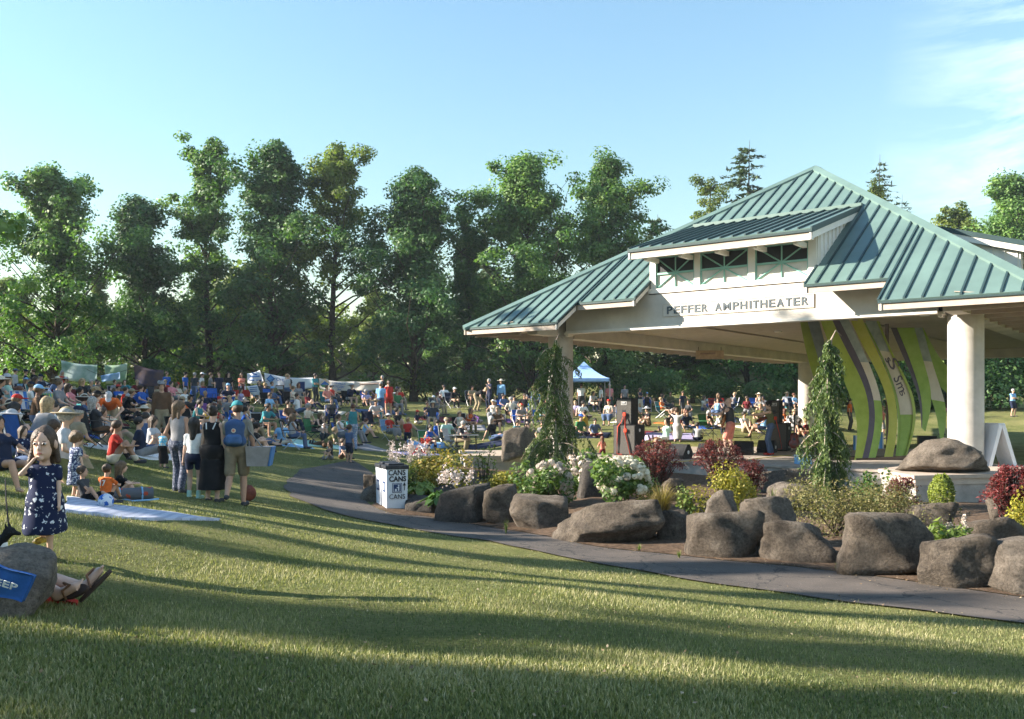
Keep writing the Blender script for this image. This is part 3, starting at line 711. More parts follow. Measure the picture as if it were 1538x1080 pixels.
def conifer(seed, H, W, hb=.12, tiers=40, droop=.35, kind='needle', sparse=1.0, spray=.55):
    rng = np.random.default_rng(seed); tb = MB(); r0 = .011 * H + .04
    tb.tube([(0, 0, -.4), (0, 0, H * .5), (.01 * H, 0, H)], [r0 * 1.2, r0 * .6, .012], 8)
    Cs, Ns, Ds, Ss = [], [], [], []
    for i in range(tiers):
        t = hb + (.98 - hb) * i / tiers; ln = W / 2 * (1 - (t - hb) / (1.02 - hb)) ** .62
        for k in range(rng.integers(4, 7)):
            az = rng.random() * 6.283; l = ln * rng.uniform(.6, 1.15); p0 = np.array([0, 0, H * t]); pts = []
            for s in np.linspace(0, 1, 6): pts.append(p0 + np.array([math.cos(az) * l * s, math.sin(az) * l * s, l * (.18 * s - droop * s * s + .12 * s ** 3)]))
            tb.tube(pts, [max(.006, .03 * (1 - s) * (l / 2)) for s in np.linspace(0, 1, 6)], 4, cap=False)
            m = int((12 + l * 16) * sparse)
            s = rng.uniform(.15, 1.0, m); P = np.array([np.interp(s, np.linspace(0, 1, 6), [p[j] for p in pts]) for j in range(3)]).T
            side = np.array([-math.sin(az), math.cos(az), 0]); sg = rng.choice([-1, 1], m)[:, None]; w = (rng.random(m) * .28 * l * (1.15 - s))[:, None]
            P = P + side * sg * w + np.c_[np.zeros((m, 2)), -.25 * w[:, 0]] + rng.normal(size=(m, 3)) * .04
            Cs.append(P); Ns.append(np.tile([0, 0, 1.0], (m, 1))); Ds.append(np.array([math.cos(az), math.sin(az), -.35]) + side * sg * .8); Ss.append(np.full(m, spray))
    P = np.concatenate(Cs); V, F = leaves(P, np.concatenate(Ns), np.concatenate(Ss) * rng.uniform(.6, 1.3, len(P)), rng, wid=.34, rnd=.45, aspect_dir=np.concatenate(Ds))
    me = raw_mesh('crown', V, F, False, [LEAF[kind]]); set_attr(me, np.repeat(np.clip(rng.normal(.45, .2, len(P)), 0, 1), 4))
    return tb.mesh('trunk', bark_m, True), me
def plant_tree(name, meshes, loc, rz=0, s=1.0, label=None, group=None, m=None, sz=None):
    t = empty(name, loc, rz); t.scale = (s, s, sz or s); tag(t, label, 'tree', group)
    obj('trunk', meshes[0], t); obj('crown', meshes[1], t, m=m)
    return t
ROW = 'trees in a row behind the crowd'
# (px centre, top row, distance, width px, crown base fraction, clumps, kind, shape, open, lean, label)
rowspec = [
 (82, 250, 56, 185, .10, 250, 'mid', 'oval', .1, 0, 'broad leafy tree nearest the frame edge, above the standing men'),
 (212, 298, 60, 150, .08, 190, 'deep', 'cone', .05, 0, 'shorter dark pointed tree between two taller leafy trees'),
 (312, 205, 62, 135, .10, 200, 'mid', 'oval', .28, .02, 'tall slim leafy tree with gaps, leaning slightly to one side'),
 (410, 207, 60, 160, .07, 280, 'deep', 'cone', .05, 0, 'tall dense dark tree behind the brown shirted man'),
 (502, 215, 62, 165, .14, 170, 'light', 'oval', .55, .01, 'airy pale yellow-green tree with bare branches showing through'),  # pale leaf colour stands in for light coming from behind
 (625, 250, 60, 165, .07, 290, 'deep', 'oval', .05, 0, 'dense dark rounded tree behind the white banners'),
 (702, 310, 63, 78, .06, 110, 'deep', 'column', .1, 0, 'narrow dark column-shaped tree beside the pavilion eave'),
 (795, 236, 61, 190, .08, 320, 'mid', 'oval', .08, 0, 'wide full leafy tree rising over the left roof corner'),
 (905, 228, 64, 165, .08, 240, 'mid', 'oval', .15, .03, 'leafy tree over the roof slope, its top leaning towards the apex'),
 (1066, 264, 78, 85, .2, 90, 'light', 'column', .15, 0, 'small pale leafy tree peeking over the left hip of the roof'),
 (1310, 266, 76, 85, .2, 80, 'light', 'oval', .1, 0, 'pale leafy tree top just right of the roof apex'),
 (1442, 302, 72, 110, .2, 110, 'light', 'oval', .1, 0, 'yellow-green tree top above the right-hand dormer'),
 (1522, 262, 66, 185, .1, 240, 'mid', 'oval', .1, 0, 'large green tree at the far right frame edge'),
 (1345, 440, 62, 260, .04, 120, 'mid', 'oval', .1, 0, 'leafy tree seen under the roof behind the curved sculpture'),
 (1500, 430, 64, 240, .04, 130, 'mid', 'oval', .1, 0, 'bushy tree seen beside the sunlit round column'),
 (1120, 440, 64, 200, .04, 110, 'deep', 'oval', .05, 0, 'dark tree seen under the roof behind the musicians'),
]
PROTO = []
for i, (px, top, Y, wpx, hb, cl, kind, shp, op, lean, lab) in enumerate(rowspec):
    g = gat(px, Y); H = ZC - (top - YH) / FPX * Y - g.z; W = wpx / FPX * Y
    per = 95 if cl > 150 else 80
    ms_ = gen_tree(100 + i, H, W * 1.36, hb * .7, int(cl * 1.62), int(per * 1.15), .24, kind, shp, op * .9 + .06, lean, .52)
    PROTO.append((ms_, H, W)); g.z -= .05
    plant_tree('leafy_tree', ms_, g, 0, 1, lab, ROW)
# conifers
for i, (px, top, Y, wpx, sp, lab) in enumerate([
  (1122, 210, 80, 170, .55, 'tall cedar with drooping tiers rising behind the left hip of the roof'),
  (985, 322, 74, 110, .9, 'dark little pine behind the leafy tree by the dormer'),
  (1318, 232, 84, 130, .16, 'wispy bare-tipped cedar top rising behind the roof apex'),
  (725, 330, 70, 120, .6, 'ragged conifer with feathery branch tips beside the wide leafy tree'),
  (1352, 292, 82, 110, .16, 'thin feathery conifer branch tips beyond the right hip of the roof')]):
    g = gat(px, Y); H = ZC - (top - YH) / FPX * Y - g.z
    plant_tree('conifer', conifer(300 + i, H, wpx / FPX * Y * 1.25, .15, 38, .42 if i != 1 else .1, 'needle', sp), g, 0, 1, lab, 'conifers behind the row')
# second row behind, and the trees standing left of the picture whose long shadows cross the lawn
BACK = 'trees of the second row behind'
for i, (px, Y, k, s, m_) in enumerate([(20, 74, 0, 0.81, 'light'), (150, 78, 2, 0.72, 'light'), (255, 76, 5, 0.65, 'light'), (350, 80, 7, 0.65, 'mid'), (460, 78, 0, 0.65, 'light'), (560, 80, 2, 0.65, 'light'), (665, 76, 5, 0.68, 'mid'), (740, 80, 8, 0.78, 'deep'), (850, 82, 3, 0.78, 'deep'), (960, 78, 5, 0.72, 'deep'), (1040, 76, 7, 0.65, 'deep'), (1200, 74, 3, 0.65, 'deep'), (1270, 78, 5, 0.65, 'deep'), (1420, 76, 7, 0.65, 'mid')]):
    g = gat(px, Y)
    names_ = ['at the picture edge', 'left of the striped canopy banner', 'behind the short dark tree', 'between the slim and the dense tree', 'beneath the airy pale tree', 'behind the cycling banner', 'right of the rounded dark tree', 'behind the ragged conifer', 'behind the wide leafy tree', 'beside the blue canopy', 'above the folding chairs', 'behind the rear column', 'behind the weeping cedar', 'behind the big round column']
    plant_tree('background_tree', PROTO[k][0], g, i * 1.3, s, f'{"sunlit" if m_ == "light" else "shaded"} lower tree of the second row {names_[i]}', BACK, LEAF[m_], s * .85)  # light leaves paint these crowns sunlit, darker ones paint them shaded
SIDE = 'trees beyond the left edge of the picture'
SP = [gen_tree(150, 16.5, 4.6, .1, 330, 75, .28, 'mid', 'oval', .0), gen_tree(151, 16.0, 3.6, .12, 170, 70, .28, 'mid', 'column', .35), gen_tree(152, 16.0, 7.5, .12, 330, 75, .3, 'mid', 'oval', .25)]
side = [(-17.6, 24.5, 2, .80, .86), (-26, -.4, 2, .8, .95), (-26.5, 2.2, 0, .75, .92), (-25.5, 4.1, 0, .55, .80), (-26, 6.25, 0, .55, 1.0), (-25.5, 8.9, 1, .26, .80), (-26.5, 10.2, 1, .30, .74), (-26, 12.2, 1, .55, .70), (-27, 14.6, 0, .6, .60), (-26, 17.0, 1, .9, .56), (-27, 20.4, 0, .9, .56), (-25, 23.8, 1, .9, .52), (-25, 27.0, 2, .6, .54), (-28, 30.4, 0, .95, .60), (-26, 33.8, 1, 1.0, .56), (-27, 37.5, 2, .7, .6), (-29, 41.4, 0, 1.0, .72), (-38, 46, 2, 1.1, 1.0)]
ords = ['first', 'second', 'third', 'fourth', 'fifth', 'sixth', 'seventh', 'eighth', 'ninth', 'tenth', 'eleventh', 'twelfth', 'thirteenth', 'fourteenth', 'fifteenth', 'sixteenth', 'seventeenth', 'eighteenth']
for i, (x, y, k, s, sz) in enumerate(side):
    lab = 'leafy tree whose branch tips reach in at the left picture edge' if i == 0 else f'leafy tree beyond the picture edge casting the {ords[i-1]} long shadow'
    plant_tree('leafy_tree', SP[k], (x, y, tz(x, y) - .05), i * .9, s, lab, SIDE, None, sz)
# understorey shrubs under the row
def gen_bush(seed, W, H, n, leaf, kind, wid=.62, core=.35, flat_base=True, mats_=None, lumps=7):
    rng = np.random.default_rng(seed)
    lc = rng.normal(size=(lumps, 3)) * np.array([.27 * W, .27 * W, .18 * H]) + np.array([0, 0, .52 * H]); lc[0] = (0, 0, .5 * H)
    lr = rng.uniform(.22, .42, lumps)
    ci = rng.integers(0, lumps, n); g = rng.normal(size=(n, 3)); g /= np.linalg.norm(g, axis=1)[:, None]
    rr = core + (1 - core) * rng.random(n) ** .5
    P = lc[ci] + g * (rr * lr[ci])[:, None] * np.array([W, W, H * 1.0])
    P[:, 2] = np.where(P[:, 2] < .03 * H, rng.random(n) * .25 * H, P[:, 2])
    V, F = leaves(P, g * .7 + np.array([0, 0, .5]), leaf * rng.uniform(.6, 1.35, n), rng, wid=wid, rnd=.5)
    me = raw_mesh('foliage', V, F, False, [mats_ or LEAF[kind]])
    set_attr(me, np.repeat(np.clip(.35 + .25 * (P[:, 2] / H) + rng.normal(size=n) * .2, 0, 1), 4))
    sb = MB()
    for k in range(9):
        e = lc[k % lumps] * np.array([.9, .9, 1]); sb.tube([(rng.normal() * .04 * W, rng.normal() * .04 * W, -.05), e * np.array([.55, .55, .5]), e], [.012 * H + .006, .009 * H + .004, .004], 5, cap=False)
    return me, sb.mesh('stems', bark_m, True)
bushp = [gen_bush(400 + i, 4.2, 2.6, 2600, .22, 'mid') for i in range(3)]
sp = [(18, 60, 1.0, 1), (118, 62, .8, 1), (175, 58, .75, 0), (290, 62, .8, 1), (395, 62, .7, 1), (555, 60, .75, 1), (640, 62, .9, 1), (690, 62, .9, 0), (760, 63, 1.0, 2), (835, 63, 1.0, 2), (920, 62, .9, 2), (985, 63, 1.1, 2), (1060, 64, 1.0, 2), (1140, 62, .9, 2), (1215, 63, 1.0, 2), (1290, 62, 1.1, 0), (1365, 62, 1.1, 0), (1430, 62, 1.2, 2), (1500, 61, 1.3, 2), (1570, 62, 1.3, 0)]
wh = ['at the left picture edge', 'behind the white picture banner', 'behind the bent grey man', 'behind the two blue shirts', 'behind the sagging banner', 'behind the pale right banner', 'between two dark trunks', 'right of the white banners', 'behind the man in light blue', 'behind the weeping cedar tip', 'beside the blue canopy', 'behind the grey speaker tower', 'above the orange chairs', 'behind the fiddle player', 'behind the rear column', 'left in the sculpture gap', 'in the middle sculpture gap', 'behind the sunlit column', 'behind the man in white by the lawn', 'at the right picture edge']
for i, (px, Y, s, k) in enumerate(sp):
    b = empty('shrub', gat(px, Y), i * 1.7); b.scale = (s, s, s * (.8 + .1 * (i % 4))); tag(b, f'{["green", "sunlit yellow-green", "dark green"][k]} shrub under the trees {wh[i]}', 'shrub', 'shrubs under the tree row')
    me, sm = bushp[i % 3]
    obj('foliage', me, b, m=[LEAF['mid'], LEAF['light'], LEAF['deep']][k]); obj('stems', sm, b)  # sun on the yellow-green shrubs is put into their lighter leaf colour

# far wood closing the view behind everything: one mass of foliage
def far_wood():
    rng = np.random.default_rng(77); n = 42000
    X = rng.uniform(-85, 85, n); top = 7.5 + 2.6 * np.sin(X * .16) + 1.8 * np.sin(X * .41 + 1) + 1.2 * np.sin(X * .93 + 2); Y = 98 + rng.normal(size=n) * 2.2 + 3 * np.sin(X * .3)
    Z = tz(X, Y) + top * rng.random(n) ** .8; P = np.c_[X, Y, Z]
    V, F = leaves(P, np.tile([-.2, -.5, .6], (n, 1)), .8 * rng.uniform(.6, 1.3, n), rng, rnd=.7)
    me = raw_mesh('far_wood', V, F, False, [LEAF['light']]); set_attr(me, np.repeat(np.clip(.4 + .3 * vnoise(P * .5, 3, 2) + rng.normal(size=n) * .15, 0, 1), 4))
    tag(obj('far_wood', me), 'sunlit yellow-green wood far behind the tree row', 'wood', kind='stuff')  # its sunlit look is painted by the light leaf colour
far_wood()

# ------------------------------------------------------------------ boulders
def rock_material(name, dark, light, tint):
    m, nt, b = principled(name); N, Lk = nt.nodes, nt.links
    t = N.new('ShaderNodeTexCoord'); oi = N.new('ShaderNodeObjectInfo')
    ad = N.new('ShaderNodeVectorMath'); ad.operation = 'ADD'; Lk.new(t.outputs['Object'], ad.inputs[0]); Lk.new(oi.outputs['Location'], ad.inputs[1])
    def noise(sc, det=7, ro=.65, di=0.):
        n = N.new('ShaderNodeTexNoise'); n.inputs['Scale'].default_value = sc; n.inputs['Detail'].default_value = det; n.inputs['Roughness'].default_value = ro; n.inputs['Distortion'].default_value = di
        Lk.new(ad.outputs[0], n.inputs['Vector']); return n
    r = N.new('ShaderNodeValToRGB'); e = r.color_ramp.elements; e[0].position = .32; e[1].position = .68; e[0].color = (*dark, 1); e[1].color = (*light, 1); Lk.new(noise(3.2, 8, .7, .4).outputs['Fac'], r.inputs[0])
    r2 = N.new('ShaderNodeValToRGB'); e = r2.color_ramp.elements; e[0].position = .52; e[1].position = .7; e[0].color = (0, 0, 0, 1); e[1].color = (.75, .75, .75, 1); Lk.new(noise(1.6, 6).outputs['Fac'], r2.inputs[0])
    mx_ = N.new('ShaderNodeMix'); mx_.data_type = 'RGBA'; mx_.inputs[7].default_value = (*tint, 1); Lk.new(r2.outputs[0], mx_.inputs[0]); Lk.new(r.outputs[0], mx_.inputs[6])
    r3 = N.new('ShaderNodeValToRGB'); e = r3.color_ramp.elements; e[0].position = .35; e[1].position = .6; e[0].color = (.5, .5, .5, 1); e[1].color = (1.1, 1.1, 1.1, 1); Lk.new(noise(26, 5, .8).outputs['Fac'], r3.inputs[0])
    mu = N.new('ShaderNodeMix'); mu.data_type = 'RGBA'; mu.blend_type = 'MULTIPLY'; mu.inputs[0].default_value = 1; Lk.new(mx_.outputs[2], mu.inputs[6]); Lk.new(r3.outputs[0], mu.inputs[7])
    Lk.new(mu.outputs[2], b.inputs['Base Color']); b.inputs['Roughness'].default_value = .92; b.inputs['Specular IOR Level'].default_value = .2
    bp = N.new('ShaderNodeBump'); bp.inputs['Strength'].default_value = 1.0; bp.inputs['Distance'].default_value = .07
    a2 = N.new('ShaderNodeMath'); a2.operation = 'ADD'; Lk.new(noise(9, 8, .75, .3).outputs['Fac'], a2.inputs[0]); Lk.new(noise(40, 5, .8).outputs['Fac'], a2.inputs[1]); Lk.new(a2.outputs[0], bp.inputs['Height']); Lk.new(bp.outputs[0], b.inputs['Normal'])
    return m
rock_m = rock_material('brown_basalt', (.075, .06, .047), (.225, .185, .145), (.31, .265, .215))
rock_dark_m = rock_material('dark_basalt', (.055, .05, .047), (.13, .115, .10), (.16, .145, .125))
rock_pale_m = rock_material('pale_weathered_stone', (.12, .10, .08), (.27, .225, .18), (.33, .285, .235))
def _ico(sub):
    bm = bmesh.new(); bmesh.ops.create_icosphere(bm, subdivisions=sub, radius=1); V = np.array([v.co[:] for v in bm.verts]); F = np.array([[v.index for v in f.verts] for f in bm.faces]); bm.free(); return V, F
ICO = {4: _ico(5), 3: _ico(4), 2: _ico(3)}
def boulder_mesh(seed, dims, sub=4, p=48, flat_top=.0, rough=.045, tilt=0.0):
    rng = np.random.default_rng(seed); D, F = ICO[sub]
    k = rng.integers(5, 9); ns_ = rng.normal(size=(k, 3)); ns_ /= np.linalg.norm(ns_, axis=1)[:, None]
    ns_ = np.concatenate([ns_, [[1, .1, .1], [-1, -.1, .15], [.1, 1, 0], [-.1, -1, .12], [0, .1, 1], [0, 0, -1]]]); ns_ += rng.normal(size=ns_.shape) * .13; ns_ /= np.linalg.norm(ns_, axis=1)[:, None]
    d = rng.uniform(.70, 1.0, len(ns_)); d[-6:] = rng.uniform(.72, .92, 6)
    if flat_top: d[-2] = flat_top
    q = np.clip(D @ ns_.T, 0, None) / d; r = 1 / (q ** p).sum(1) ** (1 / p)
    V = D * r[:, None]
    V += D * (rough * vnoise(V * 2.3, seed, 4))[:, None] + D * (.018 * vnoise(V * 11, seed + 1, 3) - .05 * np.clip(np.abs(vnoise(V * 3.1, seed + 2, 2)) * -1 + .22, 0, 1))[:, None]
    lo, hi = V.min(0), V.max(0); V = (V - (lo + hi) / 2) / (hi - lo) * np.array(dims)
    if tilt: V[:, 2] += V[:, 0] * tilt
    return raw_mesh('boulder', V, F, True)
def boulder(px0, px1, py0, py1, seed, m, label, depth=.8, Y=None, flat=0, tilt=0, group='boulders edging the planting bed', z=None, dark=False, bury=.22, rz=0, p=48):
    cx = (px0 + px1) / 2
    if Y is None: Y = hit(cx, py1).y
    Yc = Y + .28 * (px1 - px0) / FPX * Y * depth
    w = (px1 - px0) / FPX * Yc; top = ZC - (py0 - YH) / FPX * Yc; x = (cx - 769) / FPX * Yc
    zb = (ZC - (py1 - YH) / FPX * Y if z is None else z) - bury * (.3 if z is not None else 1) * .6
    h = top - zb
    me = boulder_mesh(seed, (w * 1.13, w * depth, h), 4 if w > 1.15 else 3, p, flat, tilt=tilt)
    o = obj('boulder', me, None, loc=(x, Yc, zb + h / 2), rot=(0, 0, rz), m=m); tag(o, label, 'boulder', group); return o
boulder(606, 654, 743, 772, 1, rock_dark_m, 'small dark boulder right beside the white recycling bins', 1.1)
boulder(654, 733, 731, 786, 2, rock_dark_m, 'dark slab boulder leaning beside the hosta leaves', .7, tilt=.18)
boulder(728, 774, 727, 791, 3, rock_m, 'tall narrow boulder standing upright in the edging row', .9)
boulder(770, 852, 743, 799, 4, rock_m, 'squarish brown boulder below the pink-white hydrangea', .9)
boulder(837, 987, 747, 819, 5, rock_m, 'longest boulder of the edging row, below the white hydrangea', .6, flat=.85)
boulder(987, 1040, 764, 817, 6, rock_m, 'small rounded boulder beneath the tan grass clump', .8)
boulder(1036, 1136, 763, 839, 7, rock_m, 'blocky brown boulder at the middle of the edging row', .8, flat=.9)
boulder(1149, 1247, 781, 847, 8, rock_m, 'boulder below the olive ground cover with a lit left end', .7)
boulder(1259, 1384, 766, 866, 9, rock_m, 'big pointed boulder with smooth shaded face by the path', .75, tilt=-.1)
boulder(1383, 1486, 799, 884, 10, rock_m, 'rough wide boulder between the pointed one and the picture edge', .8)
boulder(1494, 1590, 803, 895, 11, rock_pale_m, 'pale cracked boulder cut by the right picture edge', .9)
R2 = 'boulders inside the planting bed'
def bb2(px0, px1, py0, py1, Y, seed, m, label, **k): return boulder(px0, px1, py0, py1, seed, m, label, Y=Y, group=R2, bury=.35, **k)
bb2(1060, 1104, 735, 772, 14.5, 21, rock_pale_m, 'small sunlit boulder behind the blocky brown one')
bb2(1119, 1188, 744, 800, 13.6, 22, rock_pale_m, 'rounded pale boulder between the blocky and the lit-ended boulders')
bb2(1136, 1224, 702, 732, 20.5, 23, rock_m, 'flat-topped boulder just below the stage edge', flat=.8)
bb2(1160, 1232, 724, 756, 17.5, 24, rock_pale_m, 'tan flat boulder left of the right weeping cedar foot', flat=.8)
bb2(868, 922, 692, 756, 19.5, 25, rock_dark_m, 'dark boulder between the two hydrangeas')
bb2(992, 1034, 717, 742, 19.0, 26, rock_m, 'grey boulder behind the tan grass clump')
bb2(1352, 1424, 752, 806, 13.8, 27, rock_m, 'boulder under the olive ground cover near the dwarf conifer')
bb2(1450, 1545, 772, 822, 12.6, 28, rock_m, 'low broad boulder at the foot of the red maple')
bb2(1486, 1518, 740, 766, 15.5, 29, rock_pale_m, 'small pale stone beside the red maple trunk')
bb2(690, 740, 726, 752, 20.5, 30, rock_m, 'flat brown stone behind the hosta')
bb2(780, 822, 722, 748, 20.5, 31, rock_dark_m, 'grey stone left of the pink-white hydrangea')
bb2(650, 690, 728, 760, 19.0, 32, rock_dark_m, 'dark stone behind the small boulder by the bins')
boulder(538, 580, 722, 764, 33, rock_pale_m, 'pale rough rock partly hidden behind the recycling bins', Y=20.0, group=R2)
boulder(546, 566, 712, 728, 34, rock_m, 'small rock left of the bins where the path bends', Y=22.0, group=R2)
bo = boulder(1364, 1491, 657, 712, 40, rock_pale_m, 'big pale boulder resting on the plinth before the round column', Y=20.0, depth=.5, z=PZ_, group='boulders on the plinths')
# thin flat slab standing against the column on the other plinth
sl = boulder_mesh(41, (1.3, .34, 1.0), 4, 30, rough=.03); slo = obj('stone_slab', sl, None, loc=tuple(at(778, 664, 28.4)), rot=(math.radians(-18), math.radians(-14), .12), m=rock_pale_m)
tag(slo, 'pale flat stone slab leaning on the left plinth', 'stone', 'boulders on the plinths')

# ------------------------------------------------------------------ grass blades
def grass(n, y0, y1, seed, hmul, wmul, tris2):
    rng = np.random.default_rng(seed)
    Y = np.exp(rng.uniform(math.log(y0), math.log(y1), n)); X = rng.uniform(-.66, .66, n) * Y
    ok = np.ones(n, bool); P = np.c_[X, Y]
    for poly in NO_GRASS: ok &= ~inpoly(P, poly)
    X, Y = X[ok], Y[ok]; n = len(X); Z = tz(X, Y)
    tuft = vnoise(np.c_[X * 2.2, Y * 2.2, np.zeros(n)], 11, 3); thin = rng.random(n) < np.clip(.80 + .22 * tuft, .3, 1)
    X, Y, Z, tuft = X[thin], Y[thin], Z[thin], tuft[thin]; n = len(X)
    h = (.013 + .017 * rng.random(n) + .006 * np.clip(tuft, -1, 1.5)) * hmul; w = (.0036 + .0013 * Y ** .8 * .6) * wmul * rng.uniform(.7, 1.3, n)
    tall = rng.random(n) < .006; h = np.where(tall, h * 1.9, h)
    az = rng.random(n) * 6.283; ln = rng.uniform(.1, .9, n) * h; lx, ly = np.cos(az) * ln, np.sin(az) * ln
    wa = az + 1.57 + rng.normal(size=n) * .5; wx, wy = np.cos(wa) * w / 2, np.sin(wa) * w / 2
    b0 = np.c_[X - wx, Y - wy, Z - .006]; b1 = np.c_[X + wx, Y + wy, Z - .006]; tip = np.c_[X + lx, Y + ly, Z + h]
    r = np.clip(.45 + .15 * tuft + rng.normal(size=n) * .2 + (rng.random(n) < .07) * .4, 0, 1)
    if tris2:
        m0 = np.c_[X + lx * .35 - wx * .8, Y + ly * .35 - wy * .8, Z + h * .6]; m1 = np.c_[X + lx * .35 + wx * .8, Y + ly * .35 + wy * .8, Z + h * .6]
        V = np.stack([b0, b1, m1, m0, tip], 1).reshape(-1, 3); k = np.arange(n)[:, None] * 5
        F = np.concatenate([k + [0, 1, 2], k + [0, 2, 3], k + [3, 2, 4]]); A = np.repeat(r, 5)
    else:
        V = np.stack([b0, b1, tip], 1).reshape(-1, 3); F = np.arange(3 * n).reshape(n, 3); A = np.repeat(r, 3)
    return V, F, A
grass_m = leaf_mat('grass_blades', [(.05, .078, .024), (.13, .155, .05), (.235, .235, .10), (.42, .37, .22)], .30, .6, (1.2, 1.3, .6))
V1, F1, A1 = grass(115000, 2.6, 4.8, 1, 1.0, 1.0, True); V2, F2, A2 = grass(320000, 4.8, 32.0, 2, 1.05, 1.05, False)
gm = raw_mesh('grass_blades', np.concatenate([V1, V2]), np.concatenate([F1, F2 + len(V1)]), False, [grass_m]); set_attr(gm, np.concatenate([A1, A2]))
gr = obj('grass', gm); tag(gr, 'short mown grass blades covering the sloping lawn', 'grass', kind='stuff')

def litter():
    rng = np.random.default_rng(8); n = 420; Y = np.exp(rng.uniform(math.log(3), math.log(20), n)); X = rng.uniform(-.6, .62, n) * Y; P = np.c_[X, Y]
    k = rng.integers(0, len(far_w), 700); E = far_w[k] + rng.normal(size=(700, 2)) * .16; k = rng.integers(0, len(near_w), 250); N_ = near_w[k] + rng.normal(size=(250, 2)) * .12
    P = np.concatenate([P, E, N_]); Z = tz(P[:, 0], P[:, 1]) + .035; C = np.c_[P, Z]; m = len(C)
    V, F = leaves(C, np.tile([0, 0, 1.0], (m, 1)), rng.uniform(.012, .034, m), rng, wid=.6, rnd=.35)
    lm_ = leaf_mat('dry_fallen_leaves', [(.10, .06, .03), (.24, .16, .08), (.42, .34, .22)], .1, .8, (1, .9, .7)); me = raw_mesh('leaf_litter', V, F, False, [lm_]); set_attr(me, np.repeat(rng.random(m), 4))
    tag(obj('leaf_litter', me), 'dry fallen leaves scattered on the lawn and along the path edges', 'leaves', kind='stuff')
litter()

# ------------------------------------------------------------------ planting bed
def lm(name, cols, tr=.3, tint=(1.2, 1.35, .6)): return leaf_mat(name, cols, tr, .55, tint)
PL = {
 'gold': lm('golden_foliage', [(.12, .13, .015), (.26, .24, .03), (.42, .34, .05)]),
 'amber': lm('amber_green_foliage', [(.10, .13, .02), (.22, .20, .03), (.36, .22, .05)]),
 'red': lm('dark_red_foliage', [(.05, .016, .015), (.14, .036, .033), (.26, .085, .07)], .3, (1.5, .7, .6)),
 'maple': lm('red_maple_foliage', [(.07, .016, .018), (.17, .04, .04), (.27, .09, .075)], .35, (1.5, .7, .6)),
 'hosta': lm('hosta_leaf', [(.02, .06, .012), (.05, .12, .02), (.13, .22, .045)], .25),
 'hyd': lm('hydrangea_leaf', [(.035, .075, .015), (.08, .14, .03), (.16, .22, .05)]),
 'cedar': lm('weeping_cedar_foliage', [(.035, .07, .022), (.085, .14, .04), (.20, .25, .08)], .25),
 'heath': lm('olive_ground_cover', [(.07, .085, .025), (.17, .16, .05), (.30, .24, .11)], .25),
 'lime': lm('bright_dwarf_conifer', [(.07, .10, .012), (.16, .20, .025), (.28, .30, .045)], .2),
 'straw': lm('tan_ornamental_grass', [(.11, .10, .03), (.24, .19, .06), (.36, .26, .11)], .3),
 'white': lm('white_petals', [(.50, .50, .36), (.66, .62, .50), (.74, .70, .62)], .2, (1, 1, .9)),
 'blush': lm('blush_white_petals', [(.46, .38, .30), (.62, .53, .45), (.70, .63, .56)], .2, (1, .95, .9)),
 'plume': lm('pale_pink_plumes', [(.42, .34, .30), (.58, .50, .46), (.66, .60, .57)], .2, (1, .95, .9)),
 'scarlet': lm('scarlet_petals', [(.35, .03, .02), (.5, .06, .04), (.6, .12, .08)], .2, (1.2, .8, .8)),
 'sprig': lm('fresh_green_sprig', [(.06, .10, .02), (.13, .19, .035), (.22, .27, .06)]),
}
def cloud(P, nr, size, m, name, parent, seed=0, wid=.6, rnd=.5, adir=None, base=None):
    rng = np.random.default_rng(seed); V, F = leaves(P, nr, size * rng.uniform(.6, 1.35, len(P)), rng, wid=wid, rnd=rnd, aspect_dir=adir)
    me = raw_mesh(name, V, F, False, [m]); r = rng.normal(.5, .2, len(P)) if base is None else base + rng.normal(size=len(P)) * .15
    set_attr(me, np.repeat(np.clip(r, 0, 1), 4)); return obj(name, me, parent)
def pspot(px, py, Y=None):
    """foot of a plant in the bed seen at that pixel"""
    if Y is None: Y = hit(px, py).y
    x = (px - 769) / FPX * Y; return Vector((x, Y, ZC - (py - YH) / FPX * Y))
def shrub(name, px0, px1, py0, py1, Y, kind, n, leaf, label, seed, wid=.62, cat='shrub', core=.3, lumps=8, dn=.75):
    cx = (px0 + px1) / 2; W = (px1 - px0) / FPX * Y; x = (cx - 769) / FPX * Y
    zb = bed_z(x, Y) - .03; H = ZC - (py0 - YH) / FPX * Y - zb
    s = empty(name, (x, Y, zb)); tag(s, label, cat)
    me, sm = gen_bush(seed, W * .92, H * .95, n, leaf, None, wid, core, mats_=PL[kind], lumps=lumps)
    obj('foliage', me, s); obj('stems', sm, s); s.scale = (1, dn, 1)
    return s, W, H
def heads(parent, W, H, n, size, kind, seed, cone=1.3, name='flower_head', per=110, front=.5):
    """rounded or conical flower heads made of small petals, sitting on the outside of a shrub"""
    rng = np.random.default_rng(seed)
    for i in range(n):
        a = rng.uniform(-math.pi, 0) if rng.random() < front + .35 else rng.uniform(0, math.pi); el = rng.uniform(-.25, 1.35)
        c = np.array([math.cos(a) * math.cos(el) * W * .47, math.sin(a) * math.cos(el) * W * .47, H * (.45 + .50 * math.sin(el))])
        g = rng.normal(size=(per, 3)); g /= np.linalg.norm(g, axis=1)[:, None]
        s = size * rng.uniform(.75, 1.25)
        P = c + g * s * np.array([.5, .5, .5 * cone]) * np.clip(1 - .28 * (g[:, 2:3] > 0) * cone * g[:, 2:3], .4, 1)
        cloud(P, g, s * .30, PL[kind], name, parent, seed * 97 + i, .95, .25)
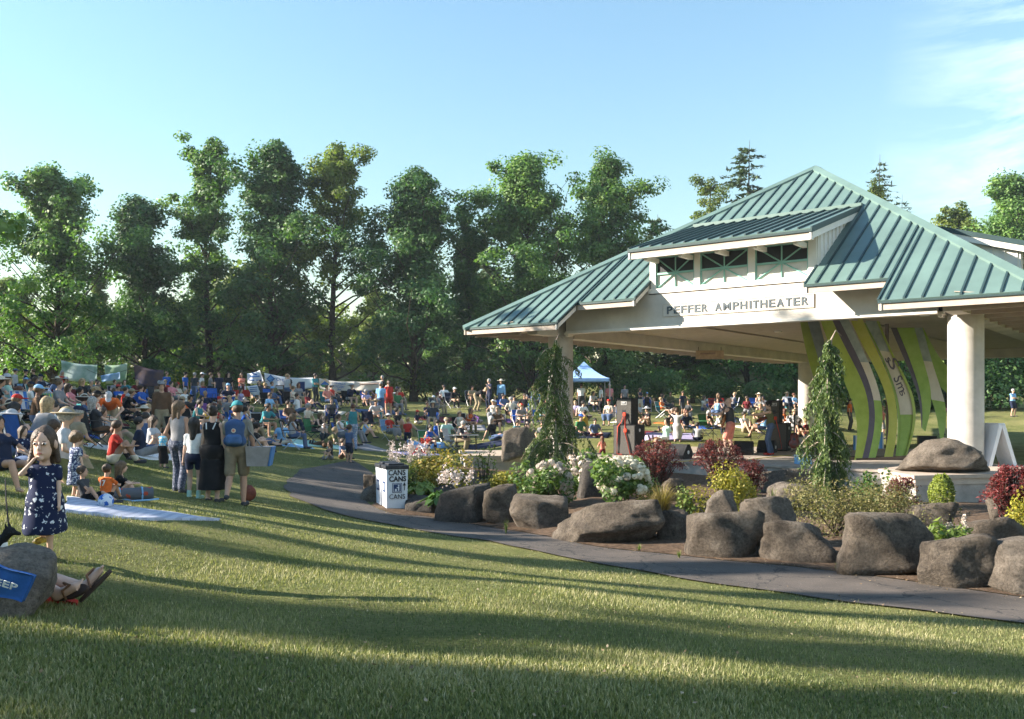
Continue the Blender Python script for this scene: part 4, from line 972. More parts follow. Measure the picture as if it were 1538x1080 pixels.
# weeping cedars
def weeping(px, top, base_y, Y, spread, label, seed, lean=0.0):
    rng = np.random.default_rng(seed); x = (px - 769) / FPX * Y; zb = bed_z(x, Y); zt = ZC - (top - YH) / FPX * Y; H = zt - zb
    t = empty('weeping_cedar', (x, Y, zb - .05)); tag(t, label, 'tree', 'weeping cedars in the planting bed')
    tb = MB(); ax = lambda s: np.array([lean * s * H + .05 * math.sin(5 * s + seed), .04 * math.sin(4 * s), H * s])
    tb.tube([ax(s) for s in np.linspace(0, .94, 8)] + [ax(.97) + np.array([.08, 0, .02 * H]), ax(.95) + np.array([.2, 0, .01 * H])], [.075 * (1 - .8 * i / 8) for i in range(8)] + [.012, .006], 7)
    Ps, Ds, Bs = [], [], []
    nb = 50
    for i in range(nb):
        s = .12 + .82 * (i + rng.random()) / nb; az = i * 2.4 + rng.normal() * .4; l = spread * (.30 + .95 * (1 - s) ** .55) * rng.uniform(.35, 1.35) * (.5 if s > .88 else 1)
        p0 = ax(s); pts = []
        for k in np.linspace(0, 1, 6): pts.append(p0 + np.array([math.cos(az) * l * k, math.sin(az) * l * k, l * (.55 * k - 1.15 * k * k)]))
        tb.tube(pts, [.018 * (1 - .8 * k) + .003 for k in np.linspace(0, 1, 6)], 4, cap=False)
        for j in range(int(16 + 24 * l)):                     # hanging sprays along the branch
            k = rng.uniform(.12, 1); b = np.array([np.interp(k, np.linspace(0, 1, 6), [p[c] for p in pts]) for c in range(3)])
            ln = rng.uniform(.18, .5) * (.6 + .5 * (1 - s)); m = int(7 + 20 * ln)
            side = rng.normal(size=2) * .06
            for q in np.linspace(0, 1, m):
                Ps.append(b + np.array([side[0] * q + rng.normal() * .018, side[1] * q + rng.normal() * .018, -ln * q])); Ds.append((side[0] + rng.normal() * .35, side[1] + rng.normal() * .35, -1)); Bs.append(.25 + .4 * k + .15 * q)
    P = np.array(Ps); n = len(P); nr = np.c_[rng.normal(size=(n, 2)), np.full(n, .25)]
    tb.build('trunk', mat('pale_cedar_bark', (.30, .24, .19), .95, .2, 12, .5, 40), t, True)
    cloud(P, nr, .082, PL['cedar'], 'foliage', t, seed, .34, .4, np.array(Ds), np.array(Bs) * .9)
    return t
weeping(832, 497, 700, 26.4, .86, 'tall weeping cedar in front of the left round column', 1, .02)
weeping(1244, 490, 745, 18.4, .50, 'weeping cedar standing before the curved green sculpture', 2, .01)

# flowering and coloured shrubs, left to right
s, W, H = shrub('flowering_perennial', 578, 650, 672, 735, 20.6, 'sprig', 900, .09, 'clump with pale pinkish-white flower plumes behind the recycling bins', 11, .3, 'plant')
rng = np.random.default_rng(5)
for i in range(30):
    c = np.array([rng.uniform(-.42, .42) * W, rng.normal() * .15, H * rng.uniform(.7, 1.15)]); P = c + rng.normal(size=(38, 3)) * np.array([.035, .035, .07]); cloud(P, rng.normal(size=(38, 3)), .045, PL['plume'], 'flower_plume', s, 700 + i, .8)
s, W, H = shrub('red_flower_clump', 615, 650, 668, 705, 21.5, 'sprig', 400, .07, 'small clump of scarlet flowers behind the golden shrub', 12, .4, 'plant')
for i in range(7):
    c = np.array([rng.uniform(-.5, .5) * W, rng.normal() * .1, H * rng.uniform(.75, 1.1)]); P = c + rng.normal(size=(24, 3)) * .035; cloud(P, rng.normal(size=(24, 3)), .05, PL['scarlet'], 'flower', s, 740 + i, .9)
shrub('golden_shrub', 598, 692, 676, 738, 20.2, 'amber', 2300, .085, 'amber and yellow-green shrub behind the hostas', 13)
def hosta(px, py, Y, R, n, label, seed, kind='hosta'):
    p = pspot(px, py, Y); p.z = bed_z(p.x, p.y); h = empty('hosta', p); tag(h, label, 'plant', 'hostas beside the bins'); rng = np.random.default_rng(seed)
    V, F, A = [], [], []
    for i in range(n):
        az = i * 2.4 + rng.normal() * .3; t = .35 + .65 * i / n; L = R * t * rng.uniform(.8, 1.15); lw = R * .34 * rng.uniform(.8, 1.15); hh = R * (1.05 - .55 * t)
        d = np.array([math.cos(az), math.sin(az), 0]); sd = np.array([-d[1], d[0], 0]); k0 = len(V)
        prof = [(.15, .02), (.35, .12), (.5, .55), (.66, .95), (.82, .8), (.95, .35), (1.02, 0)]
        for s_, w_ in prof:
            z = hh * math.sin(min(1, s_ * 1.25) * 1.7) * (1 - .35 * max(0, s_ - .6) / .4)
            c = d * L * s_ + np.array([0, 0, z])
            V += [c - sd * lw * w_ * .5 + np.array([0, 0, .035 * w_]), c, c + sd * lw * w_ * .5 + np.array([0, 0, .035 * w_])]; A += [rng.uniform(.3, .9)] * 3 if s_ == .15 else [A[-1]] * 3
        for a in range(6):
            for b in range(2): q = k0 + a * 3 + b; F.append((q, q + 1, q + 4, q + 3))
    me = raw_mesh('leaf_rosette', np.array(V), F, True, [PL[kind]]); set_attr(me, A); obj('leaf_rosette', me, h); return h
h = hosta(668, 745, 18.3, .58, 42, 'dark green hosta with broad leaves above the leaning slab boulder', 1)
h2 = hosta(632, 735, 19.3, .58, 40, 'light green hosta right of the recycling bins', 2, 'sprig')
for i in range(16):
    c = np.array([rng.uniform(-.1, .6), rng.uniform(-.1, .3), .62 + rng.uniform(0, .25)]); P = c + rng.normal(size=(22, 3)) * np.array([.03, .03, .06]); cloud(P, rng.normal(size=(22, 3)), .06, PL['plume'], 'flower_plume', h, 760 + i, .6)
# slim sprig, then the golden barberry
s, W, H = shrub('tall_sprig', 712, 742, 655, 722, 22.6, 'sprig', 260, .09, 'thin upright leafy sprig in front of the stone cap', 15, .5, 'shrub', .1, 9)
shrub('golden_barberry', 724, 786, 699, 742, 20.4, 'gold', 2300, .06, 'round golden shrub in front of the plinth wall', 16)
s, W, H = shrub('hydrangea', 786, 862, 690, 752, 18.6, 'hyd', 2000, .10, 'hydrangea with blush-white heads under the left weeping cedar', 17); heads(s, W, H, 34, .14, 'blush', 18)
s, W, H = shrub('hydrangea', 846, 906, 678, 742, 20.6, 'hyd', 1500, .10, 'hydrangea with pinkish heads partly behind the dark boulder', 19); heads(s, W, H, 24, .14, 'blush', 20)
s, W, H = shrub('hydrangea', 898, 978, 682, 762, 17.6, 'hyd', 2200, .10, 'hydrangea with bright creamy white heads above the longest boulder', 21); heads(s, W, H, 46, .135, 'white', 22, 1.1)
def spiky(name, px0, px1, py0, py1, Y, kind, n, label, seed, leaf=.055, arch=.5, cat='shrub'):
    """arching twigs carrying small leaves, as barberry and laceleaf maple grow"""
    rng = np.random.default_rng(seed); cx = (px0 + px1) / 2; W = (px1 - px0) / FPX * Y; x = (cx - 769) / FPX * Y; zb = bed_z(x, Y) - .03; H = ZC - (py0 - YH) / FPX * Y - zb
    s = empty(name, (x, Y, zb)); tag(s, label, cat); tb = MB(); Ps, Ds = [], []
    for i in range(n):
        az = rng.random() * 6.283; l = rng.uniform(.35, 1.0); pts = []
        for k in np.linspace(0, 1, 6):
            rr = W * .5 * l * k ** (1.0 - .3 * arch); zz = H * rng.uniform(.97, 1.03) * (1.05 - .5 * l * l) * (math.sin(k * (1.57 + arch * .75)))
            pts.append(np.array([math.cos(az) * rr, math.sin(az) * rr * .75, max(.02, zz)]))
        tb.tube(pts, [.009 * (1 - .7 * k) for k in np.linspace(0, 1, 6)], 4, cap=False)
        m = int(20 + 26 * l)
        k = rng.uniform(.25, 1.0, m); P = np.array([np.interp(k, np.linspace(0, 1, 6), [p[c] for p in pts]) for c in range(3)]).T + rng.normal(size=(m, 3)) * .03
        Ps.append(P); Ds.append(np.tile(pts[-1] - pts[2], (m, 1)) / (W * .3) + rng.normal(size=(m, 3)) * .5)
    P = np.concatenate(Ps); tb.build('twigs', bark_m, s, True)
    cloud(P, np.tile([0, 0, 1.0], (len(P), 1)), leaf, PL[kind], 'foliage', s, seed, .5, .6, np.concatenate(Ds)); return s
spiky('red_barberry', 934, 1034, 660, 740, 19.8, 'red', 120, 'dark red barberry beside the white hydrangea', 23)
spiky('red_barberry', 1034, 1128, 660, 738, 20.6, 'red', 95, 'dark red barberry in front of the singer legs', 24)
spiky('red_barberry', 1104, 1156, 690, 745, 18.8, 'red', 50, 'small dark red barberry right of the big golden shrub', 25)
shrub('golden_shrub', 1046, 1134, 694, 756, 17.0, 'gold', 3000, .06, 'large round yellow shrub above the small sunlit boulder', 26)
s, W, H = shrub('green_sapling', 1022, 1048, 720, 760, 16.8, 'sprig', 260, .08, 'small bright green leafy sapling left of the big yellow shrub', 27)
def tuft(name, px0, px1, py0, py1, Y, n, kind, label, seed, w=.008, cat='grass clump', droop=.9):
    rng = np.random.default_rng(seed); cx = (px0 + px1) / 2; W = (px1 - px0) / FPX * Y; x = (cx - 769) / FPX * Y; zb = bed_z(x, Y) - .02; H = ZC - (py0 - YH) / FPX * Y - zb
    o = empty(name, (x, Y, zb)); tag(o, label, cat); V, F, A = [], [], []
    for i in range(n):
        az = rng.random() * 6.283; l = rng.uniform(.3, 1); d = np.array([math.cos(az), math.sin(az) * .8, 0]); sd = np.array([-d[1], d[0], 0]) * w; k0 = len(V); r = rng.random()
        hh = H * rng.uniform(.6, 1.05) * (1.1 - .35 * l)
        for k in np.linspace(0, 1, 5):
            c = d * W * .52 * l * k ** 1.4 + np.array([0, 0, hh * (math.sin(k * (1.2 + droop * l)))]); V += [c - sd * (1 - .8 * k), c + sd * (1 - .8 * k)]; A += [r, r]
        for a in range(4): q = k0 + 2 * a; F.append((q, q + 1, q + 3, q + 2))
    me = raw_mesh('blades', np.array(V), F, True, [PL[kind]]); set_attr(me, A); obj('blades', me, o); return o
tuft('ornamental_grass', 944, 1042, 722, 790, 16.2, 420, 'straw', 'arching tan ornamental grass clump over the small rounded boulder', 31)
tuft('grass_tuft', 1486, 1520, 788, 822, 12.6, 60, 'sprig', 'thin green grass tuft on the broad boulder near the picture edge', 32, .006, droop=.3)
tuft('grass_tuft', 1148, 1172, 728, 752, 17.2, 50, 'sprig', 'short green grass tuft beside the flat tan boulder', 33, .006, droop=.3)
for k, (a, b, c, d_, Y, lab) in enumerate([(1188, 1312, 716, 806, 14.6, 'olive ground cover spilling over the boulder with the lit end'), (1272, 1400, 712, 812, 14.2, 'pinkish olive heather mat above the big pointed boulder')]):
    shrub('ground_cover', a, b, c, d_, Y, 'heath', 5200, .046, lab, 41 + k, .4, 'plant', .2, 14, .9)
spiky('red_barberry', 1326, 1384, 716, 752, 15.8, 'red', 46, 'small red barberry against the orange-lit stage corner', 43)
# dwarf conifer: a smooth upright egg of fine foliage
def egg(px0, px1, py0, py1, Y, label):
    rng = np.random.default_rng(3); cx = (px0 + px1) / 2; W = (px1 - px0) / FPX * Y; x = (cx - 769) / FPX * Y; zb = ZC - (py1 - YH) / FPX * Y; H = ZC - (py0 - YH) / FPX * Y - zb
    o = empty('dwarf_conifer', (x, Y, zb)); tag(o, label, 'shrub'); n = 3600; g = rng.normal(size=(n, 3)); g /= np.linalg.norm(g, axis=1)[:, None]
    P = g * (.86 + .16 * rng.random(n)[:, None]) * np.array([W / 2, W / 2, H / 2]) * (1 + .05 * np.sin(7 * g[:, :1] + 5 * g[:, 2:])) + np.array([0, 0, H / 2]); P[:, :2] *= (1.06 - .28 * (P[:, 2:] / H))
    cloud(P, g, .045, PL['lime'], 'foliage', o, 44, .5, .6); mb = MB(); mb.tube([(0, 0, -.25), (0, 0, H * .6)], [.03, .01], 6); mb.build('stem', bark_m, o); return o
egg(1394, 1434, 711, 772, 15.2, 'bright yellow-green egg-shaped dwarf conifer against the plinth wall')
# leafy rosette with two cream flower spikes
s, W, H = shrub('spike_flower_plant', 1402, 1466, 768, 812, 12.4, 'sprig', 500, .13, 'leafy plant with two cream flower spikes on the rough boulder', 45, .3, 'plant')
for dx, hh in ((-.09, .55), (.13, .66)):
    P = np.array([(dx + rng.normal() * .018, rng.normal() * .018, hh * .55 + hh * .45 * k) for k in np.linspace(0, 1, 90)]); cloud(P, rng.normal(size=(90, 3)), .035, PL['blush'], 'flower_spike', s, int(dx * 100) + 60, .8)
    mb = MB(); mb.tube([(dx * .5, 0, .1), (dx, 0, hh * .6)], .006, 5); mb.build('stalk', bark_m, s)
spiky('laceleaf_maple', 1472, 1575, 698, 786, 14.6, 'maple', 120, 'feathery red laceleaf maple at the right picture edge', 46, .06, .8, 'tree')
s, W, H = shrub('yellow_flower_shrub', 1510, 1560, 744, 795, 12.9, 'gold', 1100, .05, 'yellow-green flowering shrub below the red maple', 47)
s, W, H = shrub('twiggy_shrub', 838, 905, 668, 705, 22.5, 'sprig', 420, .06, 'twiggy pale shrub beside the left column foot', 48, .5)
shrub('low_green_plant', 1290, 1330, 700, 735, 17.6, 'hosta', 500, .08, 'dark leafy plant left of the orange-lit stage corner', 49)
for k, (px, py, Y) in enumerate([(960, 830, 13.6), (1020, 838, 13.0), (1258, 855, 11.9), (760, 792, 15.6), (1388, 872, 11.2)]):
    p = pspot(px, py, Y); tuft('weed', px - 9, px + 9, py - 14, py, Y, 26, 'sprig', ['small weed below the longest boulder', 'weed at the foot of the small rounded boulder', 'weed left of the big pointed boulder', 'weed beside the tall narrow boulder', 'weed between the two rightmost big boulders'][k], 90 + k, .006, 'plant', .4)

# ------------------------------------------------------------------ people: bodies from a signed-distance field, one continuous surface each
class Field:
    def __init__(s, lo, hi, h):
        s.lo = np.array(lo, float); s.h = h; s.n = np.ceil((np.array(hi) - s.lo) / h).astype(int) + 1
        s.d = np.full(s.n, .3, np.float32); s.ax = [s.lo[i] + h * np.arange(s.n[i]) for i in range(3)]
    def _sl(s, a, b):
        i0 = np.clip(np.floor((np.array(a) - s.lo) / s.h).astype(int), 0, s.n - 1); i1 = np.clip(np.ceil((np.array(b) - s.lo) / s.h).astype(int) + 1, 1, s.n)
        return tuple(slice(i0[k], max(i1[k], i0[k] + 1)) for k in range(3))
    def _pts(s, sl): return np.stack(np.meshgrid(*[s.ax[k][sl[k]] for k in range(3)], indexing='ij'), -1)
    def _join(s, sl, d, k, op='add'):
        a = s.d[sl]
        if op == 'add':
            h = np.clip(.5 + .5 * (a - d) / k, 0, 1); s.d[sl] = a * (1 - h) + d * h - k * h * (1 - h)
        elif op == 'cut': s.d[sl] = np.maximum(a, -d)
        return s
    def cap(s, a, b, ra, rb=None, k=.02, op='add'):
        rb = ra if rb is None else rb; a, b = np.array(a, float), np.array(b, float); m = max(ra, rb) + k + 3 * s.h + .02
        sl = s._sl(np.minimum(a, b) - m, np.maximum(a, b) + m); P = s._pts(sl); ab = b - a
        t = np.clip(((P - a) @ ab) / max(ab @ ab, 1e-9), 0, 1); d = np.linalg.norm(P - a - t[..., None] * ab, axis=-1) - (ra + (rb - ra) * t)
        return s._join(sl, d, k, op)
    def ell(s, c, r, R=None, k=.02, op='add'):
        c = np.array(c, float); r = np.array(r, float); m = r.max() + k + 3 * s.h + .02; sl = s._sl(c - m, c + m); P = s._pts(sl) - c
        if R is not None: P = P @ R
        k0 = np.linalg.norm(P / r, axis=-1); k1 = np.linalg.norm(P / (r * r), axis=-1); d = k0 * (k0 - 1) / np.maximum(k1, 1e-6)
        return s._join(sl, d, k, op)
    def half(s, p, n):
        """keep only the side of the plane through p that n points away from"""
        P = s._pts(tuple(slice(0, q) for q in s.n)); n = np.array(n, float) / np.linalg.norm(n); s.d = np.maximum(s.d, ((P - np.array(p)) @ n).astype(np.float32)); return s
    def ripple(s, amp, fr, seed=3, axis=(1, 1, 1)):
        i = np.argwhere(np.abs(s.d) < .035); P = (s.lo + i * s.h) * np.array(axis)
        s.d[tuple(i.T)] += (amp * vnoise(P * fr, seed, 2)).astype(np.float32); return s
    def mesh(s, name, m=None):
        G = vdb.FloatGrid(background=.3); G.copyFromArray(np.ascontiguousarray(np.clip(s.d, -.3, .3) / s.h)); pts, q = G.convertToQuads(0.0)
        V = pts * s.h + s.lo
        me = raw_mesh(name, V, q.astype(np.int32), True)
        if m: me.materials.append(m)
        return me
def rot3(yaw=0, pitch=0, roll=0): return np.array((Euler((pitch, roll, yaw), 'XYZ')).to_matrix())
def ik(a, t, l1, l2, pole):
    """middle joint of a two-bone limb from a to t bending towards pole; returns (mid, end)"""
    a, t, pole = np.array(a, float), np.array(t, float), np.array(pole, float); d = t - a; L = np.linalg.norm(d) + 1e-9; mx_ = (l1 + l2) * .999
    if L > mx_: d = d / L * mx_; L = mx_; t = a + d
    u = d / L; x = (l1 * l1 - l2 * l2 + L * L) / (2 * L); h = math.sqrt(max(l1 * l1 - x * x, 0)); p = pole - (pole @ u) * u; p /= np.linalg.norm(p) + 1e-9
    return a + u * x + p * h, t
# A pose is: pelvis height, torso lean (forward +), hands and feet targets (relative to the pelvis; x = person's left, y = back, z = up), poles.
def POSE(pel, lean=0., hands=None, feet=None, knee=None, elbow=None, head=(0, 0), side=0., twist=0.):
    return dict(pel=pel, lean=lean, hands=hands, feet=feet, knee=knee, elbow=elbow, head=head, side=side, twist=twist)
POSES = {
 'standing': POSE(.92, .03, ((.24, -.06, -.12), (-.24, -.06, -.12)), ((.10, -.02, -.86), (-.10, .03, -.86)), ((.1, -1, 0),) * 2, ((.3, 1, 0), (-.3, 1, 0))),
 'standing with folded arms': POSE(.92, .02, ((-.10, -.22, .26), (.10, -.24, .22)), ((.12, -.03, -.86), (-.11, .02, -.86)), ((.1, -1, 0),) * 2, ((.8, .3, -.6), (-.8, .3, -.6)), (.3, .05)),
 'standing with a raised cup': POSE(.92, .02, ((.14, -.26, .42), (-.25, .0, -.10)), ((.10, .02, -.86), (-.12, -.05, -.86)), ((.1, -1, 0),) * 2, ((.6, .1, -.8), (-.3, 1, 0)), (-.3, 0)),
 'walking': POSE(.90, .06, ((.24, -.22, -.06), (-.24, .18, -.10)), ((.09, .26, -.80), (-.09, -.26, -.84)), ((.1, -1, 0),) * 2, ((.2, 1, 0), (-.2, 1, 0))),
 'bending over': POSE(.88, 1.15, ((.20, -.55, -.22), (-.18, -.58, -.25)), ((.13, -.02, -.82), (-.13, .06, -.82)), ((.1, -1, 0),) * 2, ((.5, .4, .3), (-.5, .4, .3)), (0, .5)),
 'sitting cross-legged': POSE(.12, .14, ((.20, -.30, .06), (-.20, -.30, .06)), ((-.14, -.34, -.06), (.14, -.28, -.05)), ((1, -.45, .30), (-1, -.45, .30)), ((.8, .3, -.3), (-.8, .3, -.3))),
 'sitting with knees up': POSE(.12, .10, ((.12, -.42, .26), (-.12, -.42, .26)), ((.12, -.46, -.04), (-.12, -.46, -.04)), ((.12, -.5, 1), (-.12, -.5, 1)), ((.8, .3, -.5), (-.8, .3, -.5))),
 'sitting with legs out': POSE(.12, -.10, ((.26, .24, -.05), (-.24, .26, -.05)), ((.12, -.84, -.04), (-.08, -.80, -.04)), ((.1, -.2, 1), (-.1, -.2, 1)), ((.4, 1, .2), (-.4, 1, .2))),
 'leaning back on one arm': POSE(.12, -.22, ((.34, .28, -.06), (-.10, -.30, .12)), ((.16, -.70, -.04), (-.12, -.44, -.04)), ((.2, -.3, 1), (-.2, -.4, 1)), ((.4, 1, .2), (-.7, .2, -.5)), (.2, 0)),
 'sitting on a chair': POSE(.50, .02, ((.16, -.36, .12), (-.16, -.36, .12)), ((.13, -.48, -.40), (-.13, -.44, -.40)), ((.1, -1, .5), (-.1, -1, .5)), ((.6, .5, -.5), (-.6, .5, -.5))),
 'slouching on a chair': POSE(.48, -.22, ((.30, -.26, .16), (-.30, -.26, .16)), ((.15, -.62, -.38), (-.10, -.56, -.38)), ((.1, -1, .6), (-.1, -1, .6)), ((.7, .5, -.4), (-.7, .5, -.4)), (.15, 0)),
 'sitting forward on a chair': POSE(.50, .45, ((.10, -.50, .20), (-.10, -.50, .18)), ((.16, -.44, -.40), (-.16, -.42, -.40)), ((.1, -1, .5), (-.1, -1, .5)), ((.9, .2, -.3), (-.9, .2, -.3)), (0, -.25)),
 'kneeling': POSE(.30, .10, ((.18, -.28, .10), (-.18, -.28, .10)), ((.12, .20, -.24), (-.12, .20, -.24)), ((.1, -1, -.2), (-.1, -1, -.2)), ((.6, .4, -.4), (-.6, .4, -.4))),
 'lying on one side': POSE(.13, .75, ((.30, -.50, -.02), (-.12, -.36, .02)), ((.30, .62, -.04), (.18, .50, -.02)), ((.9, -.4, .2), (.9, -.4, .2)), ((.5, 0, .4), (-.6, 0, .4)), (0, -.6)),
}
def skeleton(ps, fem=False, child=0.0, hs=None):
    """joint positions for an adult of 1.72 m; child 0..1 shortens the limbs against the head"""
    lg = 1 - .18 * child; J = {}; hs = hs or 1 + .2 * child; J['hs'] = hs; pel = np.array([0, 0, ps['pel'] * (lg if ps['pel'] > .6 else 1)])
    R = rot3(ps['twist'], ps['lean'], ps['side']); tl = .50 * (1 - .08 * child)
    sw = (.152 if fem else .176) * (1 - .12 * child); hw = .095
    up = R @ np.array([0, 0, 1.]); J['R'] = R; J['pel'] = pel; J['chest'] = pel + R @ np.array([0, 0, tl * .68]); J['neck'] = pel + R @ np.array([0, .0, tl + .03])
    hy, hp = ps['head']; RH = rot3(ps['twist'] * .6 + hy, ps['lean'] * .35 + hp, 0); J['RH'] = RH; J['head'] = J['neck'] + (R @ np.array([0, -.01, .05])) + RH @ np.array([0, -.015, .105 * hs])
    for i, s in ((0, 1), (1, -1)):
        sh = pel + R @ np.array([s * sw, .0, tl - .045]); J['sh', i] = sh
        hv = np.array(ps['hands'][i]); hd = pel + (hv if ps['lean'] < .6 and ps['pel'] < .6 else hv)
        J['el', i], J['wr', i] = ik(sh, hd, .285 * (1 - .12 * child), .25 * (1 - .12 * child), ps['elbow'][i])
        hip = pel + np.array([s * hw, 0, -.02]); J['hip', i] = hip; f = np.array(ps['feet'][i]); f = f * (np.array([1, lg, lg]) if ps['pel'] > .6 else np.array([1, .5 + .5 * lg, 1]))
        J['kn', i], J['an', i] = ik(hip, pel + f, .43 * lg, .43 * lg, ps['knee'][i])
        sk = J['an', i] - J['kn', i]; fw = np.array([s * .18, -1., 0]); fw /= np.linalg.norm(fw)
        if abs(sk[2]) < .25 * np.linalg.norm(sk): fw = np.array([s * .25, -.25, .95])
        if ps['pel'] > .25 and ps['pel'] < .35: fw = np.array([0, .9, -.1])
        J['toe', i] = J['an', i] + fw * .15 + np.array([0, 0, -.035 if abs(fw[2]) < .5 else 0])
    return J
def bounds(J, m=.28):
    P = np.array([v for k, v in J.items() if k not in ('R', 'RH', 'hs') and k[0] != 'tn']); return P.min(0) - m, P.max(0) + m
def hand(F, wr, el, s, r=1.0, k=.006, curl=.5, fingers=True, up=None):
    d = wr - el; d /= np.linalg.norm(d); a = np.array([0, 0, 1.]) if up is None else np.array(up, float); n = a - (a @ d) * d
    if np.linalg.norm(n) < .1: n = np.array([0, -1., 0]) - d * (-d[1])
    n /= np.linalg.norm(n); b = np.cross(d, n) * s                      # b: thumb side
    F.cap(wr, wr + d * .035 * r, .024 * r, .028 * r, .012); F.ell(wr + d * .06 * r, np.array([.036, .036, .022]) * r, None, .012)
    if not fingers:
        F.cap(wr + d * .07 * r, wr + d * .135 * r - n * .03 * r * curl, .026 * r, .016 * r, .015); F.cap(wr + d * .03 * r, wr + d * .075 * r + b * .04 * r, .012 * r, .010 * r, .008); return
    for i, (o, l) in enumerate(((.029, .072), (.010, .080), (-.010, .075), (-.028, .058))):
        p0 = wr + d * .085 * r + b * o * r; p1 = p0 + (d * math.cos(curl) - n * math.sin(curl)) * l * .5 * r; p2 = p1 + (d * math.cos(2.1 * curl) - n * math.sin(2.1 * curl)) * l * .5 * r
        F.cap(p0, p1, .0092 * r, .0085 * r, k); F.cap(p1, p2, .0085 * r, .0072 * r, k)
    t0 = wr + d * .03 * r + b * .022 * r; t1 = t0 + (d * .7 + b * .7) * .042 * r; F.cap(t0, t1, .012 * r, .010 * r, .008); F.cap(t1, t1 + (d * .95 + b * .2 - n * .3 * curl) * .03 * r, .010 * r, .008 * r, .006)
def body_mesh(J, h, fem=False, child=0., fingers=False, stout=1.0, name='person'):
    lo, hi = bounds(J); F = Field(lo, hi, h); R, RH = J['R'], J['RH']; pel, ch = J['pel'], J['chest']; g = stout * (1 - .13 * child); q = 1 - .08 * child
    F.ell(pel + R @ np.array([0, .005, .03]), (.158 * g, .112 * g, .125), R, .04); F.ell(pel + R @ np.array([0, -.005, .19 * q]), (.135 * g, .10 * g, .17), R, .05)
    F.ell(ch, ((.15 if fem else .168) * g, .105 * g, .18 * q), R, .05); F.cap(J['sh', 0], J['sh', 1], .047 * g, .047 * g, .045)
    if fem:
        for s in (1, -1): F.ell(ch + R @ np.array([s * .068, -.085, .02]), (.06, .055, .06), R, .03)
    F.cap(J['neck'] - R @ np.array([0, 0, .06]), J['head'] - RH @ np.array([0, -.02, .06]), .058 if not fem else .05, .048, .03)
    hs = J['hs']; H = J['head']
    def hp(x, y, z): return H + RH @ (np.array([x, y, z]) * hs)
    F.ell(hp(0, .012, .025), np.array([.076, .095, .092]) * hs, RH, .01); F.ell(hp(0, -.028, -.05), np.array([.057, .062, .068]) * hs, RH, .03)
    F.cap(hp(0, -.088, .012), hp(0, -.106, -.022), .009 * hs, .014 * hs, .014)
    for s in (1, -1): F.ell(hp(s * .078, .012, -.006), np.array([.012, .022, .032]) * hs, RH, .008)
    if h < .013:
        for s in (1, -1): F.ell(hp(s * .031, -.094, .012), np.array([.017, .014, .012]) * hs, RH, .006, 'cut')
        for s in (1, -1): F.ell(hp(s * .031, -.078, .012), np.array([.016, .016, .012]) * hs, RH, .006)
        F.cap(hp(-.018, -.088, -.058), hp(.018, -.088, -.058), .0075 * hs, .0075 * hs, .006); F.ell(hp(0, -.082, -.094), np.array([.022, .018, .018]) * hs, RH, .02)
    t = (.85 if fem else 1.0) * (1 - .22 * child)
    for i, s in ((0, 1), (1, -1)):
        F.cap(J['sh', i], J['el', i], .050 * t * g, .039 * t, .03); F.cap(J['el', i], J['wr', i], .040 * t, .026 * t, .015)
        hand(F, J['wr', i], J['el', i], s, .92 * (1 - .25 * child), fingers=fingers)
        F.cap(J['hip', i], J['kn', i], .085 * (1 - .2 * child) * g, .056 * (1 - .18 * child), .03)
        m = J['kn', i] + (J['an', i] - J['kn', i]) * .35; F.cap(J['kn', i], m, .054 * (1 - .18 * child), .056 * (1 - .2 * child), .015); F.cap(m, J['an', i], .056 * (1 - .2 * child), .036 * (1 - .1 * child), .015)
        F.cap(J['an', i] + np.array([0, .0, -.02]), J['toe', i], .037 * (1 - .1 * child), .030 * (1 - .1 * child), .015)
        if fingers:
            f = J['toe', i] - J['an', i]; f /= np.linalg.norm(f); sd = np.cross(f, J[('tn', i)] if ('tn', i) in J else (np.array([0, 0, 1.]) if abs(f[2]) < .8 else np.array([0, 1., 0]))); sd /= np.linalg.norm(sd)
            for q in range(5): F.cap(J['toe', i] + sd * (q - 2) * .015 * s + f * .01, J['toe', i] + sd * (q - 2) * .0175 * s + f * (.052 - .007 * q), .0105 - .0008 * q, .0095 - .0008 * q, .004)
    return F.mesh(name)
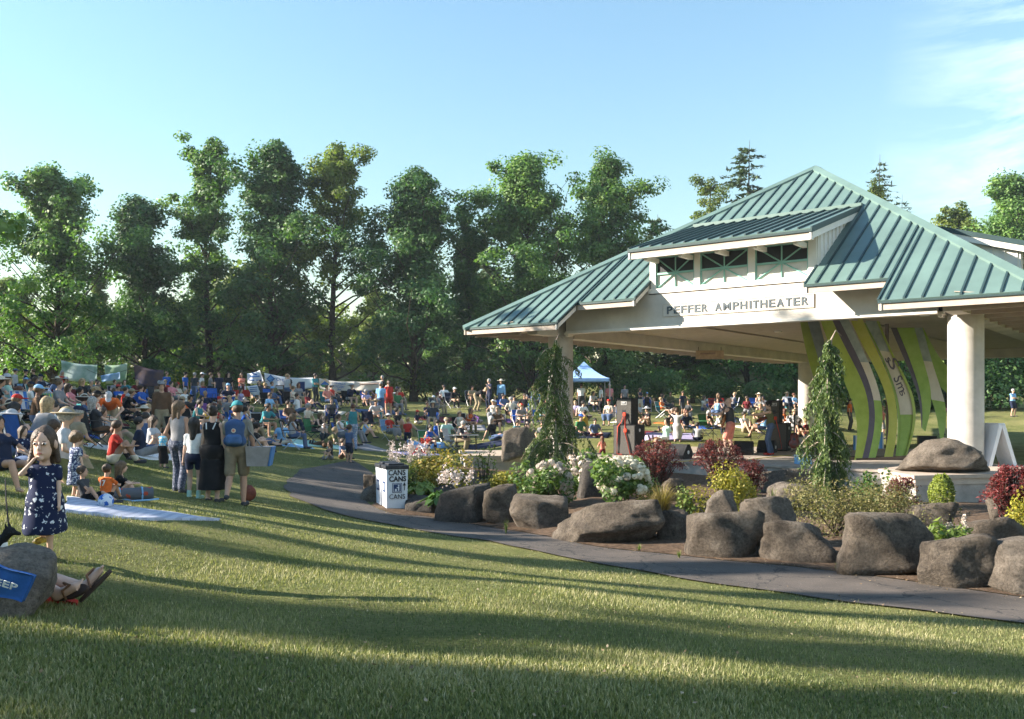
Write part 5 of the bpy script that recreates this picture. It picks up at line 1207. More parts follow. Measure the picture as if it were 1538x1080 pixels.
def top_mesh(J, h, fem=False, child=0., sleeve='short', stout=1.0, fit=.014, hem=-.05):
    lo, hi = bounds(J); F = Field(lo, hi, h); R = J['R']; pel, ch = J['pel'], J['chest']; g = stout * (1 - .13 * child); e = fit; t = (.85 if fem else 1.0) * (1 - .22 * child)
    F.ell(pel + R @ np.array([0, .005, .04]), (.158 * g + e, .112 * g + e, .17), R, .04); F.ell(pel + R @ np.array([0, -.005, .19]), (.138 * g + e, .104 * g + e, .17), R, .06)
    F.ell(ch, ((.15 if fem else .168) * g + e, .105 * g + e, .185), R, .05)
    F.cap(J['sh', 0] * .98 + ch * .02, J['sh', 1] * .98 + ch * .02, .047 + e * .7, None, .045)
    if fem:
        for s in (1, -1): F.ell(ch + R @ np.array([s * .068, -.085, .02]), (.06 + e, .055 + e, .06 + e), R, .03)
    F.half(pel + R @ np.array([0, 0, hem]), R @ np.array([0, 0, -1.]))
    F.half(J['neck'] + R @ np.array([0, 0, .012]), R @ np.array([0, -.35, 1.]))
    if sleeve != 'none':
        for i in (0, 1):
            f = .58 if sleeve == 'short' else 1.0; a, b = J['sh', i], J['sh', i] + (J['el', i] - J['sh', i]) * f
            F.cap(a, b, .048 * t * g + e * .8, (.044 if f < 1 else .040) * t + e, .03)
            if sleeve == 'long': F.cap(J['el', i], J['el', i] + (J['wr', i] - J['el', i]) * .94, .040 * t + e, .028 * t + e, .012)
    else:
        for i, s in ((0, 1), (1, -1)): F.ell(J['sh', i] + R @ np.array([s * .045, 0, .01]), (.06, .09, .09), R, .01, 'cut')
    if h < .02: F.ripple(.006, 16, 5, (1, 1, .8))
    return F.mesh('shirt')
def bottom_mesh(J, h, kind='trousers', fem=False, child=0., stout=1.0, e=.014):
    lo, hi = bounds(J); F = Field(lo, hi, h); R = J['R']; pel = J['pel']; g = stout * (1 - .10 * child); c = 1 - .2 * child
    F.ell(pel + R @ np.array([0, .006, .02]), (.162 * g + e, .116 * g + e, .13 + e), R, .04)
    kk = .03 if kind != 'skirt' else .14
    for i in (0, 1):
        hp_, kn, an = J['hip', i], J['kn', i], J['an', i]
        if kind in ('shorts', 'short'):
            f = .82 if kind == 'shorts' else .45; F.cap(hp_, hp_ + (kn - hp_) * f, .088 * c * g + e, .070 * c + e * 1.4, kk)
        elif kind == 'trousers':
            F.cap(hp_, kn, .087 * c * g + e, .060 * c + e, kk); F.cap(kn, kn + (an - kn) * .93, .060 * c + e, .048 * c + e, .015)
        else:
            F.cap(hp_, kn, .10 * c * g + e, .085 * c + e, kk); F.cap(kn, kn + (an - kn) * .45, .085 * c + e, .08 * c + e, kk)
    if kind == 'skirt' and pel[2] > .6:
        a = (J['kn', 0] + J['kn', 1]) / 2; F.cap(pel, a, .14 * g, .19 * c, .08); F.cap(a, a + np.array([0, 0, -.25]), .19 * c, .21 * c, .05); F.half(a + np.array([0, 0, -.24]), (0, 0, -1.))
    F.half(pel + R @ np.array([0, 0, .11]), R @ np.array([0, 0, 1.]))
    if h < .02: F.ripple(.006, 15, 6, (1, 1, .7))
    return F.mesh(kind if kind != 'short' else 'shorts')
def shoes_mesh(J, h, i, sock=False):
    P = np.array([J['an', i], J['toe', i], J['an', i] + (J['kn', i] - J['an', i]) * .25]); F = Field(P.min(0) - .12, P.max(0) + .12, h)
    if True:
        an, to = J['an', i], J['toe', i]; f = to - an
        F.cap(an + np.array([0, .02, -.035]) + f * .0, to + f * .15, .044, .040, .02)
        if sock: F.cap(an + (J['kn', i] - an) * .22, an, .046, .046, .01)
    return F.mesh('shoe' if not sock else 'sock')
# hair and hats live in the frame of the head, so every person can share them
def hair_meshes():
    out = {}; h = .011
    def base(rx=.088, ry=.108, rz=.104, cut=True):
        F = Field((-.2, -.24, -.48), (.2, .26, .26), h); F.ell((0, .018, .03), (rx, ry, rz), None, .01)
        return F
    def face(F, w=.072, zc=-.045): F.ell((0, -.105, zc), (w, .09, .112), None, .01, 'cut'); F.half((0, 0, -.065), (0, -.55, -1.)); return F
    out['short hair'] = face(base()).ripple(.0035, 36, 9, (1, .5, .6)).mesh('hair')
    F = base(.096, .114, .11); F.cap((0, .07, .0), (0, .105, -.24), .085, .05, .04)
    for s in (1, -1): F.cap((s * .075, .02, 0), (s * .085, .03, -.20), .035, .026, .03)
    F.ell((0, -.115, -.05), (.070, .10, .125), None, .01, 'cut'); F.ripple(.0055, 34, 7, (1, 1, .2)); out['long hair'] = F.mesh('hair')
    F = face(base(.09, .11, .106)); F.ell((0, .10, .09), (.045, .045, .045), None, .015); out['a hair bun'] = F.mesh('hair')
    F = face(base(.09, .11, .106)); F.cap((0, .12, .05), (0, .16, -.16), .036, .016, .02); out['a ponytail'] = F.mesh('hair')
    F = base(.112, .125, .122); F.ell((0, -.11, -.045), (.064, .08, .10), None, .01, 'cut'); F.half((0, 0, -.10), (0, -.3, -1.)); F.ripple(.008, 30, 8); out['curly hair'] = F.mesh('hair')
    F = Field((-.3, -.36, -.1), (.3, .3, .26), h); F.ell((0, .012, .05), (.092, .112, .098), None, .01); F.half((0, 0, .045), (0, .1, -1.)); F.ell((0, -.13, .05), (.075, .10, .014), None, .015); out['cap'] = F.mesh('cap')
    F = Field((-.34, -.34, -.1), (.34, .34, .26), h); F.ell((0, .012, .06), (.092, .11, .095), None, .01); F.half((0, 0, .05), (0, 0, -1.)); F.ell((0, .012, .055), (.22, .23, .016), None, .02); out['sun hat'] = F.mesh('sun_hat')
    return out
HAIR = hair_meshes()
SKIN = [mat(f'skin_tone_{i}', c, .6, .04, 20, spec=.35) for i, c in enumerate([(.50, .31, .22), (.43, .25, .17), (.56, .36, .27), (.34, .19, .12), (.20, .11, .07)])]
HAIRM = {n: mat(f'{n}_hair', c, .55, .25, 30, .5, 90, spec=.4) for n, c in {'dark': (.018, .013, .010), 'brown': (.055, .032, .018), 'light brown': (.12, .075, .04), 'blond': (.33, .23, .12), 'grey': (.30, .29, .28), 'auburn': (.10, .035, .018)}.items()}
CLOTH = {'navy': (.018, .024, .05), 'black': (.013, .013, .015), 'white': (.66, .66, .66), 'grey': (.22, .22, .23), 'light grey': (.40, .41, .43), 'royal blue': (.03, .10, .38), 'sky blue': (.22, .42, .66), 'teal': (.04, .20, .23), 'red': (.42, .035, .025), 'orange': (.58, .13, .03), 'maroon': (.13, .02, .025), 'pink': (.56, .22, .24), 'purple': (.13, .06, .20), 'olive': (.12, .12, .05), 'green': (.05, .17, .07), 'khaki': (.30, .245, .16), 'brown': (.11, .065, .04), 'cream': (.56, .50, .40), 'mustard': (.45, .30, .05), 'lavender': (.36, .33, .52), 'denim': (.08, .12, .22), 'charcoal': (.05, .052, .058), 'mint': (.36, .56, .48), 'coral': (.56, .20, .15)}
def cloth(c): return mat(f'{c.replace(" ", "_")}_cloth', CLOTH[c], .85, .08, 9, .25, 40, spec=.15)
_bm = {}
def cached(key, fn):
    if key not in _bm: _bm[key] = fn()
    return _bm[key]
def hair_child(parent, J, kind, m, scale=1.0):
    o = obj({'cap': 'cap', 'sun hat': 'sun_hat'}.get(kind, 'hair'), HAIR[kind], parent, m=m)
    M4 = Matrix([list(J['RH'][r]) + [J['head'][r]] for r in range(3)] + [[0, 0, 0, 1]]); o.matrix_local = M4 @ Matrix.Scale(scale, 4); return o
def person(loc, rz, pose, shirt='navy', low=('trousers', 'denim'), hair=('short hair', 'brown'), hat=None, skin=0, fem=False, child=0.0, scale=1.0, sleeve='short', stout=1.0, h=.034, label=None, group=None, shoes='charcoal', fingers=False, sh_m=None, lo_m=None):
    J = cached(('J', pose, fem, child), lambda: skeleton(POSES[pose], fem, child)); key = (pose, fem, child, stout, h)
    b = obj('person', cached(('b', key, fingers), lambda: body_mesh(J, h, fem, child, fingers, stout)), None, loc=loc, rot=(0, 0, rz), scale=(scale,) * 3, m=SKIN[skin])
    tag(b, label, 'person', group)
    if shirt: obj('shirt', cached(('t', key, sleeve), lambda: top_mesh(J, h, fem, child, sleeve, stout)), b, m=sh_m or cloth(shirt))
    if low: obj({'short': 'shorts'}.get(low[0], low[0]), cached(('l', key, low[0]), lambda: bottom_mesh(J, h, low[0], fem, child, stout)), b, m=lo_m or cloth(low[1]))
    if shoes:
        for i in (0, 1): obj('shoe', cached(('s', key, i), lambda: shoes_mesh(J, h, i)), b, m=cloth(shoes))
    hs = J['hs']
    if hair: hair_child(b, J, hair[0], HAIRM[hair[1]], hs)
    if hat: hair_child(b, J, hat[0], cloth(hat[1]), hs * 1.02)
    return b, J

# ------------------------------------------------------------------ the people one can pick out
D2R = math.radians
def face_yaw(p, tx=6.0, ty=29.0):
    return math.atan2(tx - p[0], -(ty - p[1]))          # rotation that turns forward (-Y) towards the target
def put(px, foot, top, pose, deg, Y=None, **k):
    """stand or seat somebody with the feet seen at (px, foot) and the crown of the head at row top"""
    g = hit(px, foot) if Y is None else gat(px, Y)
    if Y is None: Y = g.y
    fem, child = k.get('fem', False), k.get('child', 0.0); J = cached(('J', pose, fem, child), lambda: skeleton(POSES[pose], fem, child))
    hh = J['head'][2] + .115 * J['hs']; sc = k.pop('scale', None) or (foot - top) / FPX * Y / hh
    g.z -= .01
    return person(g, D2R(deg), pose, scale=sc, **k)
POSES.update({
 'girl_step': POSE(.92, .02, ((.20, -.12, -.02), (-.05, -.22, .50)), ((.06, -.02, -.86), (-.09, .34, -.62)), ((.05, -1, 0), (-.05, -1, 0)), ((.5, .7, 0), (-.75, .05, -.9)), (.06, .05)),
 'back_step': POSE(.92, .04, ((.22, -.10, -.08), (-.26, -.10, -.06)), ((.08, .42, -.70), (-.10, -.03, -.86)), ((.1, -1, 0),) * 2, ((.3, 1, 0), (-.4, .8, 0)), (.5, .05)),
 'side_look': POSE(.92, .02, ((.20, -.14, .02), (-.24, .0, -.12)), ((.10, -.05, -.86), (-.09, .05, -.86)), ((.1, -1, 0),) * 2, ((.5, .7, 0), (-.3, 1, 0)), (-.95, 0)),
 'strumming': POSE(.92, .06, ((.30, -.50, .34), (-.06, -.24, .12)), ((.14, -.10, -.86), (-.12, .08, -.86)), ((.1, -1, 0),) * 2, ((.6, .2, -.8), (-.8, .5, -.3)), (0, -.02)),
 'fiddling': POSE(.92, .05, ((.10, -.56, .36), (-.08, -.46, .34)), ((.10, -.02, -.86), (-.10, .06, -.86)), ((.1, -1, 0),) * 2, ((.5, .1, -.8), (-.8, .2, -.4)), (.15, .1)),
 'arms_up': POSE(.92, .0, ((.16, -.12, .62), (-.16, -.10, .62)), ((.10, .02, -.86), (-.12, -.05, -.86)), ((.1, -1, 0),) * 2, ((.9, .2, 0), (-.9, .2, 0))),
 'holding_baby': POSE(.92, -.04, ((.02, -.26, .22), (-.05, -.24, .16)), ((.10, -.02, -.86), (-.10, .03, -.86)), ((.1, -1, 0),) * 2, ((.8, .5, -.4), (-.8, .5, -.4)), (.3, 0)),
 'table_sitting': POSE(.50, .30, ((.14, -.46, .26), (-.12, -.44, .26)), ((.12, -.30, -.40), (-.12, -.34, -.40)), ((.1, -1, .5), (-.1, -1, .5)), ((.7, .5, -.4), (-.7, .5, -.4)), (0, .25)),
 'crawling': POSE(.34, 1.35, ((.12, -.42, -.30), (-.12, -.46, -.30)), ((.12, .34, -.28), (-.12, .30, -.28)), ((.1, -1, -.6),) * 2, ((.3, .8, .2), (-.3, .8, .2)), (0, -1.1)),
 'reclining': POSE(.12, -.75, ((.30, .42, -.05), (-.26, .40, -.05)), ((.10, -.85, -.07), (-.12, -.80, -.06)), ((.1, -.2, 1), (-.1, -.2, 1)), ((.4, 1, .2), (-.4, 1, .2)), (0, .3)),
})
def print_mat(name, basec, spot, scale=11.0, thr=.26, soft=.03, spot2=None):
    """cloth with scattered irregular printed motifs"""
    m, nt, b = principled(name); N, Lk = nt.nodes, nt.links; t = N.new('ShaderNodeTexCoord')
    nz = N.new('ShaderNodeTexNoise'); nz.inputs['Scale'].default_value = scale * 2.5; Lk.new(t.outputs['Object'], nz.inputs['Vector'])
    av = N.new('ShaderNodeVectorMath'); av.operation = 'MULTIPLY_ADD'; av.inputs[1].default_value = (.09, .09, .09); Lk.new(nz.outputs['Color'], av.inputs[0]); Lk.new(t.outputs['Object'], av.inputs[2])
    v = N.new('ShaderNodeTexVoronoi'); v.inputs['Scale'].default_value = scale; v.inputs['Randomness'].default_value = .55; Lk.new(av.outputs[0], v.inputs['Vector'])
    r = N.new('ShaderNodeValToRGB'); e = r.color_ramp.elements; e[0].position = thr - soft; e[1].position = thr + soft; e[0].color = (*spot, 1); e[1].color = (*basec, 1); Lk.new(v.outputs['Distance'], r.inputs[0]); Lk.new(r.outputs[0], b.inputs['Base Color'])
    b.inputs['Roughness'].default_value = .85; b.inputs['Specular IOR Level'].default_value = .15; return m
HR = .0138
star_m = print_mat('navy_cloth_with_white_animal_print', (.014, .02, .055), (.60, .62, .66), 13, .27)
floral_m = print_mat('blue_and_white_floral_cloth', (.025, .04, .11), (.48, .52, .62), 20, .42, .06)
pattern_m = print_mat('grey_patterned_cloth', (.055, .065, .10), (.22, .24, .30), 22, .38, .05)
tiedye_m = print_mat('tie_dye_cloth', (.10, .40, .62), (.62, .60, .50), 10, .4, .15)
plaid_m = print_mat('pale_plaid_cloth', (.16, .24, .42), (.55, .56, .62), 18, .4, .06)
# girl in the printed dress, walking towards the camera with one hand at her chin
gp = gat(68, 7.15); gp.z -= .005
GJ = skeleton(POSES['girl_step'], False, 1.7, 1.62); _bm[('J', 'girl_step', False, 1.7)] = GJ
girl, GJ = person(gp, D2R(6), 'girl_step', None, None, None, None, 2, False, 1.7, 1.03 / (GJ['head'][2] + .125 * 1.62), stout=1.15, h=HR * .8, label='girl in navy dress with white animal prints, one hand at her chin', shoes=None, fingers=True)
def dress(J, h, child, a_hem, r0, r1, ballon=0.):
    lo, hi = bounds(J); F = Field(lo, hi, h); R = J['R']; pel, ch = J['pel'], J['chest']; c = 1 - .12 * child
    g = 1 - .13 * child; F.ell(ch, (.168 * g + .024, .105 * g + .03, .19), R, .04); F.cap(J['sh', 0], J['sh', 1], .047 * g + .016, None, .05)
    F.cap(ch - R @ np.array([0, 0, .10]), pel + np.array([0, 0, .02]), r0, (r0 + r1) / 2 * .98, .05); F.cap(pel + np.array([0, 0, .0]), np.array([0, 0, a_hem + .06]) + pel * np.array([1, 1, 0]), (r0 + r1) / 2, r1, .05)
    F.half((0, 0, a_hem), (0, .1, -1.)); F.half(J['neck'] - R @ np.array([0, 0, .012]), R @ np.array([0, -.12, 1.]))
    for i in (0, 1): F.cap(J['sh', i], J['sh', i] + (J['el', i] - J['sh', i]) * .42, .055 * c + .006, .058 * c + .006, .02)
    F.ripple(.008, 14, 4, (1, 1, .35)); return F.mesh('dress')
dm = dress(GJ, HR, 1.0, .29, .155, .235); obj('dress', dm, girl, m=star_m)
lin = MB(); lin.tube([(0, .0, .283), (0, 0, .305)], [.205, .21], 24, cap=True); lin.build('dress_lining', cloth('pink'), girl)
Fh = Field((-.22, -.26, -.3), (.22, .26, .26), .010); Fh.ell((0, .022, .028), (.086, .108, .104), None, .01); Fh.cap((0, .07, -.02), (0, .075, -.12), .066, .05, .03)
for s in (1, -1): Fh.cap((s * .076, .03, -.01), (s * .090, .02, -.125), .022, .026, .03)
Fh.ell((0, -.125, -.030), (.078, .115, .112), None, .01, 'cut'); hg = Fh.ripple(.006, 34, 7, (1, 1, .2)).mesh('hair'); o = obj('hair', hg, girl, m=HAIRM['brown'])
o.matrix_local = Matrix([list(GJ['RH'][r]) + [GJ['head'][r]] for r in range(3)] + [[0, 0, 0, 1]]) @ Matrix.Scale(1.62, 4)
def face_parts(p, J, hs, eye=(.05, .03, .02), lip=(.36, .13, .11)):
    RHm = Matrix([list(J['RH'][r]) + [J['head'][r]] for r in range(3)] + [[0, 0, 0, 1]]) @ Matrix.Scale(hs, 4)
    def e_(name, c, r, m):
        D, F = ICO[2]; o = obj(name, cached(('ball',), lambda: raw_mesh('ball', D, F, True)), p, m=m); o.matrix_local = RHm @ Matrix.Translation(c) @ Matrix.Diagonal((*r, 1)); return o
    ew, ed, lm_, bw = mat('eye_white', (.55, .53, .50), .3, .02, 5), mat('dark_iris', eye, .25, .05, 5), mat('lip_skin', lip, .5, .05, 30), HAIRM['brown']
    for s in (1, -1):
        e_('eye', (s * .031, -.0905, .012), (.0135, .008, .0085), ew); e_('iris', (s * .031, -.0965, .012), (.0075, .0045, .0085), ed); e_('eyebrow', (s * .031, -.0935, .031), (.017, .006, .003), bw)
    e_('mouth', (0, -.0925, -.0575), (.020, .006, .0055), lm_)
face_parts(girl, GJ, 1.62)
for i in (0, 1): obj('sandal', shoes_mesh(GJ, HR, i), girl, m=mat('black_yellow_sandal', (.02, .02, .02), .6, 0, 16, col2=(.55, .42, .04)))
# the four standing together on the lawn
G4 = 'four people standing together on the lawn'
def hires(px, Y, hpx, pose, deg, **k):
    g = gat(px, Y); g.z -= .01; fem, child = k.get('fem', False), k.get('child', 0.0); J = cached(('J', pose, fem, child), lambda: skeleton(POSES[pose], fem, child)); hh = J['head'][2] + .115 * J['hs']
    return person(g, D2R(deg), pose, scale=hpx / FPX * Y / hh, h=HR, fingers=True, **k)
wA, JA = hires(268, 15.9, 137, 'side_look', 165, shirt='grey', sleeve='none', low=('trousers', 'grey'), lo_m=pattern_m, hair=('long hair', 'light brown'), fem=True, skin=1, label='woman in grey tank top and patterned trousers looking over her shoulder', group=G4)
face_parts(wA, JA, 1.0)
wB, JB = hires(291, 15.3, 120, 'standing', 182, shirt='white', low=('short', 'navy'), hair=('long hair', 'dark'), fem=True, child=.6, skin=2, label='girl with long dark hair in white shirt and navy shorts seen from behind', group=G4, shoes=None)
for i in (0, 1): obj('sock', shoes_mesh(JB, HR, i, True), wB, m=cloth('mint'))
wC, JC = hires(319, 15.2, 143, 'standing', 172, shirt='black', sleeve='none', low=('skirt', 'black'), hair=('a hair bun', 'dark'), fem=True, skin=2, label='woman in black top and long black skirt with hair pinned up', group=G4)
Fs = MB()
lg_ = bounds(JC); a = (JC['kn', 0] + JC['kn', 1]) / 2; n = 28
ring = lambda z, r: [(r * (1 + .05 * math.sin(6 * t)) * math.cos(t), r * .8 * (1 + .05 * math.sin(6 * t)) * math.sin(t), z) for t in np.linspace(0, 2 * math.pi, n, endpoint=False)]
rs_ = [ring(z, r) for z, r in ((.98, .15), (.85, .185), (.6, .215), (.4, .235), (.22, .25))]
Fs.add([p for r in rs_ for p in r], [(i * n + j, i * n + (j + 1) % n, (i + 1) * n + (j + 1) % n, (i + 1) * n + j) for i in range(4) for j in range(n)]); Fs.build('long_skirt', cloth('black'), wC, True)
st_ = MB(); st_.tube([JC['sh', 0] * .6 + JC['neck'] * .4 + np.array([0, .07, .02]), JC['chest'] + np.array([.06, .118, .05])], .011, 6); st_.tube([JC['sh', 1] * .6 + JC['neck'] * .4 + np.array([0, .07, .02]), JC['chest'] + np.array([-.06, .118, .05])], .011, 6); st_.build('white_straps', cloth('white'), wC)
mD, JD = hires(356, 15.2, 155, 'back_step', 186, shirt='olive', sh_m=mat('grey_tan_shirt_cloth', (.20, .19, .16), .85, .1, 9, .2, 40), low=('shorts', 'khaki'), lo_m=mat('khaki_short_cloth', (.20, .16, .11), .85, .1, 9, .2, 40), hair=('short hair', 'brown'), hat=('cap', 'teal'), skin=1, label='man in teal cap and khaki shorts with one foot lifted behind', group=G4)
# things they carry
def attach_world(name, me, p, M4, m, label, cat):
    o = obj(name, me, None, m=m); o.matrix_world = p.matrix_basis @ M4; return tag(o, label, cat)
bpm = cloth('royal blue'); bp_ = empty('backpack', (0, 0, 0)); bp_.matrix_world = Matrix.Translation(mD.location) @ Matrix.Rotation(mD.rotation_euler.z, 4, 'Z') @ Matrix.Scale(mD.scale[0], 4); tag(bp_, 'blue backpack with round logo on the man in the teal cap', 'backpack')
F = Field((-.3, .0, .85), (.3, .45, 1.55), .012); F.ell((0, .19, 1.22), (.15, .095, .23), None, .03); F.cap((-.1, .18, 1.08), (.1, .18, 1.08), .085, None, .04); F.cap((-.09, .18, 1.33), (.09, .18, 1.33), .075, None, .05); obj('bag_body', F.mesh('bag_body'), bp_, m=mat('dark_blue_pack_cloth', (.03, .07, .17), .8, .1, 8, .2, 40))
F = Field((-.2, .15, .95), (.2, .40, 1.3), .012); F.cap((-.07, .27, 1.08), (.07, .27, 1.08), .06, None, .02); F.cap((-.07, .27, 1.14), (.07, .27, 1.14), .055, None, .02); obj('front_pocket', F.mesh('front_pocket'), bp_, m=mat('mid_blue_pack_cloth', (.05, .11, .25), .8, .1, 8, .2, 40))
mb = MB(); mb.tube([(0, .325, 1.24), (0, .335, 1.24)], .034, 18); 
lg = MB(); lg.tube([(0, .283, 1.255), (0, .292, 1.255)], .036, 20); lg.build('round_logo', cloth('cream'), bp_); lg2 = MB(); lg2.tube([(0, .2925, 1.255), (0, .296, 1.255)], .020, 16); lg2.build('logo_centre', cloth('coral'), bp_)
sp_ = MB()
for s in (1, -1): sp_.tube([(s * .10, .14, 1.42), (s * .115, .0, 1.50), (s * .12, -.13, 1.38), (s * .13, -.12, 1.2), (s * .14, .10, 1.05)], .018, 6)
sp_.build('shoulder_straps', bpm, bp_)
tote = empty('tote_bag', (0, 0, 0)); tote.matrix_world = Matrix.Translation(mD.location) @ Matrix.Rotation(mD.rotation_euler.z, 4, 'Z') @ Matrix.Scale(mD.scale[0], 4); tag(tote, 'grey and blue cooler tote hanging from the capped man shoulder', 'bag')
tb_ = MB(); V = [(-.16, -.13, .66), (-.50, -.17, .66), (-.50, .17, .66), (-.16, .13, .66), (-.14, -.15, .98), (-.56, -.20, .98), (-.56, .20, .98), (-.14, .15, .98)]
tb_.add(V, [(0, 1, 2, 3), (7, 6, 5, 4), (0, 4, 5, 1), (2, 6, 7, 3), (3, 7, 4, 0)]); tb_.build('bag_body', mat('grey_tote_cloth', (.27, .25, .25), .85, .08, 9), tote, loc=(-.02, 0, 0))
e_ = MB(); e_.add([(-.505, -.17, .662), (-.565, -.20, .98), (-.565, .20, .98), (-.505, .17, .662)], [(0, 1, 2, 3)]); e_.slab([(-.53, -.17, .665), (-.53, .17, .665), (-.585, .20, .98), (-.585, -.20, .98)], .02); e_.build('blue_end_panel', mat('blue_tote_cloth', (.06, .17, .40), .8, .08, 9), tote)
hn = MB(); hn.tube([(-.20, .0, .97), (-.17, -.02, 1.25), (-.155, 0, 1.47), (-.20, .05, 1.25), (-.42, .04, .97)], .014, 6); hn.build('strap', mat('grey_strap', (.2, .2, .2), .8, .05, 9), tote)
F = Field((-.3, -.3, -.05), (.3, .3, .5), .016); F.ell((0, 0, .19), (.19, .15, .19), None, .02); F.cap((-.06, 0, .36), (.06, 0, .36), .03, None, .03); o = obj('picnic_bag', F.mesh('picnic_bag'), None, loc=gat(373, 16.4), m=mat('terracotta_bag_cloth', (.15, .045, .03), .8, .2, 8)); o.scale = (.75, .75, .75); tag(o, 'round terracotta bag on the grass behind the capped man', 'bag')
# children near the girl
k1, J1 = hires(113, 11.3, 98, 'standing', 150, shirt=None, low=None, hair=('curly hair', 'light brown'), fem=False, child=1.5, skin=2, label='curly haired toddler in blue and white floral sundress', shoes=None)
obj('dress', dress(J1, HR, 1.5, .26, .12, .17), k1, m=floral_m)
b1, JB1 = put(130, 752, 696, 'leaning back on one arm', 82, Y=10.6, shirt='charcoal', low=('shorts', 'black'), hair=('short hair', 'brown'), child=.9, skin=1, h=.016, label='boy in charcoal shirt leaning back on the grass by the ball')
b2, JB2 = put(158, 745, 690, 'sitting with knees up', 168, Y=11.4, shirt='orange', low=('shorts', 'black'), hair=('short hair', 'brown'), child=.9, skin=1, h=.016, label='child in orange jersey with number 17 sitting on the grass')
# number on the back of the jersey
Rm = Matrix([list(JB2['R'][r]) for r in range(3)]).to_4x4()
M17 = Matrix.Translation(JB2['chest']) @ Rm @ Matrix.Translation((.075, .128, -.06)) @ Matrix.Rotation(math.pi, 4, 'Z') @ Matrix.Rotation(D2R(90), 4, 'X')
text_on('17', 'jersey_number', .15, .15, M17, cloth('white'), b2, .012, .02)
b3, _ = put(178, 740, 684, 'sitting with knees up', 110, Y=12.2, shirt='black', low=('trousers', 'black'), hair=('long hair', 'light brown'), child=.8, fem=True, skin=2, h=.016, label='child in black beside the orange jersey, knees drawn up')
ballm = print_mat('football_panels', (.55, .60, .68), (.03, .12, .42), 11, .42, .02); D_, F_ = ICO[3]; o = obj('ball', raw_mesh('ball', D_ * .085, F_, True), None, loc=gat(159, 10.25) + Vector((0, 0, .08)), m=ballm); tag(o, 'white and blue football beside the boy in charcoal', 'ball')
rl = empty('rolled_blanket', gat(196, 12.0), .5); tag(rl, 'rolled grey and red blanket tied with blue cord', 'blanket'); mb = MB(); mb.tube([(-.28, 0, .09), (.28, 0, .09)], .088, 18); mb.build('roll', print_mat('grey_red_weave', (.10, .11, .13), (.36, .07, .04), 9, .3), rl); mb = MB()
for x in (-.14, .14): mb.tube([(x, .092 * math.cos(t), .09 + .092 * math.sin(t)) for t in np.linspace(0, 6.28, 16)], .012, 5)
mb.tube([(-.14, -.09, .05), (0, -.2, .02), (.2, -.18, .02), (.34, -.1, .02)], .012, 5); mb.build('cord', cloth('sky blue'), rl)
# seated woman in the low chair at the left edge, and the pair of legs behind the near boulder
put(4, 748, 634, 'slouching on a chair', 62, Y=10.4, shirt='navy', low=('short', 'navy'), hair=('long hair', 'dark'), fem=True, skin=1, h=.014, shoes=None, label='woman with long dark hair in a low chair at the left picture edge')
put(34, 720, 640, 'sitting on a chair', 70, Y=13.2, shirt='navy', sh_m=star_m, low=('trousers', 'denim'), hair=('long hair', 'brown'), fem=True, skin=2, h=.016, label='woman in printed navy top sitting behind the walking girl')
lg_p = gat(-62, 5.6); JL = skeleton(POSES['reclining'])
for i, (tf, tn) in enumerate((((.25, -.62, .70), (.15, -.85, -.5)), ((-.10, -.93, .30), (.80, -.25, -.55)))):
    JL['toe', i] = JL['an', i] + np.array(tf) * .15; JL['tn', i] = np.array(tn)
_bm[('J', 'reclining', False, 0.0)] = JL
lyer, JL = person(lg_p - Vector((0, 0, .05)), D2R(84), 'reclining', 'grey', ('short', 'denim'), ('short hair', 'brown'), None, 2, False, 0., .9, h=.012, fingers=True, shoes=None, label='reclining person, bare legs in flip-flops, partly behind the near boulder')
for i in (0, 1):
    an, to = JL['an', i], JL['toe', i]; f = (to - an); f /= np.linalg.norm(f); nrm = JL['tn', i].copy(); nrm -= (nrm @ f) * f; nrm /= np.linalg.norm(nrm); sd = np.cross(f, nrm)
    S = Matrix([list(x) + [0] for x in np.stack([sd, f, nrm], 1)] + [[0, 0, 0, 1]]); c = an + f * .06 + nrm * .048
    fl = MB(); pr_ = [(math.sin(t) * (.048 if math.cos(t) > 0 else .040), math.cos(t) * .145) for t in np.linspace(0, 6.28, 22, endpoint=False)]; fl.prism(pr_, -.004, .018)
    ob = fl.build('flip_flop_sole', mat('brown_rubber_sole', (.055, .035, .028), .8, .1, 20), lyer); ob.matrix_local = Matrix.Translation(c) @ S
    sb_ = MB(); sb_.tube([(-.045, -.02, -.0), (-.03, .02, -.085), (0, .075, -.085), (.03, .02, -.085), (.045, -.02, 0)], .009, 6); ob = sb_.build('flip_flop_strap', mat('tan_leather_strap', (.18, .09, .05), .7, .1, 20), lyer); ob.matrix_local = Matrix.Translation(c) @ S
# near boulder with a blue towel hanging over it
def gb(px, py, Y): return at(px, py, Y)
nb_p = at(8, 872, 5.15); me = boulder_mesh(71, (.52, .52, .40), 4, 16, rough=.02); nb = obj('boulder', me, None, loc=nb_p, rot=(.05, .12, .25), m=rock_material('light_grey_boulder', (.20, .17, .14), (.40, .35, .30), (.46, .41, .35))); tag(nb, 'smooth grey-brown boulder at the lower left corner with a blue bag on it', 'boulder')
MATS.pop('x', None)
bag = empty('blue_towel', (0, 0, 0)); tag(bag, 'blue cloth with white lettering draped on the corner boulder', 'cloth')
cA, cB, cC, cD = at(-40, 838, 4.83), at(50, 866, 4.86), at(33, 905, 4.88), at(-50, 885, 4.85)
V = []; nU, nV = 14, 8
for j in range(nV + 1):
    for i in range(nU + 1):
        u_, v_ = i / nU, j / nV; p = (cA * (1 - u_) + cB * u_) * (1 - v_) + (cD * (1 - u_) + cC * u_) * v_; V.append((p.x, p.y + .008 * math.sin(7 * u_ + 3 * v_) , p.z + .004 * math.sin(9 * u_)))
top_n = len(V); V += [(x, y + .03, z) for x, y, z in V]
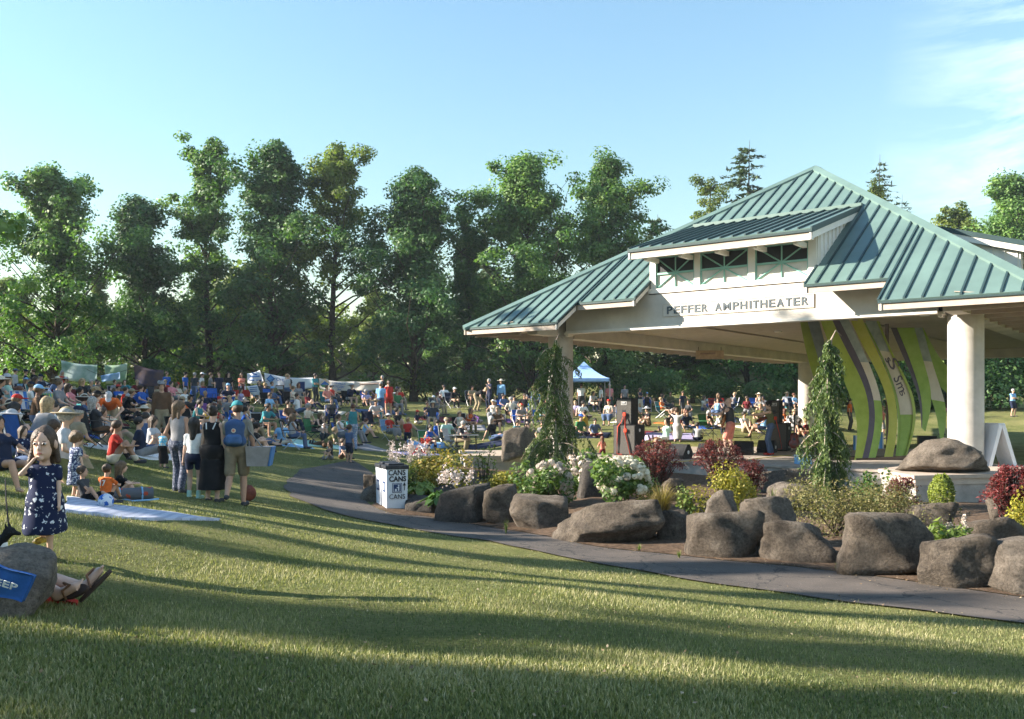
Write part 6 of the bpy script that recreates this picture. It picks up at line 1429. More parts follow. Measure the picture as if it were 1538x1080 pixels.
Fq_ = [(j * (nU + 1) + i, j * (nU + 1) + i + 1, (j + 1) * (nU + 1) + i + 1, (j + 1) * (nU + 1) + i) for j in range(nV) for i in range(nU)]
Fq2 = Fq_ + [tuple(top_n + q for q in f[::-1]) for f in Fq_]
def edge_q(a, b): Fq2.append((a, b, top_n + b, top_n + a))
for i in range(nU): edge_q(i, i + 1); edge_q(nV * (nU + 1) + i + 1, nV * (nU + 1) + i)
for j in range(nV): edge_q(j * (nU + 1) + nU, (j + 1) * (nU + 1) + nU); edge_q((j + 1) * (nU + 1), j * (nU + 1))
obj('cloth_body', raw_mesh('cloth_body', np.array(V), Fq2, True, [mat('strong_blue_cloth', (.02, .09, .30), .7, .1, 12, .15, 60)]), bag)
xa = (cB - cA).normalized(); ya = (cA - cD).normalized(); za = xa.cross(ya); ya = za.cross(xa).normalized()
M4 = Matrix([[xa[i], ya[i], za.normalized()[i], 0] for i in range(3)] + [[0, 0, 0, 1]]); M4.translation = at(-8, 877, 4.80); text_on('EEP', 'lettering', .118, .036, M4, mat('pale_lettering', (.5, .52, .5), .7, .03, 9), bag, .006, .01)
rb = MB(); p0 = gat(20, 5.6); rbm = []
gA = gat(30, 5.5); gB = gat(112, 5.5); RED_SHEET = [(gA.x, gA.y, 0), (gB.x, gB.y, 0), (gB.x - .1, gB.y + .14, 0), (gA.x, gA.y + .18, 0)]
# little black and white dog on a lead behind the corner boulder
dg = gat(-22, 6.5); F = Field((-.3, -.35, -.02), (.3, .35, .45), .011)
F.ell((0, .02, .17), (.085, .17, .085), None, .03); F.ell((0, -.12, .19), (.07, .08, .08), None, .03); F.cap((0, -.16, .22), (0, -.22, .29), .05, .045, .03); F.ell((0, -.24, .315), (.052, .058, .05), None, .02); F.cap((0, -.27, .305), (0, -.335, .29), .028, .02, .015)
for s in (1, -1):
    F.cap((s * .035, -.225, .35), (s * .05, -.215, .405), .018, .006, .01); F.cap((s * .05, -.13, .16), (s * .05, -.15, .02), .028, .018, .015); F.cap((s * .05, -.15, .015), (s * .05, -.19, .012), .018, .015, .01)
    F.cap((s * .05, .13, .17), (s * .065, .08, .09), .042, .026, .02); F.cap((s * .065, .08, .09), (s * .06, .15, .07), .024, .016, .01); F.cap((s * .06, .15, .07), (s * .06, .14, .015), .015, .014, .01); F.cap((s * .06, .14, .012), (s * .06, .10, .012), .016, .014, .01)
F.cap((0, .18, .2), (0, .27, .29), .02, .01, .015)
o = obj('dog', F.mesh('dog'), None, loc=dg, scale=(.7, .7, .7), rot=(0, 0, D2R(95)), m=mat('black_and_white_fur', (.012, .012, .013), .9, 0, 6, .6, 60, col2=(.03, .03, .03), spec=.1)); tag(o, 'small black dog with white chest at the left picture edge', 'dog')
F = Field((-.12, -.3, .05), (.12, .0, .3), .010); F.ell((0, -.17, .17), (.05, .05, .075), None, .01); obj('white_chest_fur', F.mesh('white_chest_fur'), o, m=cloth('white'))
ld = MB(); ld.tube([tuple(at(8, 720, 7.4)), tuple(at(9, 752, 7.0)), tuple(at(13, 790, 6.65))], .006, 5); o = ld.build('dog_lead', cloth('black')); tag(o, 'thin black dog lead hanging down to the dog', 'lead')

# blankets and cloths: wrinkled sheets on the grass
def sheet(name, P4, m, label, cat='blanket', group=None, wr=.012, n=18, th=.012, cat2=None):
    a, b, c, d = [Vector(p) for p in P4]; V = []
    rg = random.Random(label); ph = [rg.random() * 6 for _ in range(4)]
    for j in range(n + 1):
        for i in range(n + 1):
            u_, v_ = i / n, j / n; p = (a * (1 - u_) + b * u_) * (1 - v_) + (d * (1 - u_) + c * u_) * v_
            e = 1 + .02 * math.sin(9 * u_ + ph[0]) ; z = tz(p.x, p.y) + .03 + wr * (math.sin(11 * u_ + 4 * v_ + ph[1]) + math.sin(7 * v_ - 5 * u_ + ph[2]) + .6 * math.sin(19 * (u_ + v_) + ph[3]))
            V.append((p.x + .03 * math.sin(6 * v_ + ph[1]) * (i in (0, n)), p.y + .03 * math.sin(6 * u_ + ph[2]) * (j in (0, n)), z))
    N = len(V); V += [(x, y, z - th - .03) for x, y, z in V]; w = n + 1
    F = [(j * w + i, j * w + i + 1, (j + 1) * w + i + 1, (j + 1) * w + i) for j in range(n) for i in range(n)]
    for i in range(n): F += [(i + 1, i, N + i, N + i + 1), (n * w + i, n * w + i + 1, N + n * w + i + 1, N + n * w + i), (i * w, (i + 1) * w, N + (i + 1) * w, N + i * w), ((i + 1) * w + n, i * w + n, N + i * w + n, N + (i + 1) * w + n)]
    o = obj(name, raw_mesh(name, np.array(V), F, True), None, m=m); return tag(o, label, cat, group)
def weave(name, c1, c2, sc=(14, 1, 1), thr=.5):
    if name in MATS: return MATS[name]
    m, nt, b = principled(name); N, Lk = nt.nodes, nt.links; t = N.new('ShaderNodeTexCoord'); w = N.new('ShaderNodeTexWave'); w.inputs['Scale'].default_value = sc[0]; w.inputs['Distortion'].default_value = sc[2]; Lk.new(t.outputs['Object'], w.inputs['Vector'])
    r = N.new('ShaderNodeValToRGB'); e = r.color_ramp.elements; e[0].position = thr - .06; e[1].position = thr + .06; e[0].color = (*c1, 1); e[1].color = (*c2, 1); Lk.new(w.outputs['Fac'], r.inputs[0]); Lk.new(r.outputs[0], b.inputs['Base Color']); b.inputs['Roughness'].default_value = .9; MATS[name] = m; return m
sheet('blanket', [hit(92, 770), hit(232, 783), hit(330, 782), hit(100, 751)], weave('pale_grey_stripe', (.30, .32, .40), (.40, .42, .50), (3, 1, .6), .4), 'long pale grey-blue blanket on the grass beside the girl', wr=.008)
sheet('blanket', RED_SHEET, cloth('red'), 'red blanket under the reclining legs by the corner boulder', wr=.006)

# ------------------------------------------------------------------ the crowd on the bowl
crng = np.random.default_rng(21); prnd = random.Random(21)
STAND = [ # px, foot, top, pose, deg, kwargs
 (93, 47, 'standing with a raised cup', 70, dict(shirt='red', low=('trousers', 'denim'), hair=('long hair', 'grey'), fem=True, label='woman in bright red shirt standing below the green tarp banner')),
 (8, 45, 'standing', 80, dict(shirt='maroon', low=('trousers', 'charcoal'), hair=('long hair', 'dark'), fem=True, label='woman in maroon standing at the far left of the back row')),
 (22, 46, 'standing', 95, dict(shirt='light grey', low=('trousers', 'navy'), hat=('cap', 'denim'), sleeve='long', label='man in light grey shirt and denim cap standing at the back left')),
 (38, 47, 'standing with a raised cup', 110, dict(shirt='navy', low=('trousers', 'denim'), hat=('cap', 'navy'), label='man in navy shirt and navy cap drinking by the tree trunk')),
 (51, 46.5, 'standing with folded arms', -80, dict(shirt='black', low=('trousers', 'charcoal'), stout=1.15, label='stout man in black shirt standing by the left tree trunk')),
 (74, 46, 'bending over', -90, dict(shirt='light grey', low=('trousers', 'navy'), hair=('short hair', 'grey'), label='grey haired man bending over beside the left tree trunk')),
 (166, 23.5, 'bending over', 20, dict(shirt='orange', low=('shorts', 'khaki'), hat=('cap', 'light grey'), h=.024, label='man in orange shirt and khaki shorts bending over')),
 (243, 25, 'standing', 20, dict(shirt='brown', low=('trousers', 'khaki'), hat=('cap', 'grey'), sleeve='long', stout=1.1, h=.024, label='man in dark brown shirt and grey cap standing among the seated crowd')),
 (250, 50, 'standing', 60, dict(shirt='royal blue', low=('trousers', 'navy'), label='man in bright blue shirt nearer the dark tarp, back row')),
 (278, 50, 'standing', 80, dict(shirt='royal blue', low=('trousers', 'charcoal'), hat=('cap', 'black'), label='man in bright blue shirt and black cap, back row')),
 (292, 49, 'standing', 170, dict(shirt='charcoal', low=('trousers', 'denim'), hair=('short hair', 'grey'), label='man in charcoal shirt seen from behind beside the blue shirts')),
 (303, 49, 'standing', 90, dict(shirt='white', low=('trousers', 'black'), hat=('cap', 'white'), label='man in white shirt and white cap in the standing group')),
 (316, 49, 'standing with folded arms', 100, dict(shirt='grey', low=('trousers', 'navy'), label='man in grey shirt standing next to the white shirt')),
 (329, 48.5, 'standing', 20, dict(shirt='navy', low=('trousers', 'navy'), stout=1.1, label='man all in navy at the end of the standing group')),
 (343, 48, 'standing', 30, dict(shirt='black', low=('short', 'denim'), hair=('long hair', 'dark'), fem=True, label='woman in black top and denim shorts by the red table cloth')),
 (363, 51, 'standing with folded arms', 10, dict(shirt='coral', low=('trousers', 'denim'), hair=('long hair', 'brown'), fem=True, label='woman in coral top behind the red table')),
 (434, 50, 'standing', 20, dict(shirt='charcoal', low=('trousers', 'denim'), label='man in charcoal shirt behind the dark cloth table')),
 (431, 47.5, 'standing', 150, dict(shirt='light grey', low=('short', 'denim'), hair=('a ponytail', 'blond'), fem=True, label='woman with blond ponytail standing at the dark cloth table')),
 (473, 50, 'standing with folded arms', 60, dict(shirt='teal', low=('trousers', 'charcoal'), hair=('short hair', 'dark'), label='man in teal shirt standing against the dark trunk')),
 (572, 43, 'standing', 180, dict(shirt='sky blue', low=('shorts', 'denim'), hat=('cap', 'grey'), label='man with pack and sky blue shirt standing before the cycling banner')),
 (584, 43.8, 'standing', 200, dict(h=.022, shirt='red', low=('short', 'red'), hair=('a ponytail', 'brown'), fem=True, label='woman in short red outfit seen from behind')),
 (575, 52, 'standing with folded arms', -60, dict(shirt='black', low=('trousers', 'denim'), hair=('short hair', 'grey'), label='man in black shirt at the end of the pale banner')),
 (735, 52, 'standing with a raised cup', -50, dict(shirt='navy', low=('trousers', 'navy'), hair=('short hair', 'grey'), label='man in navy standing under the dark tree with a cup')),
 (753, 52, 'standing', -20, dict(shirt='sky blue', low=('trousers', 'denim'), hat=('sun hat', 'cream'), sleeve='long', label='man in light blue shirt and cream hat under the dark tree')),
 (715, 50, 'bending over', 60, dict(shirt='black', low=('trousers', 'khaki'), hair=('short hair', 'blond'), label='woman in black shirt and khaki trousers bending down under the dark tree')),
 (873, 53, 'standing', 180, dict(shirt='white', low=('trousers', 'charcoal'), label='man in white shirt under the blue canopy, back turned')),
 (887, 54, 'sitting forward on a chair', 40, dict(shirt='light grey', low=('trousers', 'navy'), label='person in pale shirt sitting under the blue canopy')),
 (903, 52.5, 'standing', -80, dict(shirt='white', low=('trousers', 'black'), hair=('short hair', 'dark'), label='person in white shirt beside the canopy pole')),
 (915, 54, 'standing', 10, dict(shirt='pink', low=('trousers', 'charcoal'), hair=('short hair', 'grey'), label='man in pink shirt just outside the blue canopy')),
 (938, 56, 'standing', 10, dict(shirt='grey', low=('trousers', 'charcoal'), label='man in grey shirt standing in the shade right of the canopy')),
 (1025, 52, 'standing with a raised cup', 30, dict(shirt='navy', low=('shorts', 'charcoal'), hair=('short hair', 'brown'), child=.3, label='boy in navy shirt with a light emblem standing before the chairs')),
 (1521, 55, 'standing with folded arms', 20, dict(shirt='sky blue', low=('shorts', 'navy'), hair=('short hair', 'grey'), label='man in pale blue shirt and navy shorts on the far right lawn')),
 (1415, 50, 'standing with folded arms', -30, dict(shirt='pink', low=('trousers', 'khaki'), hair=('short hair', 'auburn'), label='person in pink top seen between sculpture and column')),
 (1276, 49, 'standing', 60, dict(shirt='orange', low=('trousers', 'charcoal'), label='person in orange top behind the right weeping cedar')),
 (1325, 47, 'standing', 60, dict(shirt='coral', low=('shorts', 'grey'), hair=('long hair', 'blond'), fem=True, label='woman in coral shirt seen through the sculpture gap')),
]
BUSY = []
for px, Y, pose, deg, k in STAND:
    g = gat(px, Y); sc = prnd.uniform(.97, 1.04)
    if k.get('child'): sc *= .82
    k = dict(k); k.setdefault('hair', (prnd.choice(['short hair', 'short hair']), prnd.choice(['brown', 'dark', 'light brown']))); k.setdefault('skin', prnd.choice([0, 0, 1, 2]))
    person(g, D2R(deg), pose, scale=sc, group='people standing round the crowd', **k); BUSY.append((g.x, g.y))
# figures on the middle lawn, sized by the photograph
MID = [
 (244, 702, 642, 'standing with folded arms', 160, dict(shirt='sky blue', sh_m=tiedye_m, low=('skirt', 'black'), hair=('a hair bun', 'brown'), fem=True, child=.9, h=.024, label='girl in tie-dye shirt and black skirt standing on the lawn')),
 (168, 690, 640, 'sitting with knees up', 100, dict(shirt='white', low=('trousers', 'black'), hair=('short hair', 'auburn'), child=.3, h=.024, label='teenager in white shirt hugging the knees on the grass')),
 (212, 686, 626, 'sitting with legs out', 110, dict(shirt='navy', low=('shorts', 'grey'), hair=('short hair', 'dark'), h=.024, label='man in navy shirt sitting on the white blanket, legs out')),
 (530, 676, 606, 'holding_baby', 200, dict(shirt='teal', sleeve='none', low=('trousers', 'lavender'), lo_m=plaid_m, hair=('short hair', 'auburn'), fem=True, h=.024, label='woman in teal tank top carrying a small child on the lawn')),
 (524, 695, 637, 'standing', 150, dict(shirt='denim', low=('shorts', 'navy'), hair=('short hair', 'brown'), child=1.0, h=.024, label='small boy in blue grey shirt standing where the path ends')),
 (497, 690, 662, 'sitting with knees up', -40, dict(shirt='charcoal', low=('trousers', 'grey'), hair=('long hair', 'brown'), child=1.2, fem=True, h=.024, label='long haired child crouching beside the path')),
 (513, 689, 658, 'sitting with knees up', 60, dict(shirt='denim', low=('trousers', 'brown'), hair=('short hair', 'brown'), child=1.2, h=.024, label='small child in denim blue crouching at the path end')),
 (612, 674, 626, 'standing', 175, dict(shirt='red', low=('shorts', 'navy'), hair=('short hair', 'blond'), child=1.0, h=.024, label='blond child in red shirt and navy shorts standing alone')),
 (688, 679, 632, 'table_sitting', 70, dict(shirt='charcoal', low=('trousers', 'khaki'), hair=('short hair', 'grey'), h=.024, label='grey haired man in charcoal writing at the small table')),
 (1017, 664, 612, 'arms_up', 150, dict(shirt='light grey', low=('skirt', 'light grey'), hair=('short hair', 'brown'), fem=True, child=1.1, h=.024, label='little girl in pale dress dancing with raised arms')),
 (1000, 662, 628, 'sitting with legs out', -60, dict(shirt='mint', low=('shorts', 'white'), hair=('long hair', 'dark'), fem=True, child=.6, label='long haired girl in pale green sitting behind the dancing child')),
 (1047, 662, 634, 'sitting cross-legged', 160, dict(shirt='light grey', low=('shorts', 'navy'), hair=('short hair', 'dark'), child=.8, label='dark haired boy in pale shirt sitting with his back turned')),
 (988, 680, 657, 'crawling', -20, dict(shirt='white', low=('trousers', 'light grey'), hair=('short hair', 'blond'), child=1.6, label='baby crawling at the edge of the stage')),
 (1076, 652, 620, 'sitting forward on a chair', 50, dict(shirt='white', low=('trousers', 'navy'), hair=('short hair', 'grey'), sleeve='long', label='man in white shirt sitting in front of the green chair')),
 (1120, 650, 618, 'leaning back on one arm', 20, dict(shirt='white', low=('shorts', 'khaki'), hair=('short hair', 'dark'), label='person in white behind the microphone stand')),
 (905, 684, 655, 'kneeling', 200, dict(shirt='coral', low=('trousers', 'maroon'), hair=('long hair', 'auburn'), fem=True, child=.4, label='long haired child kneeling left of the speaker tower')),
 (870, 655, 622, 'sitting cross-legged', 40, dict(shirt='green', low=('trousers', 'navy'), hat=('cap', 'royal blue'), label='person in green shirt with blue cap sitting right of the column')),
 (893, 656, 628, 'sitting cross-legged', 10, dict(shirt='denim', low=('trousers', 'maroon'), hair=('short hair', 'dark'), label='person in denim blue sitting right of the blue cap')),
 (1178, 648, 614, 'sitting on a chair', 60, dict(shirt='orange', low=('trousers', 'white'), hair=('long hair', 'auburn'), fem=True, label='red haired woman in orange sitting behind the rear speakers')),
 (655, 660, 630, 'sitting cross-legged', 130, dict(shirt='royal blue', low=('shorts', 'grey'), hair=('short hair', 'dark'), label='boy in vivid blue sitting on the lawn left of the table')),
 (740, 662, 625, 'sitting with legs out', 60, dict(shirt='black', low=('trousers', 'denim'), hair=('long hair', 'grey'), fem=True, label='grey haired woman in black sitting at the front of the crowd')),
 (775, 660, 630, 'sitting cross-legged', 50, dict(shirt='teal', low=('trousers', 'navy'), hair=('short hair', 'dark'), label='person in teal top sitting left of the weeping cedar')),
 (600, 648, 612, 'leaning back on one arm', 60, dict(shirt='black', low=('shorts', 'khaki'), hair=('short hair', 'dark'), label='man in black lying back at the edge of the crowd')),
 (423, 668, 630, 'sitting cross-legged', 20, dict(shirt='sky blue', low=('trousers', 'cream'), hair=('curly hair', 'dark'), fem=True, label='curly dark haired woman in sky blue sitting on a pale blanket')),
]
for px, foot, top, pose, deg, k in MID:
    k = dict(k); k.setdefault('skin', prnd.choice([0, 0, 1, 2]))
    b_, J_ = put(px, foot, top, pose, deg, **k); BUSY.append((b_.location.x, b_.location.y))
    if 'carrying a small child' in k['label']: mother = b_
# the small child on the woman's arm
cb = mother.matrix_basis
person(cb @ Vector((.10, -.20, 1.0)), mother.rotation_euler.z + 1.2, 'sitting with knees up', 'sky blue', ('trousers', 'white'), ('short hair', 'blond'), None, 2, False, 1.6, .42, label='blond toddler held on the arm of the woman in teal', shoes=None)
# folding chairs
def chair_meshes():
    fr = MB()
    for s in (1, -1):
        fr.tube([(s * .27, -.26, .0), (s * .25, .24, .44)], .012, 6); fr.tube([(s * .27, .28, .0), (s * .25, -.25, .44)], .012, 6); fr.tube([(s * .26, .24, .42), (s * .27, .36, .92)], .012, 6); fr.tube([(s * .27, -.27, .42), (s * .27, -.28, .64)], .010, 6)
    fr.tube([(-.25, -.25, .43), (.25, -.25, .43)], .011, 6); fr.tube([(-.27, .36, .92), (.27, .36, .92)], .012, 6); fr.tube([(-.27, .28, .03), (.27, .28, .03)], .010, 6)
    st_ = MB(); n = 6; V = []
    for j in range(n + 1):
        for i in range(n + 1): u_, v_ = i / n * 2 - 1, j / n; V.append((u_ * .25, -.25 + .50 * v_, .425 - .045 * (1 - u_ * u_) * math.sin(v_ * 3.14) - .02 * v_))
    q = lambda V: ([(j * (n + 1) + i, j * (n + 1) + i + 1, (j + 1) * (n + 1) + i + 1, (j + 1) * (n + 1) + i) for j in range(n) for i in range(n)])
    def thick(V, d): N = len(V); F = q(V); return V + [(x + d[0], y + d[1], z + d[2]) for x, y, z in V], F + [tuple(N + k for k in f[::-1]) for f in F]
    st_.add(*thick(V, (0, 0, -.012)))
    bk = MB(); V = []
    for j in range(n + 1):
        for i in range(n + 1): u_, v_ = i / n * 2 - 1, j / n; V.append((u_ * .262, .235 + .125 * v_ + .04 * (1 - u_ * u_), .43 + .50 * v_))
    bk.add(*thick(V, (0, .012, 0)))
    ar = []
    for s in (1, -1): a = MB(); a.box((s * .27 - .03, -.30, .635), (s * .27 + .03, .30, .655), bev=.006); ar.append(a.mesh('armrest'))
    return fr.mesh('chair_frame'), st_.mesh('seat', smooth=True), bk.mesh('backrest', smooth=True), ar
CH = chair_meshes(); fr_m = mat('dull_aluminium_tube', (.45, .45, .46), .4, .05, 9, metal=.6); frd_m = mat('black_steel_tube', (.02, .02, .022), .45, .05, 9)
def chair(loc, rz, colr, label, group='folding chairs in the crowd', mm=None):
    c = empty('folding_chair', loc, rz); tag(c, label, 'chair', group)
    obj('chair_frame', CH[0], c, m=fr_m if prnd.random() < .5 else frd_m); obj('seat', CH[1], c, m=mm or cloth(colr)); obj('backrest', CH[2], c, m=mm or cloth(colr))
    for a in CH[3]: obj('armrest', a, c, m=mm or cloth(colr))
    return c
# columns of the crowd are named after what stands above them in the picture
def column(px, Y):
    for lim, nm in ((60, 'below the left tree trunk'), (125, 'below the green tarp banner'), (195, 'below the blue table sign'), (240, 'below the dark tarp'), (300, 'below the two bright blue shirts'), (350, 'below the standing group'), (395, 'below the red table cloth'), (450, 'below the diamond banner'), (520, 'below the cycling banner'), (590, 'below the pale banner'), (650, 'below the twin dark trunks'), (720, 'left of the man in cream hat'), (850, 'between cream hat and weeping cedar'), (930, 'below the blue canopy'), (1010, 'right of the speaker tower'), (1090, 'left of the singer'), (1200, 'behind the fiddle player'), (1600, 'behind the sculpture')):
        if px < lim: return nm
def rowname(Y): return 'front rows' if Y < 30 else 'middle rows' if Y < 41 else 'back rows'
def xmax(Y):
    return np.interp(Y, [19, 24, 28, 32, 36, 37, 60], [232, 290, 425, 500, 560, 850, 850])
spots = []
tries = 0
while len(spots) < 270 and tries < 60000:
    tries += 1
    Y = 19.5 + 34.5 * crng.random() ** 1.15
    if crng.random() < .07: Y = crng.uniform(13.6, 20); px = crng.uniform(-25, np.interp(Y, [13, 20], [90, 225]))
    elif crng.random() < .74: px = crng.uniform(-25, xmax(Y))
    else:
        px = crng.uniform(862, 1215); Y = crng.uniform(37, 57)
        if crng.random() < .55 - .5 * (Y > 47): continue
    x = (px - 769) / FPX * Y
    if px < 860 and 560 < px < 640 and Y < 38: continue
    dm_ = .88 if px < 380 else (1.0 if px < 560 else 1.0)
    if px > 860: dm_ = 1.3
    if any((x - a) ** 2 + (Y - b) ** 2 < dm_ * dm_ for a, b in BUSY): continue
    p_ = np.array([[x, Y]])
    if inpoly(p_, path_poly)[0] or inpoly(p_, NO_GRASS[2])[0]: continue
    if any(abs((px - q) / FPX * Y) < .7 and abs(Y - yy) < .6 for q, yy in ((58, 55),)): continue
    BUSY.append((x, Y)); spots.append((px, Y, x))
used_lab = set(); tops = ['navy', 'black', 'white', 'grey', 'light grey', 'royal blue', 'sky blue', 'teal', 'red', 'orange', 'maroon', 'pink', 'purple', 'olive', 'green', 'khaki', 'brown', 'cream', 'mustard', 'lavender', 'denim', 'charcoal', 'mint', 'coral']
wts = [11, 9, 8, 8, 7, 6, 7, 5, 4, 2, 2, 3, 2, 3, 2, 2, 3, 3, 1, 2, 6, 6, 2, 2]
GROUND = ['sitting cross-legged', 'sitting with knees up', 'sitting with legs out', 'leaning back on one arm', 'sitting cross-legged', 'kneeling', 'sitting with knees up', 'lying on one side']
CHAIRS = ['sitting on a chair', 'slouching on a chair', 'sitting forward on a chair']
pro_f = {}
nch = 0; ch_lab = set()
for px, Y, x in spots:
    back = Y > 42
    r = prnd.random(); pose = prnd.choice(CHAIRS) if r < (.46 if back else .22) else ('standing with folded arms' if r > .95 and Y > 47 else prnd.choice(GROUND))
    fem = prnd.random() < .5; chd = 0.0 if prnd.random() < .84 or pose in CHAIRS else .8
    if chd: fem = False
    for _ in range(60):
        sh = prnd.choices(tops, wts)[0]; hatk = prnd.random(); hat = ('cap', prnd.choice(['navy', 'light grey', 'black', 'red', 'sky blue', 'khaki', 'white'])) if hatk < .17 else (('sun hat', prnd.choice(['cream', 'khaki', 'light grey'])) if hatk < .27 else None)
        hk = prnd.choice(['long hair', 'a ponytail', 'a hair bun', 'long hair', 'curly hair', 'short hair']) if fem else prnd.choice(['short hair', 'short hair', 'short hair', 'curly hair', 'long hair']); hc = prnd.choices(list(HAIRM), [4, 5, 4, 3, 3, 1])[0]
        head = (f'{hat[1]} {"cap" if hat[0] == "cap" else "sun hat"}' if hat else f'{hc} {hk.replace("a ", "")}')
        who = 'child' if chd else 'person'
        lab = f'{who} in {sh} with {head} {pose.replace(" on a chair", " in a chair")}, {rowname(Y)} {column(px, Y)}'
        if lab not in used_lab and len(lab.split()) <= 19: break
    if len(lab.split()) > 16: lab = f'{who} in {sh} with {head} {pose.split(" on ")[0].split(" with ")[0]}, {rowname(Y)} {column(px, Y)}'
    if len(lab.split()) > 16: lab = f'{who} in {sh} with {head}, {rowname(Y)} {column(px, Y)}'
    if len(lab.split()) > 16: lab = f'{who} in {sh} with {head} {column(px, Y)}'
    while lab in used_lab:
        sh = prnd.choice(tops); lab = f'{who} in {sh} with {head}, {rowname(Y)} {column(px, Y)}'
        if len(lab.split()) > 16: lab = f'{who} in {sh} with {head} {column(px, Y)}'
    used_lab.add(lab)
    g = Vector((x, Y, tz(x, Y))); g.z += .02 if pose in GROUND else 0
    rz = face_yaw(g) + prnd.gauss(0, .35 if px < 860 else .9) - (0 if px < 860 else .0)
    low = (prnd.choice(['trousers', 'shorts', 'trousers', 'shorts'] if not fem else ['trousers', 'short', 'skirt', 'trousers']), prnd.choice(['denim', 'navy', 'khaki', 'charcoal', 'black', 'grey', 'denim', 'cream', 'olive', 'brown']))
    if pose == 'lying on one side' and low[0] == 'skirt': low = ('trousers', low[1])
    sc = prnd.uniform(.95, 1.05) * (.70 if chd else 1) * (.95 if fem else 1)
    person(g, rz, pose, shirt=sh, low=low, hair=(hk, hc) if not hat or hk in ('long hair', 'short hair', 'curly hair', 'a ponytail') else ('short hair', hc), hat=hat, skin=prnd.choices([0, 1, 2, 3, 4], [5, 4, 5, 1, .5])[0], fem=fem, child=chd, scale=sc, sleeve='none' if fem and prnd.random() < .3 else ('long' if prnd.random() < .15 else 'short'), label=lab, group='people of the crowd on the grass')
    if pose in CHAIRS:
        cc = prnd.choice(['navy', 'royal blue', 'charcoal', 'green', 'royal blue', 'teal', 'maroon', 'sky blue', 'black']); cl_ = f'{cc} folding chair of the person in {sh} with {head} {column(px, Y)}'
        if len(cl_.split()) > 16: cl_ = f'{cc} chair of the person in {sh} with {head}, {rowname(Y)}'
        while cl_ in ch_lab: cl_ = 'another ' + cl_
        ch_lab.add(cl_); f_ = Vector((math.sin(rz), -math.cos(rz), 0)); chair(g + f_ * -.02, rz, cc, cl_)
# chairs that stand empty or are seen singly
tarp_m = weave('striped_beach_cloth', (.05, .30, .32), (.35, .45, .10), (4, 1, .2))
for px, Y, deg, cc, lab, mm in [(42, 24, 70, 'white', 'white and blue beach chair below the left tree trunk', weave('blue_white_stripe', (.04, .16, .45), (.6, .6, .6), (1.4, 1, .1))), (80, 26, 60, 'teal', 'beach chair in green and yellow stripes with a blue bag', tarp_m), (150, 26.5, 50, 'orange', 'empty orange folding chair beside the bending man', None), (312, 43, 40, 'royal blue', 'empty bright blue chair, first of a pair in the middle', None), (323, 43, 45, 'royal blue', 'empty bright blue chair, second of a pair in the middle', None), (405, 45, 30, 'royal blue', 'dotted bright blue folding chair below the diamond banner', None), (557, 39, 160, 'navy', 'navy folding chair standing empty in front of the crowd', None), (1073, 54, 10, 'red', 'red folding chair behind the singer, one of two', None), (1084, 54, 5, 'red', 'red folding chair nearer the singer, one of two', None), (1064, 38, 40, 'green', 'green canvas chair on the lawn left of the singer', None), (680, 37.2, 70, 'light grey', 'pale chair of the man writing at the table', None)]:
    chair(gat(px, Y), D2R(deg), cc, lab, mm=mm)
# blankets scattered under the crowd
BLK = ['white', 'sky blue', 'navy', 'mint', 'maroon', 'lavender', 'olive', 'teal', 'cream', 'grey', 'coral', 'royal blue', 'green', 'red']
bl_px = [(205, 21.5, 2.2, 'white'), (425, 31.5, 1.9, 'sky blue'), (478, 33.5, 2.2, 'mint'), (550, 35.5, 1.8, 'grey'), (640, 38.5, 1.6, 'sky blue'), (628, 35.5, 1.7, 'lavender'), (735, 38, 1.9, 'navy'), (700, 43, 1.9, 'grey'), (655, 45, 1.9, 'maroon'), (890, 38.5, 2.0, 'navy'), (960, 39, 1.8, 'maroon'), (1010, 37.5, 2.6, 'lavender'), (945, 46, 1.7, 'white'), (1003, 46, 1.3, 'orange'), (1055, 44, 1.8, 'royal blue'), (90, 23, 2.0, 'royal blue'), (130, 30, 2.2, 'maroon'), (280, 33, 2.2, 'olive'), (340, 38, 2.4, 'grey'), (400, 40, 2.2, 'navy'), (480, 43, 2.3, 'cream'), (570, 46, 2.4, 'denim'), (790, 46, 2.2, 'purple'), (240, 40, 2.4, 'teal'), (160, 42, 2.4, 'grey'), (60, 38, 2.2, 'cream'), (1130, 46, 1.8, 'cream'), (1180, 50, 2.2, 'olive')]
sl_ = set()
for px, Y, w, c in bl_px:
    p = gat(px, Y); a = prnd.uniform(0, 1.5); ca, sa = math.cos(a) * w / 2, math.sin(a) * w / 2; k = prnd.uniform(.65, .9)
    P4 = [(p.x - ca + sa * k, p.y - sa - ca * k, 0), (p.x + ca + sa * k, p.y + sa - ca * k, 0), (p.x + ca - sa * k, p.y + sa + ca * k, 0), (p.x - ca - sa * k, p.y - sa + ca * k, 0)]
    sheet('blanket', P4, cloth(c), f'{c} picnic blanket on the grass, {rowname(Y)} {column(px, Y)}', group='picnic blankets', n=10)

